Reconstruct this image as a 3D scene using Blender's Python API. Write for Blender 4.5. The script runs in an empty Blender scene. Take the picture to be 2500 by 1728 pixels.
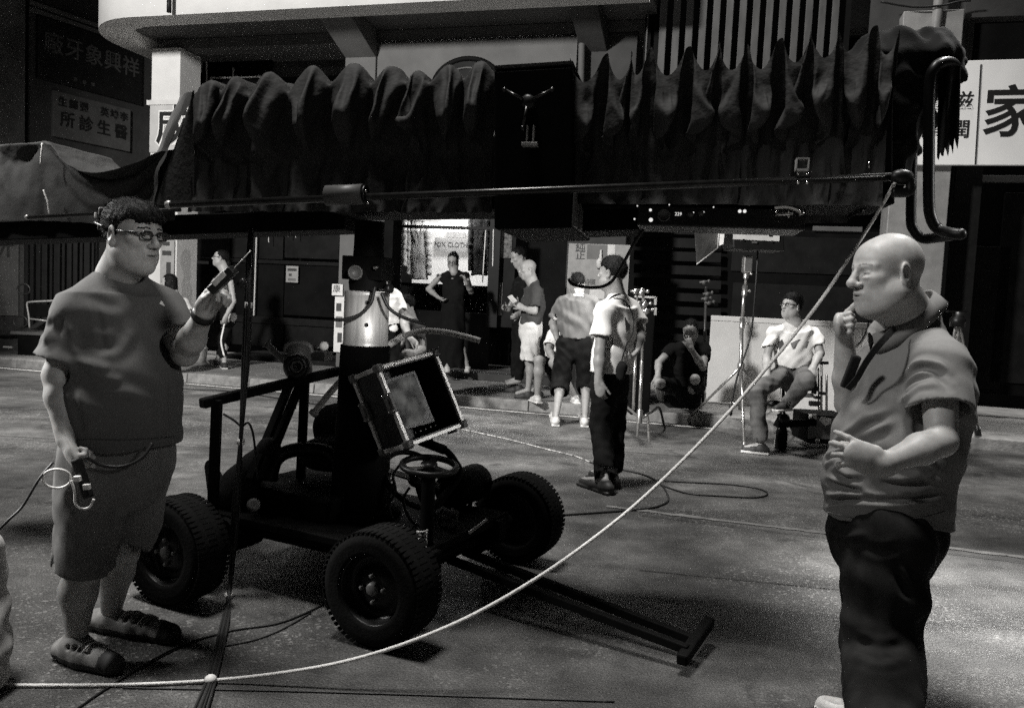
import bpy, bmesh, math, random
import numpy as np
from mathutils import Vector, Matrix
random.seed(7); np.random.seed(7)
scene = bpy.context.scene
R = math.radians

# ------------------------------------------------------------------ camera
FPX, W0, H0 = 2000.0, 2500.0, 1728.0          # focal length in photo pixels, photo size
CAM = Vector((0, 0, 1.40))
cam_d = bpy.data.cameras.new('camera'); cam = bpy.data.objects.new('camera', cam_d)
scene.collection.objects.link(cam)
cam_d.sensor_width = 36.0; cam_d.lens = 36.0 * FPX / W0
cam_d.clip_start = 0.05; cam_d.clip_end = 400
CROT = Matrix.Rotation(R(90 - 3.98), 3, 'X') @ Matrix.Rotation(R(2.7), 3, 'Z')
cam.matrix_world = Matrix.Translation(CAM) @ CROT.to_4x4()
scene.camera = cam

# ------------------------------------------------------------------ night sky, key light, exposure
world = bpy.data.worlds.new('World'); scene.world = world; world.use_nodes = True
_n = world.node_tree.nodes; _l = world.node_tree.links
_sky = _n.new('ShaderNodeTexSky'); _sky.sky_type = 'NISHITA'; _sky.sun_disc = False
_sky.sun_elevation = R(56); _sky.sun_rotation = R(-75)
_bw = _n.new('ShaderNodeRGBToBW'); _l.new(_sky.outputs[0], _bw.inputs[0])
_l.new(_bw.outputs[0], _n['Background'].inputs[0]); _n['Background'].inputs[1].default_value = 0.002

SUN_TO = Vector((-0.16, 0.02, 1.0)).normalized()      # towards the big set light high on the left
sun_d = bpy.data.lights.new('key_light', 'SUN'); sun = bpy.data.objects.new('key_light', sun_d)
sun_d.energy = 3.9; sun_d.angle = R(11); sun_d.color = (1, .985, .96)
sun.rotation_euler = SUN_TO.to_track_quat('Z', 'Y').to_euler()
sun.location = (-6, 5, 10); scene.collection.objects.link(sun)

def spot(name, loc, target, power, cone, size=.25, blend=.6):
    d = bpy.data.lights.new(name, 'SPOT'); o = bpy.data.objects.new(name, d)
    d.energy = power; d.spot_size = R(cone); d.spot_blend = blend; d.shadow_soft_size = size; d.color = (1, .99, .97)
    o.location = loc; o.rotation_euler = (Vector(loc) - Vector(target)).to_track_quat('Z', 'Y').to_euler()
    scene.collection.objects.link(o); return o
spot('set_light_facade', (-5.8, 1.6, 5.6), (-1.5, 11.0, 2.6), 6300, 74, .4, .4)
spot('set_light_left', (-3.8, 0.9, 4.4), (1.30, 2.80, 1.45), 900, 12, .3, .6)
spot('set_light_rim', (-5.6, 3.7, 3.6), (-1.75, 2.85, 1.15), 2600, 17, .4, .7)
spot('set_light_right', (3.6, 4.9, 5.6), (1.45, 2.90, 1.50), 800, 14, .25, .7)
spot('set_light_pool', (4.4, 5.6, 5.2), (2.45, 3.95, 0), 3600, 22, .3, .8)
spot('fill_light_front', (3.2, -1.2, 3.6), (-1.30, 3.0, 1.45), 520, 12, .5, .8)  # added fill for the man on the left, from an unseen lamp
spot('fill_light_dolly', (5.6, 3.0, 3.4), (-.40, 3.55, 1.05), 650, 8.5, .25, .8)  # unseen narrow spot added to brighten the monitor case
spot('fill_light_post', (1.3, -0.9, 2.5), (-.68, 3.8, 1.31), 1500, 5.0, .15, .7)  # unseen tiny spot added to put a highlight on the steel cylinder

scene.view_settings.view_transform = 'Standard'; scene.view_settings.look = 'None'
scene.view_settings.exposure = 0.0; scene.view_settings.gamma = 1.0
scene.view_settings.use_curve_mapping = False
scene.cycles.use_denoising = False
scene.cycles.max_bounces = 5; scene.cycles.diffuse_bounces = 2; scene.cycles.sample_clamp_indirect = 4

# ------------------------------------------------------------------ places read off the photograph, as points of the room
def ray(u, v):
    return CROT @ Vector(((u - W0 / 2) / FPX, -(v - H0 / 2) / FPX, -1.0))
def P(u, v, y):                     # point seen at photo pixel (u,v) that lies y metres in front
    r = ray(u, v); return CAM + r * (y / r.y)
def G(u, v, z=0.0):                 # ... that lies at height z
    r = ray(u, v); return CAM + r * ((z - CAM.z) / r.z)
class Front:                        # an upright plane: s runs along it to the right, o goes away from the camera
    def __init__(f, p, t):
        f.p = Vector((p[0], p[1], 0)); f.t = Vector((t[0], t[1], 0)).normalized(); f.n = Vector((-f.t.y, f.t.x, 0))
    def pt(f, s, o, z): return f.p + f.t * s + f.n * o + Vector((0, 0, z))
    def q(f, u, v, o):              # photo pixel -> (s, z) on the plane o metres behind
        r = ray(u, v); k = (f.p - CAM).dot(f.n) + o; a = CAM + r * (k / r.dot(f.n)); return (a - f.p).dot(f.t), a.z
    def at(f, u, v, o): s, z = f.q(u, v, o); return f.pt(s, o, z)
STREET = Front(G(1291, 978, .13), (math.cos(R(15.2)), -math.sin(R(15.2))))
SIDE = Front(P(93, 500, 14.0), (.46, .89))                 # the wall of the building on the left
BOOM = Front((-.7, 3.9), Vector(P(2190, 425, 3.5) - P(410, 497, 4.15)))
S, Q, QP, TV, NV = STREET.pt, STREET.q, STREET.at, STREET.t, STREET.n
UP = Vector((0, 0, 1))
# ------------------------------------------------------------------ materials
def srgb(v): return ((v + .055) / 1.055) ** 2.4 if v > .04 else v / 12.92
MATS = {}
def mat(name, g, rough=.6, metal=0.0, var=.25, scale=8.0, bump=.0, bscale=60.0, spec=.4, coat=0.0, stretch=None, emit=0.0, sub=0.0, sheen=0.0, alpha=1.0):
    if name in MATS: return MATS[name]
    m = bpy.data.materials.new(name); m.use_nodes = True; MATS[name] = m
    nt = m.node_tree; n = nt.nodes; l = nt.links; b = n['Principled BSDF']
    tint = lambda x: (min(1, x), min(1, x * .985), min(1, x * .96), 1)
    b.inputs['Roughness'].default_value = rough; b.inputs['Metallic'].default_value = metal
    b.inputs['Specular IOR Level'].default_value = spec
    b.inputs['Coat Weight'].default_value = coat
    b.inputs['Sheen Weight'].default_value = sheen * .12
    if alpha < 1: b.inputs['Alpha'].default_value = alpha
    if sub: b.inputs['Subsurface Weight'].default_value = sub; b.inputs['Subsurface Radius'].default_value = (.012, .006, .004)
    tc = n.new('ShaderNodeTexCoord'); mp = n.new('ShaderNodeMapping'); l.new(tc.outputs['Object'], mp.inputs[0])
    if stretch: mp.inputs['Scale'].default_value = stretch
    no = n.new('ShaderNodeTexNoise'); no.inputs['Scale'].default_value = scale; no.inputs['Detail'].default_value = 3; no.inputs['Roughness'].default_value = .6
    l.new(mp.outputs[0], no.inputs['Vector'])
    cr = n.new('ShaderNodeValToRGB'); l.new(no.outputs[0], cr.inputs[0])
    cr.color_ramp.elements[0].position = .3; cr.color_ramp.elements[1].position = .72
    cr.color_ramp.elements[0].color = tint(g * (1 - var)); cr.color_ramp.elements[1].color = tint(g * (1 + var))
    l.new(cr.outputs[0], b.inputs['Base Color'])
    if emit:
        l.new(cr.outputs[0], b.inputs['Emission Color']); b.inputs['Emission Strength'].default_value = emit
    if bump:
        n2 = n.new('ShaderNodeTexNoise'); n2.inputs['Scale'].default_value = bscale; n2.inputs['Detail'].default_value = 2
        l.new(mp.outputs[0], n2.inputs['Vector'])
        bp = n.new('ShaderNodeBump'); bp.inputs['Strength'].default_value = bump; bp.inputs['Distance'].default_value = .01
        l.new(n2.outputs[0], bp.inputs['Height']); l.new(bp.outputs[0], b.inputs['Normal'])
    return m
M = lambda n: MATS[n]

# ------------------------------------------------------------------ objects
ORG = {}
def tag(o, label=None, cat=None, group=None, kind=None):
    if label: o['label'] = label
    if cat: o['category'] = cat
    if group: o['group'] = group
    if kind: o['kind'] = kind
    return o
def thing(name, loc, label, cat, group=None):
    o = bpy.data.objects.new(name, None); o.empty_display_size = .1
    scene.collection.objects.link(o); o.location = loc; ORG[o.name] = Vector(loc)
    return tag(o, label, cat, group)
def link(name, me, m, parent=None, org=None):
    """mesh in world coordinates -> object whose origin is its parent's (or org)"""
    o = bpy.data.objects.new(name, me)
    og = ORG[parent.name] if parent else Vector(org or (0, 0, 0))
    if og.length > 0: me.transform(Matrix.Translation(-og))
    for mm in (m if isinstance(m, (list, tuple)) else [m]): me.materials.append(mm)
    scene.collection.objects.link(o); ORG[o.name] = og
    if parent: o.parent = parent
    else: o.location = og
    return o
def copy_tree(o, delta, label=None, parent=None, rot=None):
    c = o.copy(); scene.collection.objects.link(c)
    if parent: c.parent = parent
    else:
        c.location = o.location + Vector(delta); ORG[c.name] = c.location.copy()
        if rot is not None: c.rotation_euler.z += rot
        if label: c['label'] = label
    for ch in o.children: copy_tree(ch, delta, parent=c)
    return c

class MB:
    def __init__(s): s.v = []; s.f = []; s.sm = []
    def add(s, vs, fs, smooth=False):
        b = len(s.v); s.v += [tuple(x) for x in vs]; s.f += [tuple(b + i for i in f) for f in fs]; s.sm += [smooth] * len(fs); return s
    def hexa(s, p):        # 8 corners: bottom loop, top loop
        return s.add(p, [(3, 2, 1, 0), (4, 5, 6, 7), (0, 1, 5, 4), (1, 2, 6, 5), (2, 3, 7, 6), (3, 0, 4, 7)])
    def box(s, c, ax, ay, az):   # centre and three half-axis vectors
        c = Vector(c); ax, ay, az = Vector(ax), Vector(ay), Vector(az)
        q = [(-1, -1), (1, -1), (1, 1), (-1, 1)]
        return s.hexa([c + ax * i + ay * j - az for i, j in q] + [c + ax * i + ay * j + az for i, j in q])
    def bar(s, a, b, w, h, up=(0, 0, 1)):
        a, b = Vector(a), Vector(b); d = (b - a).normalized(); x = d.cross(Vector(up))
        if x.length < 1e-4: x = d.cross(Vector((1, 0, 0)))
        x.normalize(); y = x.cross(d)
        return s.box((a + b) / 2, (b - a) / 2, x * w / 2, y * h / 2)
    def rect(s, s0, s1, z0, z1, o0, o1):   # block on the street front
        return s.hexa([S(s0, o0, z0), S(s1, o0, z0), S(s1, o1, z0), S(s0, o1, z0), S(s0, o0, z1), S(s1, o0, z1), S(s1, o1, z1), S(s0, o1, z1)])
    def tube(s, pts, r, n=10, caps=True):
        pts = [Vector(p) for p in pts]; rs = r if isinstance(r, (list, tuple)) else [r] * len(pts)
        m = len(pts); up = None; V = []
        for i, p in enumerate(pts):
            d = (pts[min(i + 1, m - 1)] - pts[max(i - 1, 0)]).normalized()
            if up is None:
                up = Vector((0, 0, 1)) if abs(d.z) < .9 else Vector((1, 0, 0))
            x = d.cross(up).normalized(); up = x.cross(d).normalized()
            V += [p + (x * math.cos(2 * math.pi * k / n) + up * math.sin(2 * math.pi * k / n)) * rs[i] for k in range(n)]
        F = [(i * n + k, i * n + (k + 1) % n, (i + 1) * n + (k + 1) % n, (i + 1) * n + k) for i in range(m - 1) for k in range(n)]
        s.add(V, F, True)
        if caps:
            b = len(s.v) - m * n
            s.f += [tuple(b + k for k in range(n))[::-1], tuple(b + (m - 1) * n + k for k in range(n))]; s.sm += [False, False]
        return s
    def lathe(s, c, axis, prof, n=32, ref=None, closed=False):   # prof: (along axis, radius)
        c = Vector(c); a = Vector(axis).normalized(); x = a.cross(Vector(ref or ((0, 0, 1) if abs(a.z) < .9 else (1, 0, 0)))).normalized(); y = a.cross(x)
        m = len(prof)
        V = [c + a * h + (x * math.cos(2 * math.pi * k / n) + y * math.sin(2 * math.pi * k / n)) * r for h, r in prof for k in range(n)]
        F = [(i * n + k, i * n + (k + 1) % n, (i + 1) * n + (k + 1) % n, (i + 1) * n + k) for i in range(m - 1) for k in range(n)]
        return s.add(V, F, True)
    def ball(s, c, r, n=12):
        rr = r if isinstance(r, (tuple, list)) else (r, r, r)
        m = n // 2; V = []; c = Vector(c)
        for i in range(m + 1):
            t = math.pi * i / m
            V += [c + Vector((rr[0] * math.sin(t) * math.cos(2 * math.pi * k / n), rr[1] * math.sin(t) * math.sin(2 * math.pi * k / n), rr[2] * math.cos(t))) for k in range(n)]
        return s.add(V, [(i * n + k, (i + 1) * n + k, (i + 1) * n + (k + 1) % n, i * n + (k + 1) % n) for i in range(m) for k in range(n)], True)
    def prism(s, loop, d):     # closed outline (points) pushed along d
        loop = [Vector(p) for p in loop]; d = Vector(d); n = len(loop)
        return s.add(loop + [p + d for p in loop], [tuple(range(n))[::-1], tuple(range(n, 2 * n))] + [(i, (i + 1) % n, n + (i + 1) % n, n + i) for i in range(n)])
    def build(s, name, m, parent=None, org=None, bevel=0.0):
        me = bpy.data.meshes.new(name); me.from_pydata(s.v, [], s.f); me.validate()
        for p, k in zip(me.polygons, s.sm): p.use_smooth = k
        bm = bmesh.new(); bm.from_mesh(me); bmesh.ops.remove_doubles(bm, verts=bm.verts, dist=1e-6); bmesh.ops.recalc_face_normals(bm, faces=bm.faces); bm.to_mesh(me); bm.free()
        o = link(name, me, m, parent, org)
        if bevel:
            b = o.modifiers.new('bevel', 'BEVEL'); b.width = bevel; b.segments = 2; b.limit_method = 'ANGLE'
        return o
def bez(pts, n=10):            # smooth curve through points (Catmull-Rom)
    pts = [Vector(p) for p in pts]; out = []
    for i in range(len(pts) - 1):
        p0, p1, p2, p3 = pts[max(i - 1, 0)], pts[i], pts[i + 1], pts[min(i + 2, len(pts) - 1)]
        for k in range(n):
            t = k / n
            out.append(.5 * ((2 * p1) + (p2 - p0) * t + (2 * p0 - 5 * p1 + 4 * p2 - p3) * t * t + (3 * p1 - p0 - 3 * p2 + p3) * t ** 3))
    return out + [pts[-1]]
def text(body, name, c, right, up, size, m, parent, depth=.004, bold=0.0, align='CENTER', org=None):
    cu = bpy.data.curves.new('t', 'FONT'); cu.body = body; cu.size = size; cu.align_x = align; cu.align_y = 'CENTER'
    cu.extrude = depth / 2; cu.offset = bold; cu.resolution_u = 3
    t = bpy.data.objects.new('t', cu); scene.collection.objects.link(t)
    me = bpy.data.meshes.new_from_object(t.evaluated_get(bpy.context.evaluated_depsgraph_get()))
    bpy.data.objects.remove(t); bpy.data.curves.remove(cu)
    r = Vector(right).normalized(); u = Vector(up).normalized(); w = r.cross(u)
    me.transform(Matrix.Translation(Vector(c)) @ Matrix((r, u, w)).transposed().to_4x4())
    me.materials.clear()
    return link(name, me, m, parent, org)

# ------------------------------------------------------------------ soft solids: signed distance on a grid, meshed by surface nets
def snets(D, lo, h):
    neg = D < 0
    a = neg.astype(np.int8)
    c = a[:-1, :-1, :-1] + a[1:, :-1, :-1] + a[:-1, 1:, :-1] + a[1:, 1:, :-1] + a[:-1, :-1, 1:] + a[1:, :-1, 1:] + a[:-1, 1:, 1:] + a[1:, 1:, 1:]
    mix = (c > 0) & (c < 8); I = np.argwhere(mix); idx = np.full(mix.shape, -1, np.int64); idx[mix] = np.arange(len(I))
    acc = np.zeros((len(I), 3)); cnt = np.zeros(len(I))
    cor = [np.array((i, j, k)) for i in (0, 1) for j in (0, 1) for k in (0, 1)]
    for p in cor:
        for q in cor:
            if (q - p).sum() == 1 and (q >= p).all():
                d1 = D[tuple((I + p).T)]; d2 = D[tuple((I + q).T)]; m = (d1 < 0) != (d2 < 0)
                t = (d1[m] / (d1[m] - d2[m]))[:, None]
                acc[m] += p + t * (q - p); cnt[m] += 1
    V = lo + h * (I + acc / cnt[:, None]); F = []
    for ax in range(3):
        b, c2 = (ax + 1) % 3, (ax + 2) % 3
        sl0 = [slice(None)] * 3; sl1 = [slice(None)] * 3; sl0[ax] = slice(0, -1); sl1[ax] = slice(1, None)
        n0 = neg[tuple(sl0)]; ch = n0 != neg[tuple(sl1)]
        E = np.argwhere(ch); E = E[(E[:, b] > 0) & (E[:, c2] > 0) & (E[:, b] < D.shape[b] - 1) & (E[:, c2] < D.shape[c2] - 1)]
        fl = n0[tuple(E.T)]
        def cell(db, dc):
            X = E.copy(); X[:, b] += db; X[:, c2] += dc; return idx[tuple(X.T)]
        q = np.stack([cell(-1, -1), cell(0, -1), cell(0, 0), cell(-1, 0)], 1)
        q[~fl] = q[~fl][:, ::-1]; F.append(q)
    return V, np.concatenate(F)
class Solid:
    def __init__(s): s.ops = []; s.lo = np.array([9e9] * 3); s.hi = -s.lo
    def _a(s, f, lo, hi, k, mode):
        lo, hi = np.array(lo, float), np.array(hi, float)
        if mode == 'u': s.lo = np.minimum(s.lo, lo); s.hi = np.maximum(s.hi, hi)
        s.ops.append((f, lo, hi, k, mode)); return s
    def cone(s, a, b, ra, rb, k=.02, mode='u', flat=None, ratio=1.0, cap=False, cap0=False):
        a, b = np.array(a, float), np.array(b, float); ab = b - a; L2 = max(ab @ ab, 1e-9); u = ab / math.sqrt(L2)
        w = None
        if flat is not None: w = np.array(flat, float); w = w / np.linalg.norm(w)
        def f(X, Y, Z):
            px, py, pz = X - a[0], Y - a[1], Z - a[2]
            al = (px * ab[0] + py * ab[1] + pz * ab[2]) / L2; t = np.clip(al, 0, 1)
            qx, qy, qz = px - t * ab[0], py - t * ab[1], pz - t * ab[2]
            q2 = qx * qx + qy * qy + qz * qz
            if w is not None: q2 = q2 + (qx * w[0] + qy * w[1] + qz * w[2]) ** 2 * (1 / ratio ** 2 - 1)
            d = (np.sqrt(np.maximum(q2, 0)) - (ra + (rb - ra) * t)) * min(1, ratio)
            if cap: d = np.maximum(d, (al - 1) * math.sqrt(L2))
            if cap0: d = np.maximum(d, -al * math.sqrt(L2))
            return d
        r = max(ra, rb) * max(1, ratio)
        return s._a(f, np.minimum(a, b) - r, np.maximum(a, b) + r, k, mode)
    def ell(s, c, r, Rm=None, k=.02, mode='u'):
        c = np.array(c, float); r = np.array(r, float); Rm = np.eye(3) if Rm is None else np.array(Rm)
        def f(X, Y, Z):
            px, py, pz = X - c[0], Y - c[1], Z - c[2]
            q = [(px * Rm[0, i] + py * Rm[1, i] + pz * Rm[2, i]) for i in range(3)]
            k0 = np.sqrt(sum((q[i] / r[i]) ** 2 for i in range(3))); k1 = np.sqrt(sum((q[i] / r[i] ** 2) ** 2 for i in range(3)))
            return k0 * (k0 - 1) / np.maximum(k1, 1e-6)
        R_ = np.abs(Rm) @ r
        return s._a(f, c - R_, c + R_, k, mode)
    def box(s, c, hlf, rad=.005, Rm=None, k=.005, mode='u'):
        c = np.array(c, float); hlf = np.array(hlf, float) - rad; Rm = np.eye(3) if Rm is None else np.array(Rm)
        def f(X, Y, Z):
            px, py, pz = X - c[0], Y - c[1], Z - c[2]
            q = [np.abs(px * Rm[0, i] + py * Rm[1, i] + pz * Rm[2, i]) - hlf[i] for i in range(3)]
            return np.sqrt(sum(np.maximum(x, 0) ** 2 for x in q)) + np.minimum(np.maximum(np.maximum(q[0], q[1]), q[2]), 0) - rad
        R_ = np.abs(Rm) @ (hlf + rad)
        return s._a(f, c - R_, c + R_, k, mode)
    def cut(s, p, n):
        p = np.array(p, float); n = np.array(n, float); n = n / np.linalg.norm(n)
        return s._a(lambda X, Y, Z: (X - p[0]) * n[0] + (Y - p[1]) * n[1] + (Z - p[2]) * n[2], [-9e3] * 3, [9e3] * 3, 0, 'i')
    def ripple(s, amp, freq, seed=0, dirv=None, sharp=1.0):
        rs = np.random.RandomState(seed)
        W = rs.normal(size=(5, 3)); W /= np.linalg.norm(W, axis=1)[:, None]
        if dirv is not None: W = W * .45 + np.array(dirv) / np.linalg.norm(dirv); W /= np.linalg.norm(W, axis=1)[:, None]
        fr = freq * (1 + .8 * rs.rand(5)); ph = rs.rand(5) * 6.28
        def f(X, Y, Z):
            wob = .6 * np.sin(X * 9 + 3 * np.sin(Z * 7 + seed)) + .6 * np.sin(Y * 8 + Z * 6 + seed)
            o = 0
            for i in range(5): o = o + np.sin((X * W[i, 0] + Y * W[i, 1] + Z * W[i, 2]) * fr[i] + ph[i] + wob * 1.7)
            o = o / 2.5
            return amp * np.sign(o) * np.abs(o) ** sharp
        return s._a(f, [-9e3] * 3, [9e3] * 3, 0, 'add')
    def mesh(s, h, pad=.02):
        lo = s.lo - pad; n = np.ceil((s.hi + pad - lo) / h).astype(int) + 1
        D = np.full(n, .3, np.float32); ax = [(lo[i] + h * np.arange(n[i])).astype(np.float32) for i in range(3)]
        for f, l, u, k, mode in s.ops:
            mg = k * 1.2 + 3 * h
            i0 = np.clip(np.floor((l - mg - lo) / h), 0, n - 1).astype(int); i1 = np.clip(np.ceil((u + mg - lo) / h) + 1, 1, n).astype(int)
            if (i1 <= i0).any(): continue
            sl = tuple(slice(i0[i], i1[i]) for i in range(3))
            X = ax[0][sl[0]][:, None, None]; Y = ax[1][sl[1]][None, :, None]; Z = ax[2][sl[2]][None, None, :]
            A = D[sl]; d = f(X, Y, Z).astype(np.float32)
            if mode == 'u':
                if k > 0:
                    t = np.clip(.5 + .5 * (A - d) / k, 0, 1); D[sl] = A * (1 - t) + d * t - k * t * (1 - t)
                else: D[sl] = np.minimum(A, d)
            elif mode == 's':
                if k > 0:
                    t = np.clip(.5 - .5 * (A + d) / k, 0, 1); D[sl] = A * (1 - t) - d * t + k * t * (1 - t)
                else: D[sl] = np.maximum(A, -d)
            elif mode == 'i': D[sl] = np.maximum(A, d)
            elif mode == 'add': D[sl] = A + d
        return snets(D, lo, h)
def solids(name, parts, m, parent=None, org=None, paint=None):
    """parts: list of (V,F) joined into one mesh; paint: list of (material index, test on face centres)"""
    Vs, Fs, b = [], [], 0
    for V, F in parts:
        Vs.append(V); Fs.append(F + b); b += len(V)
    V = np.concatenate(Vs); F = np.concatenate(Fs)
    F = F[(F >= 0).all(1)]
    me = bpy.data.meshes.new(name); me.vertices.add(len(V)); me.vertices.foreach_set('co', V.astype(np.float32).ravel())
    me.loops.add(F.size); me.loops.foreach_set('vertex_index', F.ravel().astype(np.int32))
    me.polygons.add(len(F)); me.polygons.foreach_set('loop_start', (np.arange(len(F)) * 4).astype(np.int32))
    me.polygons.foreach_set('use_smooth', np.ones(len(F), bool))
    if paint:
        C = V[F].mean(1); mi = np.zeros(len(F), np.int32)
        for i, test in paint: mi[test(C)] = i
        me.polygons.foreach_set('material_index', mi)
    me.update(calc_edges=True); me.validate()
    if paint: me.polygons.foreach_set('material_index', mi)
    return link(name, me, m, parent, org)
# ================================================================== the setting
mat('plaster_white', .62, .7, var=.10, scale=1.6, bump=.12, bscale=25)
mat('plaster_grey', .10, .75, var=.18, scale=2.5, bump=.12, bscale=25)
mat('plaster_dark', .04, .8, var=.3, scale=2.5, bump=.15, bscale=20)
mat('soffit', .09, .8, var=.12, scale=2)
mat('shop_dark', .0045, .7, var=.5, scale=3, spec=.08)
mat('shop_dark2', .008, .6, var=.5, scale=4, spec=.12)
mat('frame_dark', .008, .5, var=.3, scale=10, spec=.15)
mat('frame_light', .55, .35, var=.1, scale=10)
mat('sign_white', .62, .5, var=.05, scale=2, emit=.22)
mat('sign_pale', .42, .6, var=.12, scale=3)
mat('sign_dark', .010, .5, var=.3, scale=5)
mat('sign_old', .075, .8, var=.25, scale=4)
mat('sign_aged', .15, .7, var=.2, scale=4)
mat('ink', .012, .5, var=.1)
mat('ink_grey', .05, .5, var=.1)
mat('carved_letter', .07, .6, var=.2, scale=12)
mat('outline_white', .7, .5, var=.05)
mat('glow_wall', .70, .6, var=.08, scale=3, emit=.45)
mat('paper', .30, .7, var=.12, scale=14)
mat('paper_bright', .62, .7, var=.1, scale=20)
mat('kerb', .22, .8, var=.35, scale=9, bump=.5, bscale=40)
mat('paving', .20, .75, var=.3, scale=3.5, bump=.3, bscale=30)
mat('tile_wall', .24, .5, var=.2, scale=6, bump=.1)
mat('slat', .06, .6, var=.35, scale=3, stretch=(3, 3, 1))
mat('hoarding', .66, .65, var=.08, scale=3, bump=.05)
mat('gutter_paint', .6, .7, var=.35, scale=12)
glass = bpy.data.materials.new('window_glass'); glass.use_nodes = True; MATS['glass'] = glass
_b = glass.node_tree.nodes['Principled BSDF']; _b.inputs['Base Color'].default_value = (.9, .9, .9, 1); _b.inputs['Roughness'].default_value = .03
_b.inputs['Transmission Weight'].default_value = 1.0; _b.inputs['IOR'].default_value = 1.05; _b.inputs['Specular IOR Level'].default_value = .5

# ---- road: one sheet, worn concrete and asphalt with streaks along the street
def road_material():
    m = bpy.data.materials.new('road'); m.use_nodes = True; nt = m.node_tree; n = nt.nodes; l = nt.links; b = n['Principled BSDF']
    tc = n.new('ShaderNodeTexCoord')
    def noise(scale, vec, detail=6, rough=.6, dist=0):
        x = n.new('ShaderNodeTexNoise'); x.inputs['Scale'].default_value = scale; x.inputs['Detail'].default_value = detail
        x.inputs['Roughness'].default_value = rough; x.inputs['Distortion'].default_value = dist; l.new(vec, x.inputs['Vector']); return x.outputs[0]
    def mapping(rot, sc):
        x = n.new('ShaderNodeMapping'); x.inputs['Rotation'].default_value = (0, 0, rot); x.inputs['Scale'].default_value = sc; l.new(tc.outputs['Object'], x.inputs[0]); return x.outputs[0]
    def ramp(v, p0, c0, p1, c1):
        x = n.new('ShaderNodeMapRange'); x.inputs[1].default_value = p0; x.inputs[2].default_value = p1; x.inputs[3].default_value = c0; x.inputs[4].default_value = c1; l.new(v, x.inputs[0]); return x.outputs[0]
    def op(kind, a, b_):
        x = n.new('ShaderNodeMath'); x.operation = kind
        for i, q in enumerate((a, b_)):
            if isinstance(q, (int, float)): x.inputs[i].default_value = q
            else: l.new(q, x.inputs[i])
        return x.outputs[0]
    flat = mapping(0, (1, 1, 1)); along = mapping(R(15.2), (.22, 1.6, 1))
    streak = ramp(noise(1.1, along, 5, .55, .6), .34, .62, .68, 1.42)
    patch = ramp(noise(.7, flat, 4, .6), .38, .5, .64, 1.6)
    mid = ramp(noise(3.2, flat, 8, .72), .32, .5, .7, 1.55)
    vo = n.new('ShaderNodeTexVoronoi'); vo.inputs['Scale'].default_value = 95; l.new(flat, vo.inputs['Vector'])
    wn = n.new('ShaderNodeTexWhiteNoise'); l.new(vo.outputs['Color'], wn.inputs['Vector'])
    stone = ramp(wn.outputs['Value'], .86, 0, .99, 1.0)                     # a few pale chips in the aggregate
    wear = ramp(noise(.8, flat, 3), .45, 0, .6, 1)
    fine = ramp(noise(150, flat, 2), .3, .35, .7, 1.65)
    col = op('MULTIPLY', op('MULTIPLY', streak, patch), op('MULTIPLY', mid, fine))
    stain = ramp(noise(1.7, flat, 4, .65, 1.2), .60, 1.0, .68, .45)
    col = op('MULTIPLY', op('MULTIPLY', col, stain), .070)
    col = op('ADD', col, op('MULTIPLY', op('MULTIPLY', stone, wear), .16))
    cb = n.new('ShaderNodeCombineColor'); l.new(col, cb.inputs[0]); l.new(op('MULTIPLY', col, .985), cb.inputs[1]); l.new(op('MULTIPLY', col, .96), cb.inputs[2])
    l.new(cb.outputs[0], b.inputs['Base Color'])
    l.new(ramp(noise(2.2, along, 4), .3, .34, .7, .62), b.inputs['Roughness']); b.inputs['Specular IOR Level'].default_value = .45
    bp = n.new('ShaderNodeBump'); bp.inputs['Strength'].default_value = .55; bp.inputs['Distance'].default_value = .006
    l.new(op('ADD', noise(140, flat, 3), op('MULTIPLY', vo.outputs['Distance'], .8)), bp.inputs['Height']); l.new(bp.outputs[0], b.inputs['Normal'])
    return m
MATS['road'] = road_material()
me = MB(); me.add([(-60, -30, 0), (60, -30, 0), (60, 60, 0), (-60, 60, 0)], [(0, 1, 2, 3)])
ground = tag(me.build('road', M('road')), kind='structure')
# concrete joints: a narrow raised mortar strip with a crack beside it
mat('joint_mortar', .13, .8, var=.4, scale=14, bump=.3)
mat('joint_crack', .012, .9, var=.3)
def strip(name, pts, w, m, z=.004, jit=.012):
    v = []; rnd = random.Random(len(pts) + int(w * 1e4))
    for i, p in enumerate(pts):
        d = (pts[min(i + 1, len(pts) - 1)] - pts[max(i - 1, 0)]).normalized(); x = Vector((-d.y, d.x, 0))
        v += [Vector((p.x, p.y, z)) + x * (w / 2 + rnd.uniform(-jit, jit)), Vector((p.x, p.y, z)) - x * (w / 2 + rnd.uniform(-jit, jit))]
    mb = MB(); mb.add(v, [(2 * i, 2 * i + 1, 2 * i + 3, 2 * i + 2) for i in range(len(pts) - 1)])
    o = mb.build(name, m, ground); return o
def gline(a, b, n=40):
    A, B = G(*a), G(*b); return [A.lerp(B, i / n) for i in range(n + 1)]
strip('mortar_joint', gline((1480, 1236), (2700, 1385)), .055, M('joint_mortar'))
strip('joint_crack', gline((1560, 1258), (2700, 1400)), .008, M('joint_crack'), .008, .002)
strip('joint_crack', gline((1560, 1392), (2050, 1440)), .008, M('joint_crack'), .004, .002)
strip('joint_crack', gline((1240, 1080), (1700, 1117)), .008, M('joint_crack'), .004, .002)
strip('joint_crack', gline((-40, 1062), (700, 1104)), .008, M('joint_crack'), .004, .002)
strip('joint_crack', gline((420, 948), (1240, 1018)), .01, M('joint_crack'), .004, .002)
strip('gutter_line', [S(-9 + .25 * i, -.17, 0) for i in range(46)], .07, M('gutter_paint'), .004, .012)

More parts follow.
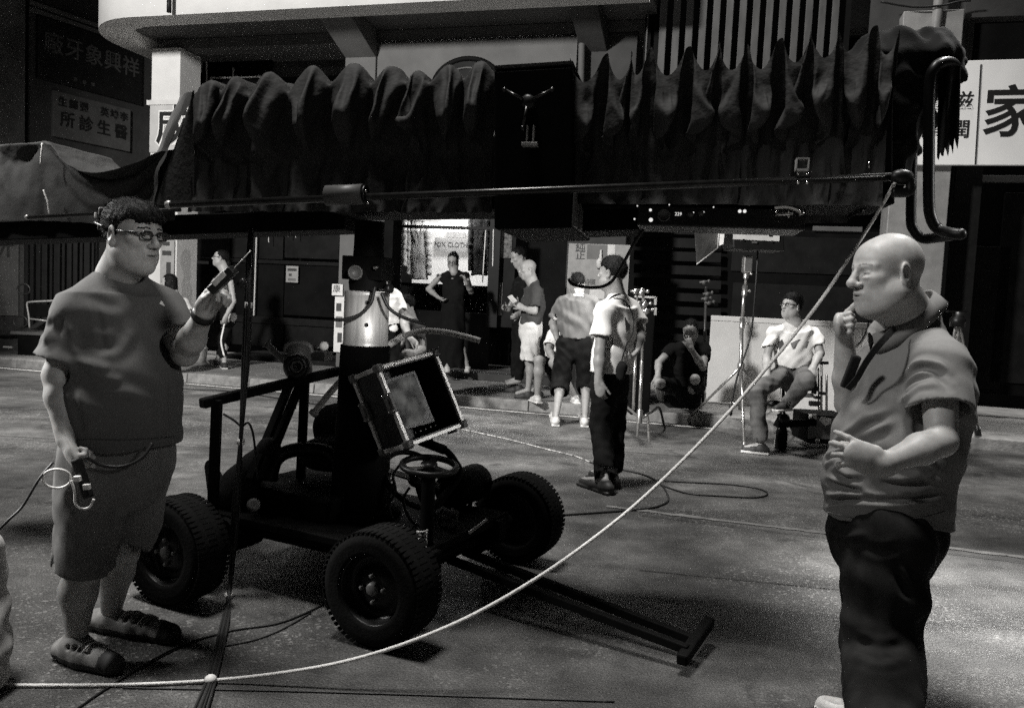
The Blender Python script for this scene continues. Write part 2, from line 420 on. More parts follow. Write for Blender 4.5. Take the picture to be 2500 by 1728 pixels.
# ---- pavement with its kerb stones
pv = MB(); pv.add([S(-30, .2, .12), S(30, .2, .12), S(30, 8, .12), S(-30, 8, .12)], [(0, 1, 2, 3)])
pavement = tag(pv.build('pavement', M('paving')), kind='structure')
ks = MB(); ks.hexa([Vector(x) for x in [(0, 0, -.02), (.975, 0, -.02), (.975, .2, -.02), (0, .2, -.02), (0, .015, .128), (.975, .015, .128), (.975, .2, .128), (0, .2, .128)]])
k0 = ks.build('kerb_stone', M('kerb'), pavement, bevel=.012)
for i in range(-11, 9):
    o = k0 if i == -11 else k0.copy()
    if i != -11: scene.collection.objects.link(o)
    o.location = S(i * .985, random.uniform(-.006, .006), random.uniform(-.004, .003)); o.rotation_euler.z = -R(15.2)

def fr(mb, u0, v0, u1, v1, o0, o1, front=STREET):      # block whose near face covers the pixel box
    a, b = front.q(u0, v0, o0), front.q(u1, v1, o0); s0, s1 = sorted((a[0], b[0])); z0, z1 = sorted((a[1], b[1]))
    q = front.pt
    mb.hexa([q(s0, o0, z0), q(s1, o0, z0), q(s1, o1, z0), q(s0, o1, z0), q(s0, o0, z1), q(s1, o0, z1), q(s1, o1, z1), q(s0, o1, z1)]); return mb
def fz(mb, u0, u1, v, z0, z1, o0, o1):                 # same, but heights in metres
    s0, s1 = Q(u0, v, o0)[0], Q(u1, v, o0)[0]; mb.rect(s0, s1, z0, z1, o0, o1); return mb

# ---- the arcaded building: columns, rounded balcony, shop fronts in the shade behind
bld = thing('arcade_building', S(-2.5, 1.2, .12), 'pale arcade building with rounded balcony, square columns and dark shop fronts', 'building')
def column(u0, u1, m, wide=None, o0=1.0, ztop=4.9):
    mb = MB(); s0, s1 = Q(u0, 300, o0)[0], Q(u1, 300, o0)[0]
    mb.rect(s0, s1, .12, ztop, o0, o0 + .5); return mb.build('column', m, bld, bevel=.01), s0, s1
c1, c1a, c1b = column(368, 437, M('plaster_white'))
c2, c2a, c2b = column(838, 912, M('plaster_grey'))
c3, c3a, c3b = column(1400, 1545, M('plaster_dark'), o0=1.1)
c4, c4a, c4b = column(2185, 2332, M('tile_wall'), o0=.75)
# balcony: parapet ring that hangs lower than the slab inside it
def plan(off, r, sl=-6.85, sr=1.2, ob=2.4, of=-.3, n=14):
    L = [(sr, of + off)]; cx, cy = sl + off + r, of + off + r
    L += [(cx - r * math.sin(t), cy - r * math.cos(t)) for t in [math.pi / 2 * i / n for i in range(n + 1)]]
    return L + [(sl + off, ob)]
outer, inner = plan(0, 1.15), plan(.38, .85)
n = len(outer); mb = MB()
V = [S(a, b, 4.9) for a, b in outer] + [S(a, b, 6.3) for a, b in outer] + [S(a, b, 4.9) for a, b in inner] + [S(a, b, 6.3) for a, b in inner]
for i in range(n - 1):
    mb.add([V[i], V[i + 1], V[n + i + 1], V[n + i]], [(0, 1, 2, 3)], True)
    mb.add([V[2 * n + i], V[2 * n + i + 1], V[3 * n + i + 1], V[3 * n + i]], [(3, 2, 1, 0)], True)
    mb.add([V[i], V[2 * n + i], V[2 * n + i + 1], V[i + 1]], [(0, 1, 2, 3)])
parapet = mb.build('balcony_parapet', M('plaster_white'), bld)
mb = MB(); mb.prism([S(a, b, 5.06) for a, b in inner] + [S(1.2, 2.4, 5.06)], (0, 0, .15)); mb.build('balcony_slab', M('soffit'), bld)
def haunch(s0, s1, o1, m):
    mb = MB(); mb.hexa([S(s0, .085, 5.0), S(s1, .085, 5.0), S(s1, o1, 4.66), S(s0, o1, 4.66), S(s0, .085, 5.055), S(s1, .085, 5.055), S(s1, o1, 5.055), S(s0, o1, 5.055)]); mb.build('beam', m, bld, bevel=.01)
haunch(c2a, c2b, 1.0, M('plaster_grey')); haunch(c3a + .05, c3a + .4, 1.1, M('plaster_dark'))
mb = MB(); mb.rect(-6.3, 1.2, 4.905, 5.05, 1.1, 1.45); mb.build('lintel', M('soffit'), bld)
mb = MB(); mb.lathe(QP(413, 8, -.42) - UP * .12, UP, [(0, 0), (0, .03), (.24, .03), (.24, 0)], 10); mb.build('drain_spout', M('frame_dark'), bld)
# upper walls between the columns
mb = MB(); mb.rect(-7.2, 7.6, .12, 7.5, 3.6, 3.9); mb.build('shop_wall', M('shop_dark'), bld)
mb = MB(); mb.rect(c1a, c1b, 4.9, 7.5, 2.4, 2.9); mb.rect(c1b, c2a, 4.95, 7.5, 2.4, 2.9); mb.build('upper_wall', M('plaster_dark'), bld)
pan = MB(); fr(pan, 916, 108, 1398, 330, 1.05, 1.15); panel = pan.build('fascia_panel', M('plaster_grey'), bld)
mb = MB(); s0, z0 = Q(1138, 215, 1.0); mb.tube([S(s0 + .50 * math.cos(t), 1.03, z0 + .40 * math.sin(t)) for t in [math.pi * i / 24 for i in range(25)]], .035, 8); mb.build('arch_ring', M('shop_dark'), panel)
mb = MB(); mb.prism([S(s0 + .46 * math.cos(t), 1.015, z0 + .36 * math.sin(t)) for t in [math.pi * i / 24 for i in range(25)]], NV * .03); mb.build('arch_field', M('shop_dark2'), panel)
mb = MB(); mb.tube([S(s0 + .36 * math.cos(t), 1.0, z0 + .27 * math.sin(t)) for t in [math.pi * i / 24 for i in range(25)]], .012, 6); mb.build('arch_trim', M('plaster_grey'), panel)
mb = MB(); mb.tube([QP(1424, -60, .95), QP(1416, 330, .95)], .045, 10); mb.build('drain_pipe', M('plaster_grey'), bld)
# dim upstairs window seen under the balcony, its bars coloured pale for the light they catch
win = MB(); fr(win, 470, 130, 660, 245, 2.30, 2.34); win = win.build('window', M('shop_dark'), bld)
for a in [((505, 148), (505, 215)), ((570, 166), (570, 210)), ((636, 184), (636, 215))]:
    mb = MB(); mb.bar(QP(*a[0], 2.26), QP(*a[1], 2.26), .022, .02); mb.build('muntin', M('frame_light'), win)
for a in [((513, 191), (567, 190)), ((575, 190), (636, 188))]:
    mb = MB(); mb.bar(QP(*a[0], 2.265), QP(*a[1], 2.265), .02, .025); mb.build('muntin', M('frame_light'), win)
# dark shop fronts
def bay(name, u0, v0, u1, v1, o, m, parent=bld, th=.06):
    mb = MB(); fr(mb, u0, v0, u1, v1, o, o + th); return mb.build(name, m, parent, bevel=.004)
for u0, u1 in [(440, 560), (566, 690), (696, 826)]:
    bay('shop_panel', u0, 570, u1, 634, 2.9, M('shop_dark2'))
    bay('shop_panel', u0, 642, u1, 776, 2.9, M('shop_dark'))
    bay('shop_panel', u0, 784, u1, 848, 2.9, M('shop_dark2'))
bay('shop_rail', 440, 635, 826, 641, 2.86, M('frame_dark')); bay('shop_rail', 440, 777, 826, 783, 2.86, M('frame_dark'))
mb = MB(); mb.bar(QP(627, 560, 2.8), QP(620, 770, 2.8), .02, .02); mb.build('door_edge', M('frame_light'), bld)
for u, a, b in [(643, 558, 576), (656, 556, 592), (704, 560, 578), (722, 560, 580)]:
    mb = MB(); mb.bar(QP(u, a, 2.7), QP(u, b, 2.7), .012, .012); mb.build('hanging_hook', M('frame_light'), bld)
# shutter on the right of the middle bay: rows of slats
for i in range(9):
    bay('shutter_slat', 1548, 545 + i * 33, 1760, 575 + i * 33, 2.4, M('shop_dark2'))
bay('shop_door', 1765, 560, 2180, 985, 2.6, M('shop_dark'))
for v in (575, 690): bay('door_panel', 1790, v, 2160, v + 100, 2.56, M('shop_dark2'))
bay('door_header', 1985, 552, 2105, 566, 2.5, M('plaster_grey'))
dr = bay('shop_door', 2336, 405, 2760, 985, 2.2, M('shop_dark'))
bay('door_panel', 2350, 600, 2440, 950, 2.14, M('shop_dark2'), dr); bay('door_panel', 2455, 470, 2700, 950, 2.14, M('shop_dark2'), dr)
bay('door_header', 2395, 428, 2600, 446, 1.6, M('plaster_grey')); bay('door_jamb', 2335, 405, 2352, 985, 1.2, M('frame_dark'))
mb = MB(); mb.rect(c4a, 9, .121, .135, 1.3, 3.5); mb.build('door_mat_floor', M('paving'), bld)
# wall above on the right: flats, dark window, pipe
mb = MB(); fr(mb, 2140, -80, 2372, 150, 1.0, 1.3); mb.build('upper_wall', M('plaster_dark'), bld)
mb = MB(); fr(mb, 2366, 30, 2760, 150, 1.1, 1.2); mb.build('window', M('shop_dark'), bld)
mb = MB(); fr(mb, 2366, -80, 2760, 28, .9, 1.3); mb.build('upper_wall', M('plaster_dark'), bld)
mb = MB(); mb.rect(.3, 9, 5.0, 7.5, 1.6, 1.9); mb.build('upper_wall', M('plaster_dark'), bld)
mb = MB(); mb.rect(1.0, 4.3, 3.0, 5.0, 2.0, 2.1); mb.build('upper_wall', M('shop_dark'), bld)
mb = MB(); mb.tube(bez([QP(2296, -40, .7), QP(2288, 40, .7), QP(2272, 150, .7)], 6), .055, 10); mb.build('drain_pipe', M('tile_wall'), bld)
mb = MB(); mb.tube(bez([QP(2150, 5, .6), QP(2230, 18, .6), QP(2300, 14, .6), QP(2340, 5, .6), QP(2370, 2, .6)], 6), .012, 6); mb.build('cable', M('frame_dark'), bld)
# step in front of the tailor's window
mb = MB(); mb.rect(Q(1020, 900, 2.0)[0], Q(1390, 900, 2.0)[0], .121, .23, 2.0, 3.6); mb.build('shop_step', M('plaster_dark'), bld, bevel=.01)
mb = MB(); mb.rect(-6.0, Q(1020, 900, 2.0)[0] - .01, .121, .2, 2.4, 3.6); mb.build('shop_step', M('shop_dark2'), bld, bevel=.01)

# ---- corrugated screen above
scr = thing('slatted_screen', S(2.2, .7, 4.0), 'weathered upright slats of a screen high above the crane cover', 'screen')
for i in range(15):
    u = 1573 + i * 32.2 if i else 1566
    a = Q(u + (8 if i == 0 else 0), 140, .8); b = Q(u + (12 if i == 0 else 17.5), 140, .8)
    mb = MB(); mb.rect(a[0], b[0], 3.9, 5.9, .80 + .01 * (i % 3), .86); mb.build('slat', M('slat'), scr, bevel=.006)
mb = MB(); mb.rect(1.05, 3.5, 3.9, 5.9, .95, 1.0); mb.build('backing', M('shop_dark'), scr)

# ---- tailor's window
tw = thing('shop_window', S(-2.1, 2.6, .23), 'brightly lit tailor shop window with jackets above the dark counter', 'shop window')
a = Q(972, 800, 2.6); b = Q(1208, 515, 2.6); ws0, ws1, wz0, wz1 = a[0], b[0], a[1], b[1]
mb = MB(); mb.rect(ws0 - .1, ws1 + .1, 1.55, wz1 + .05, 3.35, 3.4); mb.build('glowing_back_wall', M('glow_wall'), tw)  # back wall made to glow in place of shop lighting
mb = MB(); mb.rect(ws0 - .15, ws1 + .15, .3, 1.52, 3.3, 3.4); mb.build('dark_back_panel', M('shop_dark2'), tw)
for n_, (u0, v0, u1, v1) in {'transom_bar': (960, 548, 1208, 562), 'mullion': (1198, 515, 1212, 800), 'mullion ': (962, 500, 972, 800), 'head_bar': (962, 500, 1212, 523)}.items():
    mb = MB(); fr(mb, u0, v0, u1, v1, 2.55, 2.62); mb.build(n_.strip(), M('frame_dark'), tw, bevel=.004)
mb = MB(); mb.rect(ws0, ws1, .23, 1.12, 2.56, 2.64); mb.build('stall_riser', M('shop_dark'), tw, bevel=.01)
mb = MB(); mb.rect(ws0, ws1, 1.5, 1.55, 2.62, 3.3); mb.build('counter', M('shop_dark2'), tw)
mb = MB(); mb.bar(QP(1186, 562, 2.55), QP(1178, 690, 2.55), .015, .015); mb.bar(QP(1205, 560, 2.545), QP(1203, 650, 2.545), .02, .015); mb.build('edge_trim', M('frame_light'), tw)
mb = MB(); fr(mb, 1062, 580, 1140, 616, 3.28, 3.3); sg = mb.build('name_board', M('sign_aged'), tw)
text('FOX CLOTH', 'lettering', QP(1100, 597, 3.27), TV, UP, .105, M('ink_grey'), sg)
mb = MB(); fr(mb, 1090, 566, 1136, 580, 3.28, 3.3); mb.build('swatch', M('sign_pale'), tw)
mb = MB(); fr(mb, 973, 563, 1197, 798, 2.585, 2.59); mb.build('pane', M('glass'), tw)
mb = MB(); fr(mb, 983, 524, 1206, 547, 2.585, 2.59); mb.build('pane', M('glass'), tw)
lamp_in = bpy.data.lights.new('shop_lamp', 'AREA'); lo_ = bpy.data.objects.new('shop_lamp', lamp_in); lamp_in.energy = 70; lamp_in.size = .5; lamp_in.shape = 'SQUARE'
lo_.location = S((ws0 + ws1) / 2, 2.72, wz1 + .10); scene.collection.objects.link(lo_)
# things on the transom and counter
for u, r_ in [(990, .05), (1012, .06), (1152, .05), (1172, .06), (1198, .06)]:
    mb = MB(); p = QP(u, 547, 2.95); mb.ball(p + UP * .05, (r_, r_, .06), 10); mb.build('stacked_cloth', M('sign_aged'), tw)
gd = MB(); fr(gd, 1218, 560, 1250, 800, 2.7, 2.72); gd = gd.build('side_pane', M('shop_dark2'), tw)
mat('garment_print', .12, .7, var=.9, scale=26)
mb = MB(); fr(mb, 1219, 566, 1248, 630, 2.68, 2.695); mb.build('hanging_print', M('garment_print'), gd)
mb = MB(); fr(mb, 1214, 690, 1224, 770, 2.68, 2.695); mb.build('hanging_print', M('plaster_grey'), gd)
mat('jacket_pale', .40, .9, var=.15, scale=9, bump=.2, bscale=300, sheen=.2)
mat('jacket_black', .02, .9, var=.2, sheen=.2)
def jacket(name, label, uc, vtop, vbot, half, o, m, rz=0):
    p = QP(uc, vtop, o); q_ = QP(uc, vbot, o); t = TV * math.cos(rz) + NV * math.sin(rz); nn = NV * math.cos(rz) - TV * math.sin(rz)
    th = thing(name, q_, label, 'jacket'); sd = Solid(); top, bot = np.array(p), np.array(q_)
    sd.cone(top, top * .45 + bot * .55, half * .9, half * .78, .03, flat=nn, ratio=.42).cone(top * .45 + bot * .55, bot, half * .78, half * .98, .05, flat=nn, ratio=.4, cap=True)
    sd.cone(bot - np.array(nn) * .2, bot + (top - bot) * .55 - np.array(nn) * .12, .03, .012, .01, 's')
    sd.ripple(.006, 28, 3, dirv=t)
    solids('body', [sd.mesh(.011)], m, th)
    for s_ in (-1, 1):
        sl = Solid(); a_ = top + np.array(t) * half * 1.0 * s_ - np.array(UP) * .06; b_ = bot * .93 + top * .07 + np.array(t) * half * 1.12 * s_
        sl.cone(a_, (a_ + b_) / 2, .062, .055, .02).cone((a_ + b_) / 2, b_, .055, .045, .02, cap=True).ripple(.004, 40, 5)
        solids('sleeve', [sl.mesh(.01)], m, th)
    lp = MB()
    for s_ in (-1, 1):
        c = p + (q_ - p) * .30 - nn * (half * .38)
        lp.prism([c + t * (.015 * s_), c + t * (.085 * s_) + UP * .30, c + t * (.13 * s_) + UP * .16, c + t * (.03 * s_) - UP * .06], nn * .012)
    lp.build('lapel', m, th)
    return th
jacket('jacket', 'pale grey suit jacket hanging at the left of the lit shop window', 1022, 540, 682, .155, 2.9, M('jacket_pale'), .15)
jacket('jacket', 'black jacket hanging at the right of the lit shop window', 1172, 530, 672, .14, 2.85, M('jacket_black'))
mat('shirt_pale', .5, .9, var=.1, sheen=.2)
th = thing('shirt_sleeve', QP(994, 650, 2.8), 'pale shirt hanging at the very edge of the lit shop window', 'shirt')
sd = Solid(); sd.cone(QP(990, 545, 2.85), QP(988, 650, 2.85), .055, .06, cap=True).cone(QP(978, 545, 2.88), QP(975, 640, 2.88), .05, .06, cap=True).ripple(.005, 40, 2); solids('sleeve', [sd.mesh(.01)], M('shirt_pale'), th)

# ---- signs
def sign_on(front, name, label, u0, v0, u1, v1, o, m, letters, frame=None, th=.06, cat='sign', skew=None):
    a, b = front.q(u0, v0, o), front.q(u1, v1, o); s0, s1 = sorted((a[0], b[0])); z0, z1 = sorted((a[1], b[1]))
    t = thing(name, front.pt((s0 + s1) / 2, o, z0), label, cat)
    mb = MB(); q = front.pt; mb.hexa([q(s0, o, z0), q(s1, o, z0), q(s1, o + th, z0), q(s0, o + th, z0), q(s0, o, z1), q(s1, o, z1), q(s1, o + th, z1), q(s0, o + th, z1)])
    mb.build('board', m, t, bevel=.006)
    if frame:
        w = .035
        for x in [(s0 - w, s1 + w, z0 - w, z0), (s0 - w, s1 + w, z1, z1 + w), (s0 - w, s0, z0, z1), (s1, s1 + w, z0, z1)]:
            mb = MB(); mb.hexa([q(x[0], o - .02, x[2]), q(x[1], o - .02, x[2]), q(x[1], o + th, x[2]), q(x[0], o + th, x[2]), q(x[0], o - .02, x[3]), q(x[1], o - .02, x[3]), q(x[1], o + th, x[3]), q(x[0], o + th, x[3])]); mb.build('frame', frame, t)
    W_, H_ = s1 - s0, z1 - z0
    for ch, fx, fy, size, mm, bold in letters:
        text(ch, 'character', q(s0 + fx * W_, o - .006, z0 + fy * H_), front.t, UP, size * H_, mm, t, .006, bold)
    return t
a = QP(2232, 404, .55); b_ = QP(2392, 156, .55)
sign_on(STREET, 'shop_sign', 'large white lit shop sign with black brush characters above the right doorway', 2226, 152, 2860, 404, .55, M('sign_white'),
        [('家', .405, .47, .52, M('ink'), .010), ('滋', .215, .60, .19, M('ink'), .003), ('潤', .21, .33, .19, M('ink'), .003), ('養', .10, .60, .18, M('ink'), .003), ('顏', .10, .33, .18, M('ink'), .003)])
mb = MB(); mb.bar(QP(2395, 158, .54), QP(2381, 402, .54), .018, .012); dv = mb.build('divider', M('ink'), bpy.data.objects['shop_sign'])
t = sign_on(STREET, 'shop_sign', 'pale sign with one outlined black character jutting from the white column', 366, 252, 640, 372, .82, M('sign_pale'),
        [('成', .215, .5, .82, M('outline_white'), .03), ('成', .215, .5, .82, M('ink'), .008)])
t.children[1].location -= NV * .0; t.children[2].location -= NV * .008
mb = MB(); fr(mb, 358, 245, 660, 251, .80, .95); mb.build('top_rail', M('frame_light'), t)

# ---- the building on the left with its two signs
lb = thing('side_building', SIDE.pt(2, 0, 0), 'dim old building on the left whose wall carries two shop signs', 'building')
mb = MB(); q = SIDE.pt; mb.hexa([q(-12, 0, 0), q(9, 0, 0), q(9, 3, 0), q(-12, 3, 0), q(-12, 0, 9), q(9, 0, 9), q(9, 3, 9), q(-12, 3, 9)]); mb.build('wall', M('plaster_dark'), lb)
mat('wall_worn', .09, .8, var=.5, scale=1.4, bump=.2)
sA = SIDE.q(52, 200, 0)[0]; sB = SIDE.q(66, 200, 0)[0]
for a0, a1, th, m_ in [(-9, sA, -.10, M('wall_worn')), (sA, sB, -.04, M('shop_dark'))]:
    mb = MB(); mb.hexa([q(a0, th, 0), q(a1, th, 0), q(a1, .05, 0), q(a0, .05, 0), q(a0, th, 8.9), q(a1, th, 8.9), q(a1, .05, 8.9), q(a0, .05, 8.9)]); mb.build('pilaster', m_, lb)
for v in (10, 26):
    s_, z_ = SIDE.q(75, v, 0); mb = MB(); mb.hexa([q(sB, -.06, z_ - .03), q(8, -.06, z_ - .03), q(8, .02, z_ - .03), q(sB, .02, z_ - .03), q(sB, -.06, z_ + .04), q(8, -.06, z_ + .04), q(8, .02, z_ + .04), q(sB, .02, z_ + .04)]); mb.build('moulding', M('plaster_grey'), lb)
sx = lambda u: SIDE.q(u, 300, 0)[0]
sign_on(SIDE, 'carved_sign', 'long dark carved signboard with five characters on the left wall', 93, 37, 344, 260, -.06, M('sign_dark'), [], None)
# the same board in true heights: its ends recede, so set it from its near edge
def side_sign(name, label, u0, vt, vb, u1, m, rows, frame=None):
    s0, z1 = SIDE.q(u0, vt, -.06); _, z0 = SIDE.q(u0, vb, -.06); s1 = SIDE.q(u1, 300, -.06)[0]
    t = thing(name, q((s0 + s1) / 2, -.06, z0), label, 'sign'); mb = MB()
    mb.hexa([q(s0, -.07, z0), q(s1, -.07, z0), q(s1, .01, z0), q(s0, .01, z0), q(s0, -.07, z1), q(s1, -.07, z1), q(s1, .01, z1), q(s0, .01, z1)]); mb.build('board', m, t, bevel=.006)
    for chars, fy, size, mm, x0, x1 in rows:
        for i, ch in enumerate(chars):
            f = x0 + (x1 - x0) * i / max(1, len(chars) - 1)
            if ch != ' ': text(ch, 'character', q(s0 + f * (s1 - s0), -.078, z0 + fy * (z1 - z0)), SIDE.t, UP, size * (z1 - z0), mm, t, .008, .004)
    return t
for o in [bpy.data.objects['carved_sign']] + list(bpy.data.objects['carved_sign'].children): bpy.data.objects.remove(o)
side_sign('carved_sign', 'long dark carved signboard with five pale characters on the left wall', 93, 37, 190, 344, M('sign_dark'),
          [('廠牙象興祥', .60, .36, M('carved_letter'), .13, .88), ('貨公司', .12, .07, M('carved_letter'), .33, .50)])
side_sign('clinic_sign', 'grey clinic signboard with two rows of dark characters below the carved sign', 131, 221, 333, 318, M('sign_old'),
          [('生錦張 英坤李', .78, .22, M('ink'), .10, .90), ('所診生醫', .40, .36, M('ink'), .16, .86)])
# curtain and poster low on the left wall
mat('curtain', .016, .9, var=.3, scale=6)
def on_side(u, v, o): s_, z_ = SIDE.q(u, v, o); return q(s_, o, z_)
mb = MB(); cs0, cs1 = sx(52), sx(232); z1 = SIDE.q(60, 560, -.1)[1]
vv = []
for i in range(121):
    f = i / 120; o_ = -.10 - .035 * math.sin(f * 75) - .02 * math.sin(f * 31)
    vv += [q(cs0 + (cs1 - cs0) * f, o_, .55), q(cs0 + (cs1 - cs0) * f, o_, z1 + .3)]
mb.add(vv, [(2 * i, 2 * i + 2, 2 * i + 3, 2 * i + 1) for i in range(120)], True)
tag(mb.build('curtain', M('curtain'), None, q(cs0, -.1, .55)), 'dark pleated curtain hanging on the left wall behind the standing man', 'curtain')
t = thing('poster', on_side(20, 790, -.12), 'pale weathered poster with dark letters at the left edge', 'poster'); mb = MB()
a0, a1 = SIDE.q(-60, 700, -.12)[0], SIDE.q(44, 700, -.12)[0]; z0, z1 = SIDE.q(44, 770, -.12)[1], SIDE.q(44, 565, -.12)[1]
mb.hexa([q(a0, -.13, z0), q(a1, -.13, z0), q(a1, -.10, z0), q(a0, -.10, z0), q(a0, -.13, z1), q(a1, -.13, z1), q(a1, -.10, z1), q(a0, -.10, z1)]); mb.build('sheet', M('sign_aged'), t)
for ch, u, v, h_ in [('S', 6, 578, .34), ('U', 24, 580, .34), ('T', 20, 614, .3), ('7', 3, 614, .3)]: text(ch, 'letter', on_side(u, v, -.14), SIDE.t, UP, h_, M('ink_grey'), t)
mb = MB(); mb.tube([q((a0 * .3 + a1 * .7) + .9 * math.cos(t_), -.15, z0 + .45 + .75 * math.sin(t_)) for t_ in [math.pi * (1.05 + .9 * i / 20) for i in range(21)]], .05, 6); mb.build('drawn_arc', M('ink_grey'), t)

# ---- posters and notices
def sheet(name, label, u0, v0, u1, v1, o, m, marks=(), cat='notice'):
    a, b = Q(u0, v0, o), Q(u1, v1, o); t = thing(name, S((a[0] + b[0]) / 2, o, b[1]), label, cat); mb = MB()
    fr(mb, u0, v0, u1, v1, o, o + .008); mb.build('sheet', m, t)
    for k in marks:
        if k[0] == 'box': mb = MB(); fr(mb, *k[1:5], o - .003, o + .002); mb.build('printed_block', k[5], t)
        elif k[0] == 'ring':
            s_, z_ = Q(k[1], k[2], o - .004); mb = MB(); mb.tube([S(s_ + k[3] * math.cos(x), o - .004, z_ + k[3] * math.sin(x)) for x in [2 * math.pi * i / 16 for i in range(17)]], .008, 5); mb.build('printed_ring', k[4], t)
        else: text(k[0], 'printed_character', QP(k[1], k[2], o - .004), TV, UP, k[3], k[4], t, .003)
    return t
sheet('notice', 'pale notice taped to the dark shop panels left of the crane post', 699, 649, 727, 690, 2.82, M('paper'), [('box', 702, 655, 724, 662, M('ink_grey')), ('box', 705, 668, 712, 674, M('ink_grey')), ('box', 703, 679, 722, 686, M('sign_aged'))])
sheet('notice', 'paper sheet with four printed rings on the column behind the crane head', 871, 595, 905, 632, .97, M('paper'), [('ring', u, v, .05, M('ink_grey')) for u in (879, 896) for v in (604, 622)])
sheet('notice', 'torn scrap of paper on the column above the ringed sheet', 884, 568, 905, 585, .97, M('paper'))
sheet('notice', 'printed flyer on the column just left of the steel cylinder', 811, 693, 836, 722, .97, M('paper_bright'), [('康', 822, 706, .12, M('ink_grey'))])
sheet('notice', 'tall lit paper strip on the column beside the steel cylinder', 818, 724, 836, 860, .97, M('paper_bright'), [('box', 821, 740, 833, 760, M('ink_grey')), ('box', 820, 772, 835, 800, M('sign_aged')), ('box', 824, 812, 834, 836, M('ink_grey'))])
sheet('poster', 'tall bottle poster on the column behind the standing man in glasses', 392, 585, 424, 700, .97, M('paper'), [('box', 398, 590, 414, 600, M('ink_grey')), ('box', 396, 612, 418, 624, M('ink_grey')), ('box', 406, 640, 416, 690, M('ink_grey'))], 'poster')
t = sheet('poster', 'large bottle poster on the middle column behind the men', 1389, 594, 1530, 757, 1.06, M('paper'), [('純', 1417, 606, .14, M('ink')), ('正', 1417, 624, .14, M('ink')), ('box', 1434, 597, 1482, 634, M('sign_aged')), ('特', 1432, 690, .09, M('ink_grey')), ('價', 1446, 690, .09, M('ink_grey')), ('box', 1395, 665, 1408, 700, M('ink_grey')), ('box', 1484, 597, 1500, 630, M('paper_bright')), ('box', 1440, 706, 1475, 730, M('paper_bright'))], 'poster')
mb = MB(); mb.lathe(QP(1466, 640, 1.04) - UP * .08, UP, [(0, 0), (0, .05), (.10, .055), (.14, .018), (.24, .015), (.24, 0)], 14); mb.build('printed_bottle', M('paper_bright'), t)

# ---- low white hoarding
hb = G(1900, 997, .12); oH = (hb - STREET.p).dot(NV)
t = thing('hoarding', hb, 'low white hoarding board standing on the pavement behind the seated man', 'hoarding')
z1 = Q(1900, 778, oH)[1]; hs0, hs1 = Q(1728, 900, oH)[0], Q(2300, 900, oH)[0]
ws = (hs1 - hs0) / 3
for i in range(3):
    mb = MB(); mb.rect(hs0 + ws * i, hs0 + ws * (i + 1) - .006, .125, z1 - .07, oH, oH + .03); mb.build('panel', M('hoarding'), t, bevel=.003)
mb = MB(); mb.rect(hs0, hs1, z1 - .065, z1, oH - .012, oH + .05); mb.build('top_rail', M('hoarding'), t, bevel=.004)
mb = MB(); mb.tube(bez([QP(2075, 855, oH - .02), QP(2100, 835, oH - .02), QP(2118, 800, oH - .02), QP(2120, 770, oH - .02)], 6), .008, 6); mb.build('wire', M('frame_dark'), t)
# ================================================================== the camera crane
mat('paint_black', .004, .65, var=.25, scale=20, spec=.06)
mat('paint_black_gloss', .005, .42, var=.2, scale=20, spec=.25)
mat('rail_metal', .05, .30, metal=.8, var=.3, scale=30)
mat('steel_brushed', .55, .45, metal=.45, var=.25, scale=14, stretch=(4, 4, .25))
mat('alu', .5, .4, metal=.35, var=.2, scale=25)
mat('chrome', .7, .12, metal=1.0, var=.1)
mat('rubber', .004, .9, var=.35, scale=30, bump=.2, bscale=90, spec=.1)
mat('rim_black', .004, .4, var=.3, scale=20, spec=.25)
mat('cloth_cover', .036, .8, var=.15, scale=5, bump=.35, bscale=40, spec=.3)
mat('cloth_black', .006, .95, var=.3, scale=8, bump=.2, bscale=150)
mat('led', .9, .5, var=0, emit=.9)
mat('case_laminate', .006, .45, var=.3, scale=40)
mat('foam_pale', .5, .8, var=.15, scale=30, bump=.3)
mat('rope_white', .78, .8, var=.12, scale=90, bump=.5, bscale=220)
mat('tape_white', .75, .6, var=.05)
mat('cable_black', .013, .5, var=.2)
mat('cable_pale', .3, .6, var=.9, scale=30)
mat('plastic_grey', .09, .5, var=.2, scale=12)
mat('plastic_dark', .009, .4, var=.2)
BA = BOOM.at; BP = BOOM.pt; BT, BN = BOOM.t, BOOM.n
def one(name, mb, m, label, cat, org, bevel=0, group=None):
    return tag(mb.build(name, m, None, org, bevel=bevel), label, cat, group)

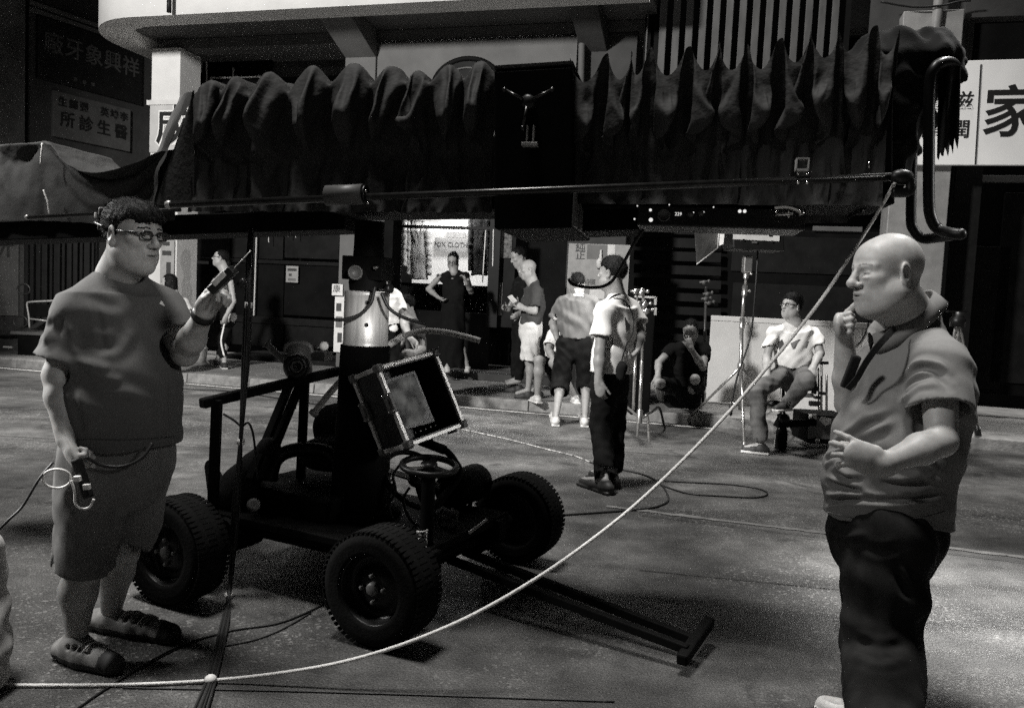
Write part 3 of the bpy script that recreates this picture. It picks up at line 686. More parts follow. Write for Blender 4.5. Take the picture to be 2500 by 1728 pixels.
# ---- dolly
W = [Vector((-.5, 3.15, 0)), Vector((.1, 4.35, 0)), Vector((-1.45, 3.47, 0)), Vector((-.85, 4.67, 0))]   # near right, far right, near left, far left
AX = (W[1] - W[0]).normalized(); LG = Vector((AX.y, -AX.x, 0))       # axle direction (away), long direction (right)
dl = thing('crane_dolly', (-.7, 3.9, 0), 'black four-wheeled crane dolly with thick central post and steering wheels', 'dolly')
RW = .232
def wheel(c, out):
    c = Vector((c.x, c.y, RW)); o = out.normalized()
    tread = [(.085, .155), (.092, .185), (.088, .212), (.072, .226), (.04, RW), (0, RW + .001), (-.04, RW), (-.072, .226), (-.088, .212), (-.092, .185), (-.085, .155), (-.085, .140), (.085, .140), (.085, .155)]
    mb = MB(); mb.lathe(c, o, tread, 72); w = mb.build('wheel', M('rubber'), dl)
    mb = MB()
    x = o.cross(UP); 
    for k in range(60):                                   # shoulder blocks of the tread
        t = 2 * math.pi * k / 60; rd = x * math.cos(t) + UP * math.sin(t); tg = rd.cross(o)
        for sd_ in (-1, 1):
            mb.box(c + rd * .2285 + o * (.066 * sd_) + tg * (.004 * sd_), o * .02, tg * .0078, rd * .003)
        mb.box(c + rd * .231 + tg * .006, o * .022, (tg + o * .4).normalized() * .0075, rd * .003)
    mb.build('tread', M('rubber'), w)
    mb = MB(); mb.lathe(c, o, [(.078, .150), (.084, .143), (.07, .136), (.03, .128), (.02, .118), (.028, .09), (.045, .07), (.05, .05), (.05, 0)], 40); mb.lathe(c, o, [(-.08, .15), (-.06, .12), (-.06, 0)], 30); mb.build('rim', M('rim_black'), w)
    mb = MB(); mb.lathe(c, o, [(.05, 0.0), (.05, .028), (.066, .026), (.072, .018), (.072, 0)], 20); mb.build('hub', M('plastic_grey'), w)
    for k in range(4):
        t = math.pi / 4 + math.pi / 2 * k + .7; mb = MB(); mb.lathe(c + (x * math.cos(t) + UP * math.sin(t)) * .052, o, [(.04, .009), (.066, .009), (.07, .005), (.07, 0)], 8); mb.build('wheel_nut', M('plastic_grey'), w)
for c, s_ in zip(W, (-1, 1, -1, 1)): wheel(c + AX * (.05 * -s_), AX * s_)
cen = (W[0] + W[1] + W[2] + W[3]) / 4
def dpt(l, a, z): return Vector((cen.x, cen.y, 0)) + LG * l + AX * a + UP * z       # dolly frame: along, across(away), up
HL, HA = .48, .67
for l in (-HL, HL):
    mb = MB(); mb.tube([dpt(l, -HA + .1, RW), dpt(l, HA - .1, RW)], .045, 14); mb.tube([dpt(l, -HA + .22, RW), dpt(l, -HA + .42, RW)], .085, 16); mb.tube([dpt(l, HA - .42, RW), dpt(l, HA - .22, RW)], .085, 16); mb.build('axle', M('paint_black'), dl)
for a in (-.30, .30):
    mb = MB(); mb.box(dpt(0, a, .27), LG * (HL + .12), AX * .04, UP * .05); mb.build('chassis_rail', M('paint_black'), dl, bevel=.008)
mb = MB(); mb.box(dpt(-.05, 0, .31), LG * .62, AX * .42, UP * .018); mb.build('deck', M('paint_black'), dl, bevel=.006)
mb = MB(); mb.box(dpt(-.22, -.08, .38), LG * .22, AX * .2, UP * .06); mb.box(dpt(-.48, .1, .37), LG * .14, AX * .24, UP * .05); mb.build('battery_box', M('paint_black'), dl, bevel=.015)
mb = MB(); mb.lathe(dpt(.30, .42, .42), AX, [(-.14, 0), (-.14, .085), (-.12, .095), (.14, .095), (.16, .085), (.16, 0)], 20); mb.build('motor', M('paint_black'), dl)
# post: three nested columns, steel cylinder, turning head
post = Vector((-.7, 3.9, 0)); pz = lambda v: P(880, v, 3.9).z
mb = MB(); mb.lathe(post, UP, [(.3, 0), (.3, .20), (.36, .20), (.37, .145), (pz(1000), .125), (pz(842), .118), (pz(842), 0)], 40); mb.build('post', M('paint_black'), dl)
mb = MB(); mb.lathe(post, UP, [(pz(842) + .001, .108), (pz(834), .108), (pz(832), .105), (pz(722), .105), (pz(721), .107), (pz(711), .107), (pz(710), 0)], 48); cyl_ = mb.build('steel_cylinder', M('steel_brushed'), dl)
for u, v in [(886, 738), (894, 793)]:
    d = (P(u, v, 3.9) - post); mb = MB(); mb.lathe(Vector((post.x + .02, post.y - .104, P(u, v, 3.8).z)), (.15, -1, 0), [(0, .010), (.004, .010), (.004, .006), (.001, .006), (.001, 0)], 12); mb.build('bolt', M('plastic_dark'), cyl_)
mb = MB(); mb.lathe(post, UP, [(pz(710), .085), (pz(690), .09), (pz(640), .075), (pz(600), .07), (pz(540), .07)], 24); mb.box(post + UP * pz(655), BT * .10, BN * .08, UP * .055); hd = mb.build('turning_head', M('paint_black'), dl, bevel=.004)
mb = MB(); mb.lathe(P(868, 666, 3.78), (.1, -1, .05), [(0, .034), (.02, .034), (.022, .028), (.012, .024), (.012, 0)], 20); mb.build('spirit_level', M('plastic_grey'), hd)
mb = MB(); mb.lathe(P(918, 652, 3.8), (0, -1, 0), [(0, .012), (.02, .012), (.022, 0)], 10); mb.build('bolt', M('chrome'), hd)
mb = MB(); mb.lathe(P(936, 704, 3.8), (1, -.6, 0), [(-.02, .01), (.02, .01), (.02, .022), (.045, .022), (.045, 0)], 12); mb.build('lock_knob', M('plastic_dark'), hd)
for pts in [[(915, 700), (905, 740), (878, 768), (840, 780), (815, 780)], [(932, 716), (950, 752), (985, 775), (1040, 792)]]:
    mb = MB(); mb.tube(bez([P(u, v, 3.74) for u, v in pts], 8), .008, 8); mb.build('head_cable', M('cable_black'), dl)
# guard frame on the left
A0, A1 = P(492, 985, 3.55), P(830, 905, 4.25)
mb = MB(); mb.bar(A0, A1, .045, .045); mb.build('guard_rail', M('paint_black'), dl, bevel=.008)
for u, t_, y in [(530, 975, 3.6), (745, 918, 4.08)]:
    a = P(u, t_, y); mb = MB(); mb.bar(a, Vector((a.x - .01, a.y, .30)), .042, .042); mb.build('guard_post', M('paint_black'), dl, bevel=.006)
for du in (0, 26):
    mb = MB(); mb.bar(P(712 + du, 925, 4.1), P(612 + du, 1170, 3.75), .034, .034); mb.build('guard_brace', M('paint_black'), dl)
mb = MB(); mb.bar(P(700, 996, 3.98), P(722, 993, 3.98), .02, .02); mb.build('brace_tie', M('paint_black'), dl)
# seats and bags lashed on the deck
sd = Solid(); sd.ell(dpt(-.30, .10, .56), (.17, .15, .09), k=.04).ell(dpt(-.36, .22, .66), (.13, .05, .15), k=.04).ripple(.006, 22, 4); solids('seat', [sd.mesh(.014)], M('cloth_black'), dl)
sd = Solid(); sd.cone(dpt(-.55, -.30, .40), dpt(-.40, -.25, .62), .09, .06, .05).cone(dpt(-.62, -.32, .36), dpt(-.75, -.28, .50), .06, .03, .05).ripple(.010, 26, 8); solids('tool_bag', [sd.mesh(.014)], M('cloth_black'), dl)
mb = MB(); mb.lathe(P(620, 1232, 3.6), (.2, -1, .3), [(0, .02), (.02, .03), (.025, .015), (.02, 0)], 12); mb.build('buckle', M('plastic_grey'), dl)
mb = MB(); mb.tube(bez([P(660, 1170, 3.9), P(675, 1120, 3.9), P(720, 1098, 3.95), P(790, 1100, 4.0), P(820, 1125, 4.0)], 8), .035, 12); mb.build('seat_rail', M('paint_black_gloss'), dl)
# steering: upright column with a flat wheel, and a tilted one behind
def swheel(name, c, nrm, r, tr):
    c = Vector(c); nrm = Vector(nrm).normalized(); x = nrm.cross(Vector((0, 1, .1))).normalized(); y = nrm.cross(x)
    mb = MB(); pts = [c + (x * math.cos(t) + y * math.sin(t)) * r for t in [2 * math.pi * i / 40 for i in range(41)]]; mb.tube(pts, tr, 10, caps=False); w = mb.build(name, M('paint_black_gloss'), dl)
    for k in range(3):
        t = 2 * math.pi * k / 3 + .4; mb = MB(); mb.bar(c, c + (x * math.cos(t) + y * math.sin(t)) * r, .03, .012, nrm); mb.build('spoke', M('alu' if k == 0 else 'paint_black_gloss'), w)
    mb = MB(); mb.lathe(c, nrm, [(-.02, 0), (-.02, .035), (.012, .035), (.016, 0)], 16); mb.build('hub', M('paint_black_gloss'), w)
sc_ = P(1048, 1137, 3.45); swheel('steering_wheel', sc_, (.05, -.12, 1), .115, .014)
swheel('steering_wheel', P(1015, 1170, 3.95), (.5, -.45, .75), .17, .014)
swheel('steering_wheel', P(1085, 1195, 4.05), (.6, -.5, .5), .17, .012)
mb = MB(); mb.lathe(Vector((sc_.x, sc_.y, 0)), UP, [(.30, .045), (.34, .03), (sc_.z - .02, .03)], 16); mb.build('steering_column', M('paint_black'), dl)
cb = Vector((sc_.x - .015, sc_.y - .04, 0)); z0, z1 = P(1045, 1345, 3.4).z, P(1045, 1295, 3.4).z
mb = MB(); mb.tube([cb + Vector((.022 * math.cos(t), .022 * math.sin(t), z0 + (z1 - z0) * t / (2 * math.pi * 6))) for t in [2 * math.pi * 6 * i / 96 for i in range(97)]], .0045, 6); mb.build('coil_spring', M('alu'), dl)
mb = MB(); mb.tube([P(1146, 1300, 3.6), P(1188, 1268, 3.7)], .007, 6); mb.build('brake_lever', M('alu'), dl)
for pts in [[(1000, 1190), (985, 1220), (1000, 1265), (1030, 1290)], [(960, 1180), (948, 1230), (960, 1270)], [(980, 1130), (960, 1160), (965, 1200), (940, 1240)], [(890, 1302), (905, 1306), (925, 1300), (950, 1303), (975, 1312)]]:
    mb = MB(); mb.tube(bez([P(u, v, 3.72) for u, v in pts], 8), .007, 6); mb.build('hose', M('cable_black'), dl)
sd = Solid()
for i in range(7): sd.cone(P(1075 + i * 6, 1270 - (i % 3) * 12, 3.75), P(1105 + i * 2, 1250 + (i % 2) * 20, 3.7), .012, .008, .006)
solids('rag', [sd.mesh(.005)], M('plastic_grey'), dl)
# tow bar lying forward
T1, T2 = G(1697, 1560, .05), G(1705, 1548, .05)
mb = MB(); mb.bar(dpt(HL + .02, .10, .20), G(1690, 1560, .08), .035, .035); mb.bar(dpt(HL + .02, -.04, .20), G(1680, 1585, .08), .035, .035); mb.build('tow_bar', M('paint_black'), dl, bevel=.005)
mb = MB(); mb.bar(G(1732, 1515, .10), G(1664, 1612, .06), .045, .045); mb.build('tow_handle', M('paint_black'), dl, bevel=.008)

# ---- monitor in its flight case
c0, c1_, c2_, c3_ = P(923, 900, 3.5), P(1060, 862, 3.74), P(1004, 1082, 3.5), P(854, 936, 3.66)
e1 = c1_ - c0; e2 = c2_ - c0; e2 = e2 - e1 * (e1.dot(e2) / e1.dot(e1)) * .4; e3 = e1.cross(e2).normalized(); e3 = e3 if e3.y > 0 else -e3
w_, h_ = e1.length, e2.length; e1n, e2n = e1.normalized(), e2.normalized(); dp = .19
mc = thing('monitor_case', c0 + e2, 'black flight case with aluminium edges holding a monitor, tilted on the dolly', 'monitor case')
cp = lambda a, b, c: c0 + e1n * a + e2n * b + e3 * c
mb = MB(); th = .012
for A, B in [((0, 0, 0), (w_, th, dp)), ((0, h_ - th, 0), (w_, h_, dp)), ((0, th, 0), (th, h_ - th, dp)), ((w_ - th, th, 0), (w_, h_ - th, dp)), ((th, th, dp - th), (w_ - th, h_ - th, dp))]:
    a, b, c = A; d, e, f = B; mb.hexa([cp(a, b, c), cp(d, b, c), cp(d, e, c), cp(a, e, c), cp(a, b, f), cp(d, b, f), cp(d, e, f), cp(a, e, f)])
mb.build('shell', M('case_laminate'), mc)
for a, b in [((0, 0, 0), (w_, 0, 0)), ((0, h_, 0), (w_, h_, 0)), ((0, 0, 0), (0, h_, 0)), ((w_, 0, 0), (w_, h_, 0)), ((0, 0, dp), (0, h_, dp)), ((0, 0, 0), (0, 0, dp)), ((0, h_, 0), (0, h_, dp)), ((w_, h_, 0), (w_, h_, dp)), ((0, 0, dp), (w_, 0, dp)), ((w_, 0, 0), (w_, 0, dp))]:
    mb = MB(); A, B = cp(*a), cp(*b); out = ((A + B) / 2 - cp(w_ / 2, h_ / 2, dp / 2)).normalized() * .002; mb.bar(A + out, B + out, .020, .020, e3 if abs((B - A).dot(e3)) < .01 else e1n); mb.build('edge_profile', M('alu'), mc, bevel=.003)
for a in [(0, 0, 0), (0, h_, 0), (w_, 0, 0), (w_, h_, 0), (0, 0, dp), (0, h_, dp)]:
    mb = MB(); c = cp(*a); mb.box(c, e1n * .019, e2n * .019, e3 * .019); b_ = mb.build('corner', M('plastic_grey'), mc, bevel=.008)
    mb = MB()
    for d in (e1n, e2n): mb.ball(c - e3 * .02 + d * .01 * (1 if a[0] == 0 else -1), .004, 8)
    mb.build('rivet', M('chrome'), b_)
for a in [(0, h_ * .45, .0), (0, h_ * .45, dp)]:
    c = cp(-.008, a[1], a[2]); mb = MB(); mb.box(c, e1n * .010, e2n * .045, e3 * .024); mb.box(c - e1n * .010, e1n * .006, e2n * .022, e3 * .012); lt = mb.build('latch', M('plastic_grey'), mc, bevel=.004)
    for d in (-1, 1):
        for f in (-1, 1): mb = MB(); mb.ball(c + e2n * .036 * d + e3 * .017 * f - e1n * .011, .0055, 8); mb.build('rivet', M('chrome'), lt)
scrm = bpy.data.materials.new('screen'); scrm.use_nodes = True; n = scrm.node_tree.nodes; l = scrm.node_tree.links; b = n['Principled BSDF']
tc = n.new('ShaderNodeTexCoord'); nz = n.new('ShaderNodeTexNoise'); nz.inputs['Scale'].default_value = 11; nz.inputs['Detail'].default_value = 5; l.new(tc.outputs['Object'], nz.inputs['Vector'])
cr = n.new('ShaderNodeValToRGB'); l.new(nz.outputs[0], cr.inputs[0]); cr.color_ramp.elements[0].position = .42; cr.color_ramp.elements[0].color = (.008, .008, .008, 1); cr.color_ramp.elements[1].position = .72; cr.color_ramp.elements[1].color = (.22, .22, .21, 1)
l.new(cr.outputs[0], b.inputs['Emission Color']); b.inputs['Emission Strength'].default_value = .45; b.inputs['Base Color'].default_value = (.01, .01, .01, 1); b.inputs['Roughness'].default_value = .5; b.inputs['Specular IOR Level'].default_value = .2
mb = MB(); mb.hexa([cp(a, b_, c) for c in (.05, .08) for a, b_ in ((.035, .05), (w_ - .10, .045), (w_ - .10, h_ - .05), (.035, h_ - .06))]); ms = mb.build('monitor', M('plastic_dark'), mc, bevel=.004)
mb = MB(); mb.add([cp(a, b_, .048) for a, b_ in ((.05, .065), (w_ - .115, .06), (w_ - .115, h_ * .62), (w_ - .16, h_ - .075), (.05, h_ - .075))], [(0, 1, 2, 3, 4)]); mb.build('screen', scrm, ms)
for k in range(6): mb = MB(); c = cp(.06 + k * .03, h_ - .035, .04); mb.ball(c, .004, 8); mb.build('button', M('alu'), ms)
mb = MB(); mb.box(cp(w_ + .012, h_ * .5, .06), e1n * .014, e2n * .03, e3 * .05); mb.build('handle', M('plastic_dark'), mc, bevel=.005)
for x in (.03, w_ * .45, w_ - .03): mb = MB(); mb.box(cp(x, h_ + .016, .05), e1n * .016, e2n * .008, e3 * .016); mb.build('foot', M('rubber'), mc)
arm = [cp(w_ * .48, h_ + .01, dp * .6), P(1085, 1098, 3.62), P(1113, 1130, 3.6), P(1122, 1155, 3.58), P(1105, 1185, 3.56), P(1058, 1240, 3.5), P(1050, 1262, 3.48)]
mb = MB(); mb.tube(bez(arm, 6), .016, 12); mb.tube([arm[0], arm[1]], .022, 12); mb.build('support_arm', M('paint_black'), mc)

# ---- boom
bo = thing('crane_boom', BP(0, 0, 1.7), 'long dark crane boom with tubular rails balanced on the post', 'crane boom')
R0, R1 = BA(412, 500, -.47), BA(2180, 432, -.47)
mb = MB(); mb.tube([R0, R1], .015, 16); mb.build('front_rail', M('rail_metal'), bo)
mb = MB(); mb.ball(R1 + BT * .03, (.045, .03, .028), 16); mb.tube(bez([R1, R1 + BT * .05, R1 + BT * .06 - UP * .05, BA(2178, 470, -.47)], 6), .018, 12); mb.build('rail_elbow', M('paint_black_gloss'), bo)
mb = MB(); mb.ball(R0, .019, 12); mb.build('rail_cap', M('alu'), bo)
L0, L1 = BA(66, 531, -.22), BA(440, 512, -.30)
mb = MB(); mb.tube([L0, L1], .010, 12); mb.build('side_rail', M('rail_metal'), bo)
mb = MB(); mb.ball(L0, .013, 12); mb.build('rail_cap', M('alu'), bo)
def beam(name, u0, v0a, v0b, u1, v1a, v1b, o0, o1, m='paint_black', bev=.006):
    a, b_, c, d = BA(u0, v0a, o0), BA(u0, v0b, o0), BA(u1, v1a, o0), BA(u1, v1b, o0); dd = BN * (o1 - o0)
    mb = MB(); mb.hexa([b_, d, d + dd, b_ + dd, a, c, c + dd, a + dd]); return mb.build(name, M(m), bo, bevel=bev)
beam('beam', -160, 548, 592, 840, 508, 560, .02, .30)
beam('beam', 800, 478, 516, 2185, 446, 498, -.20, .22)
beam('beam_lower', 1420, 480, 565, 1560, 478, 560, -.1, .25)
mb = MB(); mb.tube([BA(798, 478, -.46), BA(888, 474, -.46)], .042, 24); mt = mb.build('motor_drum', M('plastic_grey'), bo)
mb = MB(); mb.tube([BA(889, 474, -.46), BA(895, 474, -.46)], .036, 20); mb.build('end_plate', M('plastic_dark'), mt)
for u, v in [(893, 467), (898, 496)]: mb = MB(); mb.ball(BA(u, v, -.49), .006, 8); mb.build('bolt', M('chrome'), mt)
# weight bucket
wb = beam('weight_box', 1206, 172, 560, 1398, 160, 556, -.42, .28, 'paint_black', .01)
a, b_ = BA(1206, 168, -.42), BA(1398, 156, -.42); mb = MB(); mb.hexa([a, b_, b_ + BN * .7, a + BN * .7, a + UP * .012, b_ + UP * .012, b_ + BN * .7 + UP * .02, a + BN * .7 + UP * .02]); mb.build('lid', M('cloth_cover'), wb)
for k in range(4):
    o_ = -.36 + k * .16; a = BA(1399, 480, -.42) + BN * (o_ + .42); mb = MB(); zt, zb = BA(1398, 470, -.42).z, BA(1398, 552, -.42).z
    mb.box(Vector((a.x, a.y, (zt + zb) / 2)) + BT * .006, BT * .006, BN * .06, UP * ((zt - zb) / 2)); mb.build('weight_plate', M('plastic_grey'), wb, bevel=.003)
kc = BA(1288, 248, -.46)
mb = MB(); mb.lathe(kc + BN * .04, -BN, [(0, .03), (.035, .03), (.045, .02), (.045, 0)], 16); kb = mb.build('lock_knob', M('plastic_dark'), wb)
for ang in (25, 155, 262):
    d = BT * math.cos(R(ang)) + UP * math.sin(R(ang)); mb = MB(); mb.tube([kc + d * .02, kc + d * .10], .007, 8); mb.ball(kc + d * .105, .011, 8); mb.build('arm', M('rail_metal'), kb)
a = BA(1296, 310, -.45); mb = MB()
for s_ in (-1, 1): mb.box(a + BT * .013 * s_ - UP * .03, BT * .003, BN * .012, UP * .035)
mb.box(a - UP * .07, BT * .032, BN * .02, UP * .007); mb.build('clamp', M('alu'), wb, bevel=.002)
# bracket on the rail
mb = MB(); zt, zb = BA(1950, 386, -.49).z, BA(1950, 418, -.49).z; ss0, ss1 = BOOM.q(1943, 400, -.49)[0], BOOM.q(1975, 400, -.49)[0]
w4 = .004
for s0, s1, z0, z1 in [(ss0, ss1, zt - w4, zt), (ss0, ss1, zb, zb + w4 * 2), (ss0, ss0 + w4, zb, zt), (ss1 - w4, ss1, zb, zt)]:
    mb.hexa([BP(s, o, z) for z in (z0, z1) for s, o in ((s0, -.50), (s1, -.50), (s1, -.46), (s0, -.46))])
mb.build('bracket', M('alu'), bo)
for u in (1948, 1970):
    for v in (424, 446): mb = MB(); mb.ball(BA(u, v, -.495), .0065, 8); mb.build('bolt', M('chrome'), bo)
mb = MB(); mb.tube([BA(2121, 396, -.42), BA(2121, 410, -.42)], .003, 6); mb.build('pin', M('chrome'), bo)
# tubes bent round the tail of the boom
tb = [BA(2345, 572, -.18), BA(2325, 570, -.16), BA(2292, 560, -.1), BA(2274, 535, -.1), BA(2268, 490, -.1), BA(2268, 350, -.1), BA(2270, 210, -.1), BA(2283, 165, -.1), BA(2312, 152, -.05), BA(2335, 165, .05), BA(2340, 200, .1)]
mb = MB(); mb.tube(bez(tb, 8), .022, 14); mb.ball(tb[0], .023, 12); mb.build('tail_tube', M('paint_black_gloss'), bo)
tb = [BA(2228, 320, .05), BA(2226, 420, .05), BA(2224, 530, .05), BA(2230, 560, .05), BA(2252, 582, .05), BA(2290, 580, 0), BA(2330, 574, -.1)]
mb = MB(); mb.tube(bez(tb, 8), .021, 14); mb.build('tail_tube', M('paint_black_gloss'), bo)
beam('tail_plate', 2100, 440, 520, 2210, 430, 455, -.05, .2)
for u, v in [(2108, 513), (2166, 470), (2131, 500)]: mb = MB(); mb.ball(BA(u, v, -.07), .005, 6); mb.build('bolt', M('alu'), bo)

beam('shadow_block', 1405, 300, 450, 2180, 200, 420, -.28, .34)  # unseen block added inside the cover to widen the boom's shadow
# ---- control unit slung under the boom
cu = thing('control_unit', BA(1740, 568, -.2), 'black control unit with glowing indicator lights slung under the boom', 'control unit')
a, b_ = BOOM.q(1558, 500, -.22), BOOM.q(1965, 562, -.22)
mb = MB(); mb.hexa([BP(s, o, z) for z in (b_[1], a[1]) for s, o in ((a[0], -.22), (b_[0], -.22), (b_[0], .08), (a[0], .08))]); mb.build('housing', M('plastic_dark'), cu, bevel=.006)
mb = MB(); mb.lathe(BA(1621, 526, -.22), -BN, [(0, .026), (.012, .026), (.014, .022), (.004, .02), (.004, 0)], 20); mb.build('dial', M('plastic_grey'), cu)
for u, v in [(1686, 523), (1711, 521)]: mb = MB(); mb.lathe(BA(u, v, -.22), -BN, [(0, .013), (.016, .011), (.018, 0)], 12); mb.build('knob', M('plastic_grey'), cu)
for u, v, r in [(1589, 537, .0085), (1588, 513, .006), (1693, 519, .003), (1718, 518, .003), (1806, 516, .007), (1818, 516, .007), (1556, 503, .003), (1742, 506, .003), (1549, 535, .004), (1634, 500, .003)]:
    mb = MB(); mb.lathe(BA(u, v, -.22), -BN, [(0, r), (.003, r), (.005, 0)], 10); mb.build('indicator_light', M('led'), cu)
text('229', 'display_digits', BA(1656, 523, -.224), BT, UP, .019, M('led'), cu, .002)
mb = MB(); fr(mb, 1714, 466, 1778, 475, -.2, -.15, BOOM); mb.build('label_plate', M('plastic_grey'), cu)
mb = MB(); mb.tube([BA(1795, 475, -.25), BA(1832, 500, -.25)], .006, 8); mb.build('lever', M('foam_pale'), cu)
mb = MB(); mb.tube(bez([BA(1890, 505, -.3), BA(1920, 503, -.3), BA(1950, 512, -.3), BA(1958, 525, -.3)], 6), .012, 8); mb.tube([BA(1893, 524, -.3), BA(1936, 522, -.3)], .006, 8); mb.build('handle', M('chrome'), cu)
for u, v in [(1895, 518), (1925, 517), (1953, 516), (1925, 529)]: mb = MB(); mb.ball(BA(u, v, -.31), .005, 8); mb.build('bolt', M('chrome'), cu)
mb = MB(); mb.tube(bez([BA(1570, 560, -.2), BA(1545, 600, -.2), BA(1520, 645, -.15), BA(1490, 690, -.1), BA(1450, 702, -.1), BA(1400, 695, -.1), BA(1388, 680, -.1)], 8), .007, 8); mb.build('cable', M('cable_black'), cu)

# ---- cloth covers thrown over the boom
from mathutils import noise as mn
def hang(V, F, pinned, frames=34, mass=.25, bend=.4, tension=12, sub=1):
    """let a sheet fall under gravity from its pinned points and keep the shape it takes"""
    me = bpy.data.meshes.new('sheet'); me.from_pydata([tuple(v) for v in V], [], F); me.update()
    o = bpy.data.objects.new('sheet', me); scene.collection.objects.link(o)
    g = o.vertex_groups.new(name='pin'); g.add(pinned, 1.0, 'REPLACE')
    m = o.modifiers.new('cloth', 'CLOTH'); st = m.settings; st.quality = 5; st.mass = mass; st.vertex_group_mass = 'pin'; st.air_damping = 3.0
    st.tension_stiffness = tension; st.compression_stiffness = tension; st.shear_stiffness = 4; st.bending_stiffness = bend
    m.collision_settings.use_collision = False; m.collision_settings.use_self_collision = False
    m.point_cache.frame_start = 1; m.point_cache.frame_end = frames + 2
    for f in range(1, frames + 1): scene.frame_set(f)
    ev = o.evaluated_get(bpy.context.evaluated_depsgraph_get()); out = bpy.data.meshes.new_from_object(ev)
    co = [Vector(v.co) for v in out.vertices]; bpy.data.objects.remove(o); bpy.data.meshes.remove(me); bpy.data.meshes.remove(out); scene.frame_set(1)
    return co
def sheet_obj(name, co, F, label, org):
    co2 = []
    for c in co:                                   # small creases the coarse sheet cannot take by itself
        a = mn.noise(c * 16) * .008 + mn.noise(Vector((c.x * 30, c.y * 30, c.z * 14))) * .005; b = mn.noise(c * 16 + Vector((9, 3, 5)))
        co2.append(c - BN * a + UP * b * .005 + BT * b * .005)
    mb = MB(); mb.add(co2, F, True); o = mb.build(name, M('cloth_cover'), None, org); sm = o.modifiers.new('smooth', 'SUBSURF'); sm.levels = 1; sm.render_levels = 1
    return tag(o, label, 'cloth cover')
def cover(label, pins, zt_px, zb_px, of, ob, slack, vs, seed, per=18, hoop=0.0):
    """a sheet laid over the boom: pinched at 'pins' along its front and back top edges, slack between them"""
    rnd = random.Random(seed); sp = [BOOM.q(u, zt_px(u), of)[0] for u in pins]; zp = [BOOM.q(u, zt_px(u), of)[1] + rnd.uniform(-.012, .012) for u in pins]
    NT, NF = 14, 26; V = []; pin = []; cols = (len(pins) - 1) * per + 1; W_ = NT + NF + 1
    for i in range(cols):
        f = i / per; k = min(int(f), len(pins) - 2); u = f - k; s = sp[k] + (sp[k + 1] - sp[k]) * u; zt = zp[k] + (zp[k + 1] - zp[k]) * u; arc = math.sin(math.pi * u); wd = sp[k + 1] - sp[k]; sl = slack * wd * (.8 + .4 * ((k * 7919) % 10) / 10)
        zb = BOOM.q(np.interp(s, [sp[0], sp[-1]], [pins[0], pins[-1]]), zb_px, of)[1] - .04
        for j in range(W_):
            if j <= NT: o_ = ob + (of - ob) * j / NT; z = zt - .03 * (1 - j / NT); V.append((s, o_, z + sl * arc * (1 + .25 * math.sin(j * 1.3 + k)) + hoop * arc))
            else:
                g = (j - NT) / NF; V.append((s + .012 * math.sin(g * 4 + k * 2), of - sl * .6 * arc * (1 - .45 * g) - vs * arc * math.sin(math.pi * min(1, g / .55)) - .01 * g + .01 * math.sin(i * .9 + k), zt + (hoop * arc) * (1 - g) - (zt - zb) * g))
            if (u < 1e-6 or i == cols - 1) and (j in (0, NT, NT - 1) or (j <= NT and j % 4 == 0)): pin.append(len(V) - 1)
            elif j == W_ - 1 and i % 2 == 0: pin.append(len(V) - 1)
            elif hoop and j <= NT and .22 < u < .78 and j >= 3 and i % 2 == 0 and j % 3 == 1: pin.append(len(V) - 1)
    V = [BP(*v) for v in V]; F = [(i * W_ + j, (i + 1) * W_ + j, (i + 1) * W_ + j + 1, i * W_ + j + 1) for i in range(cols - 1) for j in range(W_ - 1)]
    co = hang(V, F, pin); return sheet_obj('cloth_cover', co, F, label, BP((sp[0] + sp[-1]) / 2, 0, 1.8))
lin = lambda u0, v0, u1, v1: (lambda u: v0 + (v1 - v0) * (u - u0) / (u1 - u0))
cover('dark canvas cover gathered in rounded humps over the left half of the boom', [470, 537, 606, 700, 800, 905, 990, 1045, 1130, 1212], lin(470, 232, 1205, 188), 496, -.33, .42, .26, .17, 2, hoop=.045)
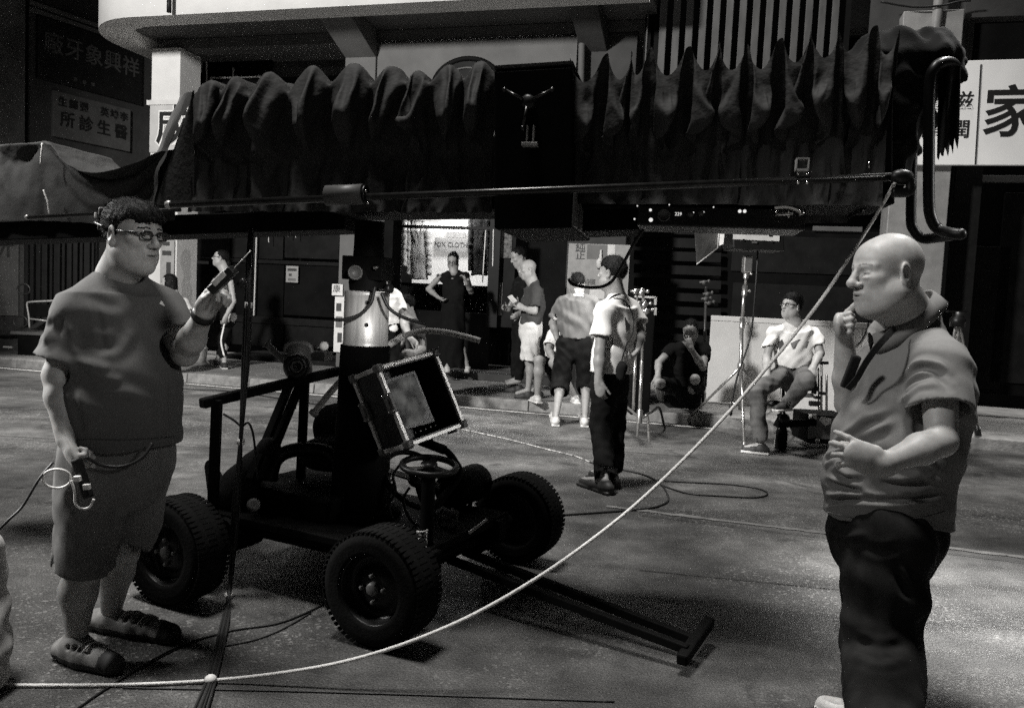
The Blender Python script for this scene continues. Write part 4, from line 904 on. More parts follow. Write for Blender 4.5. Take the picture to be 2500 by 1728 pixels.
def curtain(label, pins, zt_px, zb_px, offs, slack, seed, per=20):
    """cloth clipped up at a few points along its top edge, so that it sags in cowls between the clips; a front and a back fall"""
    rnd = random.Random(seed); allc, allF = [], []
    for of, sgn in offs:
        sp = [BOOM.q(u, zt_px(u), offs[0][0])[0] for u in pins]; zp = [BOOM.q(u, zt_px(u), offs[0][0])[1] + rnd.uniform(-.015, .015) for u in pins]; NF = 34; V = []; pin = []; W_ = NF + 1; cols = (len(pins) - 1) * per + 1
        for i in range(cols):
            f = i / per; k = min(int(f), len(pins) - 2); u = f - k; wd = sp[k + 1] - sp[k]; s = sp[k] + wd * u; zt = zp[k] + (zp[k + 1] - zp[k]) * u; arc = math.sin(math.pi * u); sl = slack * wd * (.85 + .3 * ((k * 7919) % 10) / 10)
            zb = BOOM.q(np.interp(s, [sp[0], sp[-1]], [pins[0], pins[-1]]), zb_px, offs[0][0])[1] - .10
            for j in range(W_):
                g = j / NF; V.append((s + .01 * math.sin(g * 5 + k * 2), of - sgn * (sl * .8 * arc * (1 - .75 * g) + .16 * arc * math.sin(math.pi * min(1, g / .6)) + .02 * g), zt - .10 * arc * (1 - g) - (zt - zb) * g))
                if (u < 1e-6 or i == cols - 1) and j < 2: pin.append(len(V) - 1)
                elif (u < .06 or u > .94) and j == 0: pin.append(len(V) - 1)
                elif j == NF and i % 2 == 0: pin.append(len(V) - 1)
        V = [BP(*v) for v in V]; F = [(i * W_ + j, (i + 1) * W_ + j, (i + 1) * W_ + j + 1, i * W_ + j + 1) for i in range(cols - 1) for j in range(W_ - 1)]
        co = hang(V, F, pin, 40, bend=.15); b = len(allc); allc += co; allF += [tuple(b + x for x in q_) for q_ in F]
    return sheet_obj('cloth_cover', allc, allF, label, BP((sp[0] + sp[-1]) / 2, 0, 1.8))
curtain('dark canvas cover pinched into sharp peaks along the right half of the boom', [1392, 1478, 1545, 1590, 1682, 1757, 1828, 1903, 1977, 2052, 2135, 2190], lin(1392, 142, 2190, 62), 440, [(-.33, 1), (.30, -1)], .70, 5)
# slanted left edge of the humped cover
mb = MB(); va = []
for i in range(13):
    f = i / 12
    for j in range(21):
        g = j / 20; top = BA(474, 222, -.33).lerp(BA(440, 232, .42), f); bot = BA(376, 502, -.22).lerp(BA(330, 500, .40), f)
        p = top.lerp(bot, g); w = mn.noise(Vector((f * 4, g * 5, 3))); va.append(p + BN * (.02 * w) - BT * (.03 * math.sin(math.pi * g) * (1 - f) - .015 * w))
mb.add(va, [(i * 21 + j, (i + 1) * 21 + j, (i + 1) * 21 + j + 1, i * 21 + j + 1) for i in range(12) for j in range(20)], True)
va = []
for i in range(7):
    for j in range(21):
        f = i / 6; g = j / 20; p = BA(474, 222, -.33).lerp(BA(376, 502, -.22), g); p2 = BA(474, 222, -.332).lerp(BA(474, 500, -.33), g)
        va.append(p.lerp(p2, f) - BN * .012 * math.sin(math.pi * f))
mb.add(va, [(i * 21 + j, i * 21 + j + 1, (i + 1) * 21 + j + 1, (i + 1) * 21 + j) for i in range(6) for j in range(20)], True)
one('cloth_flap', mb, M('cloth_cover'), 'slanting canvas flap closing the left end of the humped cover', 'cloth cover', BA(420, 500, 0))
# loose cover sagging over the far left end
def loose():
    prof = [(-160, 352), (0, 352), (40, 350), (105, 343), (200, 347), (300, 350), (425, 362)]; us = [-160 + 585 * i / 90 for i in range(91)]; NT, NF = 10, 24; V = []; pin = []; W_ = NT + NF + 1
    for i, u in enumerate(us):
        v = np.interp(u, [p[0] for p in prof], [p[1] for p in prof]); arc = math.sin(math.pi * np.clip((u - 105) / 320, 0, 1)); a2 = math.sin(math.pi * np.clip((u + 20) / 125, 0, 1)); ex = .16 * arc + .05 * a2
        for j in range(W_):
            if j <= NT: p = BA(u, v, -.05) + BN * (.5 * (1 - j / NT)); V.append(p + UP * ex)
            else: g = (j - NT) / NF; p = BA(u, v, -.05); zb = BA(u, 535, -.05).z; V.append(Vector((p.x, p.y, p.z - (p.z - zb) * g)) - BN * (ex * (1 - .6 * g)) + UP * ex * (1 - g))
            if j <= NT and (i in (0, 90) or min(abs(u - 105), abs(u + 20)) < 4): pin.append(len(V) - 1)
    F = [(i * W_ + j, (i + 1) * W_ + j, (i + 1) * W_ + j + 1, i * W_ + j + 1) for i in range(90) for j in range(W_ - 1)]
    return hang(V, F, pin, 30), F
co, F = loose(); sheet_obj('cloth_cover', co, F, 'loose dark cover sagging over the far left end of the boom', BA(150, 540, .1))
mb = MB(); mb.tube(bez([BA(103, 350, -.12), BA(101, 372, -.13), BA(99, 400, -.13)], 4), .004, 6); mb.tube(bez([BA(106, 464, -.13), BA(113, 485, -.13), BA(116, 494, -.13), BA(120, 522, -.13)], 4), .004, 6)
one('strap', mb, M('tape_white'), 'thin bright strap hanging down the loose cover on the left', 'strap', BA(105, 520, -.13))
# wrapped bundle and ragged black cloth on the tail of the boom
sd = Solid(); sd.cone(BA(2150, 160, .1), BA(2270, 150, .1), .14, .12, .05).cone(BA(2270, 150, .1), BA(2325, 185, .1), .10, .05, .05).cone(BA(2180, 230, .1), BA(2240, 300, .1), .13, .06, .05).cone(BA(2180, 240, .1), BA(2150, 400, .1), .14, .13, .05).ripple(.018, 30, 12).ripple(.008, 70, 3)
solids('bundle', [sd.mesh(.012)], M('cloth_black'), None, BA(2200, 300, .1)); tag(bpy.data.objects['bundle'], 'black wrapped bundle bunched on the tail end of the boom', 'bundle')
mb = MB(); NX, NY = 14, 30; va = []
for i in range(NX + 1):
    f = i / NX; vb = 385 - 40 * f + 14 * math.sin(i * 2.1) + random.uniform(-8, 8)
    for j in range(NY + 1):
        g = j / NY; va.append(BA(2292 + 54 * f - 4 * g, 165 + (vb - 165) * g - 10 * math.sin(math.pi * f) * (1 - g), -.02 + .03 * math.sin(f * 9 + g * 2)))
mb.add(va, [(i * (NY + 1) + j, (i + 1) * (NY + 1) + j, (i + 1) * (NY + 1) + j + 1, i * (NY + 1) + j + 1) for i in range(NX) for j in range(NY)], True)
mb.add([p + BN * .004 for p in va], [(i * (NY + 1) + j, i * (NY + 1) + j + 1, (i + 1) * (NY + 1) + j + 1, (i + 1) * (NY + 1) + j) for i in range(NX) for j in range(NY)], True)
one('ragged_cloth', mb, M('cloth_black'), 'ragged black cloth hanging from the bent tubes at the right', 'cloth', BA(2320, 380, 0))

# ---- cables and ropes
rp = [BA(2186, 444, -.48), P(2130, 540, 3.40), P(2000, 738, 3.25), P(1835, 942, 3.1), P(1700, 1090, 3.0), P(1560, 1224, 2.93), P(1430, 1328, 2.88), P(1300, 1417, 2.85), P(1150, 1502, 2.82), P(1000, 1566, 2.80), P(850, 1612, 2.79), P(700, 1640, 2.79), G(520, 1660, .012), G(300, 1671, .008), G(30, 1672, .008), G(-200, 1668, .008)]
one('white_rope', MB().tube(bez(rp, 10), .0065, 10), M('rope_white'), 'long white rope sagging from the boom tail down to the road', 'rope', G(520, 1660))
cbt = thing('cable_bundle', G(556, 1462), 'bundle of black cables hanging from the boom, bound with white tape', 'cable bundle')
for dx, dy in [(0, 0), (9, .02), (-7, .01), (4, -.015)]:
    pts = [BA(612 + dx * .4, 560, -.15), P(606 + dx, 700, 3.62 + dy), P(600 + dx, 860, 3.61 + dy), P(592 + dx * .5, 1000, 3.6 + dy), P(587 + dx * .3, 1080, 3.6 + dy), P(575 + dx, 1250, 3.6 + dy), P(560 + dx * .3, 1440, 3.58), G(548 + dx, 1520, .012), G(520 + dx * 1.2, 1640, .012), G(485 + dx * 2, 1740, .012), G(450 + dx * 2, 1850, .012)]
    mb = MB(); mb.tube(bez(pts, 8), .0055 + (.003 if dx == 0 else 0), 8); mb.build('cable', M('cable_black'), cbt)
for u, v, y in [(607, 745, 3.61), (588, 1078, 3.6), (558, 1455, 3.57)]:
    p = P(u, v, y); mb = MB(); mb.tube([p - UP * .013, p + UP * .013], .017, 12); mb.build('tape', M('tape_white'), cbt)
mb = MB(); mb.ball(G(514, 1658, .02), (.022, .022, .018), 12); mb.build('tape_knot', M('tape_white'), cbt)
mb = MB(); mb.tube(bez([P(545, 1010, 3.6), P(570, 1025, 3.6), P(590, 1040, 3.6), P(606, 1032, 3.6), P(618, 1060, 3.6), P(626, 1130, 3.65), P(630, 1170, 3.7)], 8), .005, 6); mb.build('loop', M('cable_black'), cbt)
def gcable(label, pts, r, m, name='ground_cable'): return one(name, MB().tube(bez([G(u, v, r + .001) for u, v in pts], 10), r, 8), m, label, 'cable', G(*pts[len(pts) // 2]))
gcable('thin dark wire running diagonally across the road to the bottom left', [(160, 1750), (260, 1680), (420, 1585), (560, 1540), (690, 1518), (800, 1470)], .004, M('cable_black'))
gcable('second thin wire curving beside the hanging cable bundle', [(540, 1577), (620, 1562), (690, 1535), (760, 1495)], .003, M('cable_black'))
gcable('dark cable looping across the road behind the white rope', [(1370, 1257), (1560, 1243), (1615, 1232), (1632, 1215), (1612, 1180), (1570, 1158), (1500, 1142), (1440, 1128)], .007, M('cable_black'))
gcable('closed oval loop of black cable on the road', [(1600, 1172), (1680, 1177), (1780, 1182), (1850, 1192), (1874, 1205), (1845, 1214), (1770, 1211), (1680, 1204), (1615, 1184)], .006, M('cable_black'))
gcable('speckled cable running from the dolly to the standing man in white', [(1115, 1045), (1240, 1072), (1330, 1095), (1400, 1112), (1440, 1127)], .006, M('cable_pale'))
gcable('dark cable lying along the gutter on the left', [(430, 948), (560, 955), (700, 975), (830, 996)], .008, M('cable_black'))
gcable('thin dark wire along the bottom edge of the road', [(300, 1678), (700, 1686), (1100, 1698), (1500, 1712)], .003, M('cable_black'))

# ---- odds and ends on the dolly
wc = thing('watering_can', P(728, 915, 4.1), 'grey watering can with long spout perched on the dolly rail', 'watering can')
p = P(728, 914, 4.1); sd = Solid(); sd.cone(p + UP * .03, p + UP * .10, .07, .06, .02); solids('body', [sd.mesh(.008)], M('plastic_grey'), wc)
mb = MB(); mb.tube(bez([P(700, 878, 4.1), P(680, 868, 4.1), P(660, 848, 4.1), P(650, 838, 4.1)], 5), [.024] * 4 + [.016] * 9 + [.020, .026, .028], 10); mb.build('spout', M('plastic_grey'), wc)
mb = MB(); mb.tube(bez([P(698, 858, 4.1), P(702, 842, 4.1), P(730, 838, 4.1), P(755, 844, 4.1), P(762, 862, 4.1)], 6), .013, 10); mb.build('handle', M('plastic_grey'), wc)
t = thing('tape_roll', P(726, 900, 3.98), 'dark roll of tape hung in front of the watering can', 'tape roll'); mb = MB()
mb.lathe(P(726, 895, 4.0), (.15, -1, .1), [(0, .05), (.03, .065), (.05, .05), (.05, .03), (0, .03), (0, .05)], 24); mb.build('roll', M('plastic_dark'), t)
mb = MB(); mb.lathe(P(726, 895, 3.97), (.15, -1, .1), [(.0, .028), (.028, .03), (.03, .022), (.0, .02)], 20); mb.build('core', M('plastic_grey'), t)
t = thing('ball_float', P(790, 860, 4.15), 'small pale ball on a fitting beside the crane post', 'ball'); mb = MB(); mb.ball(P(791, 845, 4.15), .024, 16); mb.build('ball', M('foam_pale'), t)
mb = MB(); mb.tube([P(762, 852, 4.15), P(785, 847, 4.15)], .010, 8); mb.box(P(775, 868, 4.15), BT * .06, BN * .05, UP * .022); mb.build('fitting', M('plastic_dark'), t)
t = thing('curved_pole', P(820, 960, 4.2), 'long pale bent pole passing behind the crane post', 'pole')
pts = [P(766, 1008, 4.2), P(815, 948, 4.2), P(880, 885, 4.2), P(940, 848, 4.2), P(985, 820, 4.2), P(1030, 808, 4.2), P(1080, 810, 4.2), P(1130, 820, 4.2), P(1172, 832, 4.2)]
mb = MB(); mb.tube(bez(pts[:5], 8), .017, 12); mb.build('pole', M('tape_white'), t)
mb = MB(); mb.tube(bez(pts[4:], 8), .015, 12); mb.build('sleeve', M('foam_pale'), t)
mb = MB(); mb.lathe(pts[0], (pts[0] - pts[1]), [(-.01, .017), (-.01, .024), (.012, .024), (.012, .010), (0, .010)], 14); mb.build('end_cap', M('foam_pale'), t)
# ================================================================== people
mat('skin', .38, .48, var=.14, scale=38, bump=.05, bscale=420, spec=.4, sub=.05)
mat('skin_far', .27, .5, var=.14, scale=30, spec=.35)
mat('skin_pale', .34, .5, var=.1, scale=30, spec=.35)
mat('lip', .27, .45, var=.1, scale=30)
mat('eye_dark', .012, .15, var=0, spec=.6)
mat('eye_white', .33, .25, var=0)
mat('hair', .006, .6, var=.4, scale=120, bump=.3, bscale=200, spec=.15)
mat('stubble', .22, .55, var=.25, scale=160, bump=.05)
mat('tee_grey', .085, .9, var=.28, scale=260, bump=.05, bscale=300, sheen=.15)
mat('polo_grey', .16, .85, var=.06, scale=60, bump=.12, bscale=400, sheen=.25)
mat('polo_dark', .12, .85, var=.1, scale=60, sheen=.2)
mat('tee_white', .78, .85, var=.06, scale=20, bump=.05, bscale=100, sheen=.2)
mat('tee_pale', .50, .85, var=.08, scale=20, sheen=.2)
mat('tee_dark', .04, .88, var=.15, scale=30, sheen=.2)
mat('tee_black', .007, .9, var=.2, scale=30, spec=.1)
mat('shorts_grey', .13, .85, var=.1, scale=40, bump=.1, bscale=300, sheen=.15)
mat('shorts_pale', .62, .85, var=.08, scale=30, sheen=.15)
mat('denim_dark', .017, .9, var=.4, scale=9, bump=.15, bscale=300, spec=.1)
mat('denim', .10, .85, var=.4, scale=9, bump=.15, bscale=300, sheen=.1)
mat('trousers_black', .008, .9, var=.3, scale=12, spec=.1)
mat('shoe_dark', .03, .6, var=.3, scale=20)
mat('shoe_light', .5, .6, var=.25, scale=25)
mat('sandal', .24, .7, var=.25, scale=30)
mat('sole', .02, .7, var=.2)
mat('sole_white', .65, .6, var=.1)
mat('spectacle', .012, .3, var=0, spec=.6)
npv = lambda v: np.array(v, float)
def unit(v): v = Vector(v); return v.normalized()
def frame(f, u=(0, 0, 1)):
    f = unit(f); r = f.cross(Vector(u)).normalized(); u = r.cross(f); return np.array([r, f, u]).T      # columns right, forward, up
def head_solid(c, f, up, sc, neck, fat=1.0, nr=.058, detail=True, ears=True, ns=1.0):
    Rm = frame(f, up); c = npv(c); L = lambda x, y, z: c + Rm @ (npv((x, y, z)) * sc); s = Solid(); e = lambda p, r, k=.02, m='u': s.ell(L(*p), npv(r) * sc, Rm, k * sc, m)
    e((0, -.018, .030), (.077, .098, .088)); e((0, .045, .034), (.060, .044, .055), .03); e((0, .034, -.03), (.061 * fat, .058, .070), .03)
    for q in (-1, 1):
        s.cone(L(.048 * q * fat, .0, -.058), L(.012 * q, .062, -.098), .030 * sc * fat, .022 * sc, .03 * sc)
        e((.045 * q * fat, .018, -.066), (.032 * fat, .04, .036 * fat), .03); e((.042 * q, .062, -.014), (.022, .020, .017), .02)
    e((0, .073, -.098), (.022, .018, .018)); e((0, .074, -.062), (.031, .024, .027))
    s.cone(L(0, -.03, -.055), neck, nr * fat * .98, nr * fat * 1.12, .03)
    s.cone(L(0, .02, -.09), npv(neck) + Rm[:, 1] * .03, .045 * fat, .05 * fat, .05)
    s.cone(L(0, .089 + .001 * ns, .018), L(0, .099 + .013 * ns, -.022), .0078 * sc, .0115 * sc * ns, .010 * sc)
    e((0, .098 + .013 * ns, -.026), (.0145 * ns, .012 * ns, .0115 * ns), .007)
    for q in (-1, 1):
        e((.0135 * q * ns, .096 + .004 * ns, -.030), (.009 * ns, .011, .0085), .006)
        s.cone(L(.013 * q, .086, .022), L(.048 * q, .068, .023), .0105 * sc, .008 * sc, .012 * sc)
        if detail:
            e((.031 * q, .097, .005), (.018, .013, .009), .010, 's'); e((.031 * q, .0765, .004), (.0165, .013, .012), .003)
            e((.030 * q, .089, -.0105), (.014, .006, .005), .008)
    if detail:
        s.cone(L(-.021, .089, -.0575), L(0, .0995, -.055), .005 * sc, .0075 * sc, .006 * sc); s.cone(L(.021, .089, -.0575), L(0, .0995, -.055), .005 * sc, .0075 * sc, .006 * sc)
        s.cone(L(-.016, .090, -.069), L(.016, .090, -.069), .0065 * sc, .0065 * sc, .008 * sc); e((0, .0955, -.069), (.012, .006, .006), .006)
        e((0, .100, -.0625), (.024, .012, .0016), .002, 's')
    if ears:
        for q in (-1, 1):
            Re = Rm @ np.array(Matrix.Rotation(-.35 * q, 3, 'Z') @ Matrix.Rotation(-.2, 3, 'X'))
            s.ell(L(.079 * q, -.010, -.004), npv((.0085, .021, .033)) * sc, Re, .006 * sc); 
            if detail: s.ell(L(.0885 * q, -.006, -.002), npv((.007, .012, .021)) * sc, Re, .005 * sc, 's'); s.ell(L(.078 * q, -.008, -.030), npv((.007, .011, .012)) * sc, Re, .008 * sc)
    loc = lambda C: ((C - c) @ Rm) / sc
    return s, L, Rm, loc
def hair_solid(L, Rm, sc, style='short', seed=1, amp=.006, hl=.066):
    s = Solid(); s.ell(L(0, -.022, .037), npv((.0815, .1025, .0925)) * sc, Rm, .01)
    if style == 'fluffy': s.ell(L(0, -.01, .075), npv((.088, .10, .075)) * sc, Rm, .02)
    if style == 'crop': s.ell(L(0, .0, .06), npv((.078, .098, .082)) * sc, Rm, .02)
    if style == 'fringe': s.ell(L(0, .034, .066), npv((.068, .068, .050)) * sc, Rm, .02)
    n = Rm @ npv((0, .66, -.75)); s.cut(L(0, .082, hl), n)
    for q in (-1, 1): s.ell(L(.075 * q, .055, .0), npv((.03, .045, .05)) * sc, Rm, .01, 's')
    if style == 'bun': s.ell(L(0, -.10, .085), npv((.035, .035, .032)) * sc, Rm, .02)
    if style == 'long': s.ell(L(0, -.055, -.06), npv((.085, .06, .13)) * sc, Rm, .04); s.ell(L(.06, .0, -.05), npv((.03, .05, .10)) * sc, Rm, .03); s.ell(L(-.06, .0, -.05), npv((.03, .05, .10)) * sc, Rm, .03)
    if style == 'tail': s.cone(L(0, -.09, .03), L(0, -.13, -.08), .04 * sc, .03 * sc, .03)
    s.ripple(amp * .45, 150, seed, Rm[:, 0]).ripple(amp * .4, 320, seed + 1, Rm[:, 0] + Rm[:, 2] * .3); return s
def hand_solid(s, wrist, d, pn, ts=1, sc=1.0, curl=(25, 30, 30, 35), spread=.0, thumb=(.55, .75, .25), tcurl=20):
    """wrist, fingers' direction, direction the palm faces, thumb side along d x pn"""
    w = npv(wrist); d = npv(unit(d)); pn = Vector(pn) - Vector(d) * Vector(pn).dot(Vector(d)); pn = npv(pn.normalized()); lat = np.cross(d, pn)
    s.cone(w - d * .02 * sc, w + d * .05 * sc, .026 * sc, .033 * sc, .02, flat=pn, ratio=.62); s.cone(w + d * .035 * sc, w + d * .082 * sc, .034 * sc, .038 * sc, .02, flat=pn, ratio=.42)
    for i, (off, ln) in enumerate(zip((.029, .0095, -.0095, -.027), (.076, .084, .078, .062))):
        p = w + (d * (.088 - .006 * abs(i - 1.2)) + lat * ts * off) * sc; a = curl[i]; dd = Vector(d + lat * ts * spread * (1.3 - i)).normalized(); ax = Vector(lat)
        for f, r0, r1 in ((.44, .0098, .0090), (.31, .0090, .0082), (.25, .0082, .0068)):
            dd = (Matrix.Rotation(R(a) * (1 if np.dot(np.cross(lat, d), pn) > 0 else -1), 3, ax) @ dd).normalized()
            q = p + npv(dd) * ln * f * sc; s.cone(p, q, r0 * sc, r1 * sc, .004); p = q; a = curl[i] * 1.1
    p = w + (d * .028 + lat * ts * .026) * sc; td = (lat * ts * thumb[0] + d * thumb[1] + pn * thumb[2]); td /= np.linalg.norm(td)
    q = p + td * .040 * sc; s.cone(p, q, .0155 * sc, .0115 * sc, .012)
    td2 = td + (d * .3 - lat * ts * .4 + pn * .15) * math.sin(R(tcurl)) * 1.5; td2 /= np.linalg.norm(td2); q2 = q + td2 * .030 * sc; s.cone(q, q2, .0112 * sc, .0095 * sc, .004); s.cone(q2, q2 + td2 * .022 * sc, .0098 * sc, .008 * sc, .004)
    return s
def lerp3(a, b, t): return npv(a) * (1 - t) + npv(b) * t
def shoe(parent, ankle, toe, ground, m, sole, sc=1.0, name='shoe', rip=True):
    a = npv(ankle); t = npv(toe); d = t - a; d[2] = 0; d /= np.linalg.norm(d); g = ground
    heel = npv((a[0], a[1], g + .045 * sc)) - d * .045 * sc; tp = npv((t[0], t[1], g + .030 * sc)); s = Solid(); side = npv((-d[1], d[0], 0))
    s.cone(heel, lerp3(heel, tp, .55), .040 * sc, .044 * sc, .02); s.cone(lerp3(heel, tp, .55), tp, .046 * sc, .034 * sc, .02)
    s.cone(heel + d * .04 + npv((0, 0, .0)), npv((a[0], a[1], g + .10 * sc)), .044 * sc, .040 * sc, .03, cap=True)
    s.box((heel + tp) / 2 - npv((0, 0, (heel + tp)[2] / 2 - g - .012 * sc)), (np.linalg.norm(tp - heel) / 2 + .034 * sc, .046 * sc, .012 * sc), .008, np.array([d, side, (0, 0, 1)]).T, .006)
    s.cut((0, 0, g + .002), (0, 0, -1))
    return solids(name, [s.mesh(.006 if sc else .008)], [m, sole], parent, paint=[(1, lambda C: C[:, 2] < g + .026 * sc)])
def glasses(parent, L, Rm, sc, m=None):
    m = m or M('spectacle'); mb = MB()
    for q in (-1, 1):
        c = Vector(L(.031 * q, .104, .004)); x, u = Vector(Rm[:, 0]), Vector(Rm[:, 2])
        pts = [c + x * (.0205 * sc * math.copysign(abs(math.cos(t)) ** .6, math.cos(t))) + u * (.0125 * sc * math.copysign(abs(math.sin(t)) ** .7, math.sin(t))) for t in [2 * math.pi * i / 20 for i in range(21)]]
        mb.tube(pts, [.0024 * sc if not 0 < i < 10 else .0042 * sc for i in range(21)], 6, caps=False)
        mb.tube([Vector(L(.054 * q, .102, .010)), Vector(L(.073 * q, .06, .011)), Vector(L(.0815 * q, -.005, .012))], .0040 * sc, 6)
    mb.tube([Vector(L(-.010, .107, .008)), Vector(L(.010, .107, .008))], .0024 * sc, 6)
    return mb.build('spectacles', m, parent)
def person(label, J, face, o):
    """J: joints in the room; o: build and clothes. Body is one mesh; hair, garments and shoes are its children."""
    g = o.get('ground', 0.0); h = o.get('vox', .009); hv = o.get('hvox', .0055); sc = o.get('hs', 1.0); gi = o.get('girth', 1.0)
    J = {k: Vector(v) for k, v in J.items()}
    root = thing('person', (J['pel'].x, J['pel'].y, g), label, 'person')
    up = o.get('up', (0, 0, 1)); parts = []
    hd, L, Rm, loc = head_solid(J['head'], face, up, sc, J['neck'], o.get('fat', 1.0), o.get('nr', .056), True, ns=o.get('ns', 1.0))
    V, F = hd.mesh(hv); parts.append((V, F))
    lat = (J['ls'] - J['rs']); lat.z *= .3; lat.normalize(); fwd = lat.cross(UP) * -1; fwd = Vector((fwd.x, fwd.y, 0)).normalized(); fwd = -fwd if fwd.dot(lat.cross(UP)) < 0 else fwd
    fwd = lat.cross(UP).normalized()
    ar = o.get('arm', 1.0) * gi; fo = o.get('fore', o.get('arm', 1.0)) * gi
    for a in 'lr':
        S_, E_, W_, H_ = (npv(J[a + k]) for k in 'sewh'); s = Solid()
        s.cone(S_, E_, .050 * ar, .041 * fo, .02).cone(E_, lerp3(E_, W_, .35), .041 * fo, .043 * fo, .02).cone(lerp3(E_, W_, .35), W_, .043 * fo, .0275 * fo ** .6, .02)
        hs = o.get('hand', {}).get(a, {}); hand_solid(s, W_, Vector(H_ - W_), hs.get('pn', fwd * .2 + (-lat if a == 'l' else lat)), hs.get('ts', 1), hs.get('sc', sc * .98), **{k: v for k, v in hs.items() if k in ('curl', 'spread', 'thumb', 'tcurl')})
        parts.append(s.mesh(o.get('avox', .006)))
    lr = o.get('leg', 1.0) * gi
    bare = o.get('bare', 0)           # 1: shins are bare
    for a in 'lr':
        hip = npv(J.get(a + 'hip', J['pel'] + lat * (.09 if a == 'l' else -.09))); K_, A_, T_ = (npv(J[a + k]) for k in 'kat'); s = Solid()
        s.cone(hip, K_, .078 * lr, .052 * lr, .03); bk = -npv(fwd) * .018
        s.cone(K_, lerp3(K_, A_, .3) + bk, .050 * lr, .056 * lr, .03).cone(lerp3(K_, A_, .3) + bk, lerp3(K_, A_, .92), .056 * lr, .033 * lr, .03)
        s.cone(A_, T_ + npv((0, 0, .01)), .034, .026, .02)
        parts.append(s.mesh(max(h, .008)))
    s = Solid(); s.cone(lerp3(J['neck'], J['pel'], .25), J['pel'], .08, .10, .03); parts.append(s.mesh(.02))
    def eye(C): l = loc(C); return (np.abs(np.abs(l[:, 0]) - .031) < .0125) & (np.abs(l[:, 2] - .003) < .0026) & (l[:, 1] > .075)
    def brow(C): l = loc(C); return (np.abs(np.abs(l[:, 0]) - .032) < .020) & (np.abs(l[:, 2] - (.030 - .18 * np.abs(np.abs(l[:, 0]) - .027))) < .0028) & (l[:, 1] > .062)
    def lips(C): l = loc(C); return (np.abs(l[:, 0]) < .021) & (np.abs(l[:, 2] + .0625) < .0105 - .25 * np.abs(l[:, 0])) & (l[:, 1] > .085)
    def nostril(C): l = loc(C); return (np.abs(np.abs(l[:, 0]) - .008) < .004) & (np.abs(l[:, 2] + .038) < .003) & (l[:, 1] > .094)
    def iris(C): l = loc(C); return eye(C) & (np.abs(np.abs(l[:, 0]) - .031) > .0055)
    skin = M(o.get('skin', 'skin_far'))
    paint = [(1, brow), (2, lips), (3, eye), (4, iris), (3, nostril)]
    if o.get('stubble'):
        paint.insert(0, (5, lambda C: (lambda l: (l[:, 2] > .035 - .10 * np.clip(l[:, 1], -.1, .1) + .002) & (l[:, 1] < .035) & (l[:, 2] < .085))(loc(C))))
    if o.get('browless'): paint[0] = (5, brow)
    body = solids('body', parts, [skin, M('hair'), M('lip'), M('eye_dark'), M('eye_white'), M('stubble')], root, paint=paint)
    if o.get('hair'):
        hv_ = hair_solid(L, Rm, sc, o['hair'], o.get('seed', 1), o.get('hairamp', .006) * sc, o.get('hl', .060)).mesh(o.get('hairvox', .006)); rs = np.random.RandomState(o.get('seed', 1))
        nst = o.get('strands', 1800); wst = o.get('strand_w', .0016); pk = rs.randint(0, len(hv_[0]), nst); B = hv_[0][pk] + rs.normal(size=(nst, 3)) * .002
        nn = B - L(0, -.02, .0); nn /= np.linalg.norm(nn, axis=1)[:, None]
        fl = (-Rm[:, 2] * .55 + Rm[:, 1] * .35)[None] + rs.normal(size=(nst, 3)) * .45; fl -= nn * (fl * nn).sum(1)[:, None]; dv = nn * .22 + fl * .8; dv /= np.linalg.norm(dv, axis=1)[:, None]
        sd_ = np.cross(dv, nn); sd_ /= np.maximum(np.linalg.norm(sd_, axis=1), 1e-6)[:, None]; ln = (o.get('strand_l', .016) * (.5 + rs.rand(nst)))[:, None]
        SV = np.stack([B - sd_ * wst - nn * .004, B + sd_ * wst - nn * .004, B + dv * ln + sd_ * wst * .25, B + dv * ln - sd_ * wst * .25], 1).reshape(-1, 3); SF = np.arange(nst * 4).reshape(-1, 4)
        solids('hair', [hv_, (SV, SF)], M('hair'), root)
    if o.get('glasses'): glasses(root, L, Rm, sc)
    # shirt
    if 'torso' in o:
        s = Solid(); T = [(npv(c), hw, hd_) for c, hw, hd_ in o['torso']]
        for ti, ((c0_, w0, d0), (c1_, w1, d1)) in enumerate(zip(T, T[1:])): s.cone(c0_, c1_, w0 * (.93 if ti == 0 else 1), w1, .05, flat=fwd, ratio=(d0 + d1) / (w0 + w1), cap0=ti == 0)
        for c_, rr in o.get('bulge', []): s.ell(c_, rr, frame(fwd), .06)
        hc = T[-1][0]; hn = o.get('hem_n', (0, 0, -1)); 
        sr = o.get('sleeve_r', 1.0) * ar; sf = o.get('sleeve', .55)
        nb = npv(J['neck'])
        for a in 'lr':
            S_, E_, W_ = npv(J[a + 's']), npv(J[a + 'e']), npv(J[a + 'w'])
            s.cone(lerp3(nb, T[0][0], .12), S_, .054 * gi, .054 * sr, .07)
        s.cut(hc, hn)
        for a in 'lr':
            S_, E_, W_ = npv(J[a + 's']), npv(J[a + 'e']), npv(J[a + 'w'])
            if sf > 0:
                if sf <= 1: s.cone(S_, lerp3(S_, E_, sf), .056 * sr, .069 * sr, .03, cap=True)
                else: s.cone(S_, E_, .064 * sr, .056 * sr, .03).cone(E_, lerp3(E_, W_, sf - 1), .056 * sr, .048 * sr, .02, cap=True)
        for a_, b_, r_, k_ in o.get('folds', []): s.cone(a_, b_, r_, r_ * .5, k_)
        for a_, b_, r_, k_ in o.get('creases', []): s.cone(a_, b_, r_, r_ * .5, k_, 's')
        s.ripple(o.get('wr', .006), o.get('wf', 26), o.get('seed', 1), o.get('wd')); s.ripple(o.get('wr', .006) * .5, o.get('wf', 26) * 2.1, o.get('seed', 1) + 5, o.get('wd'))
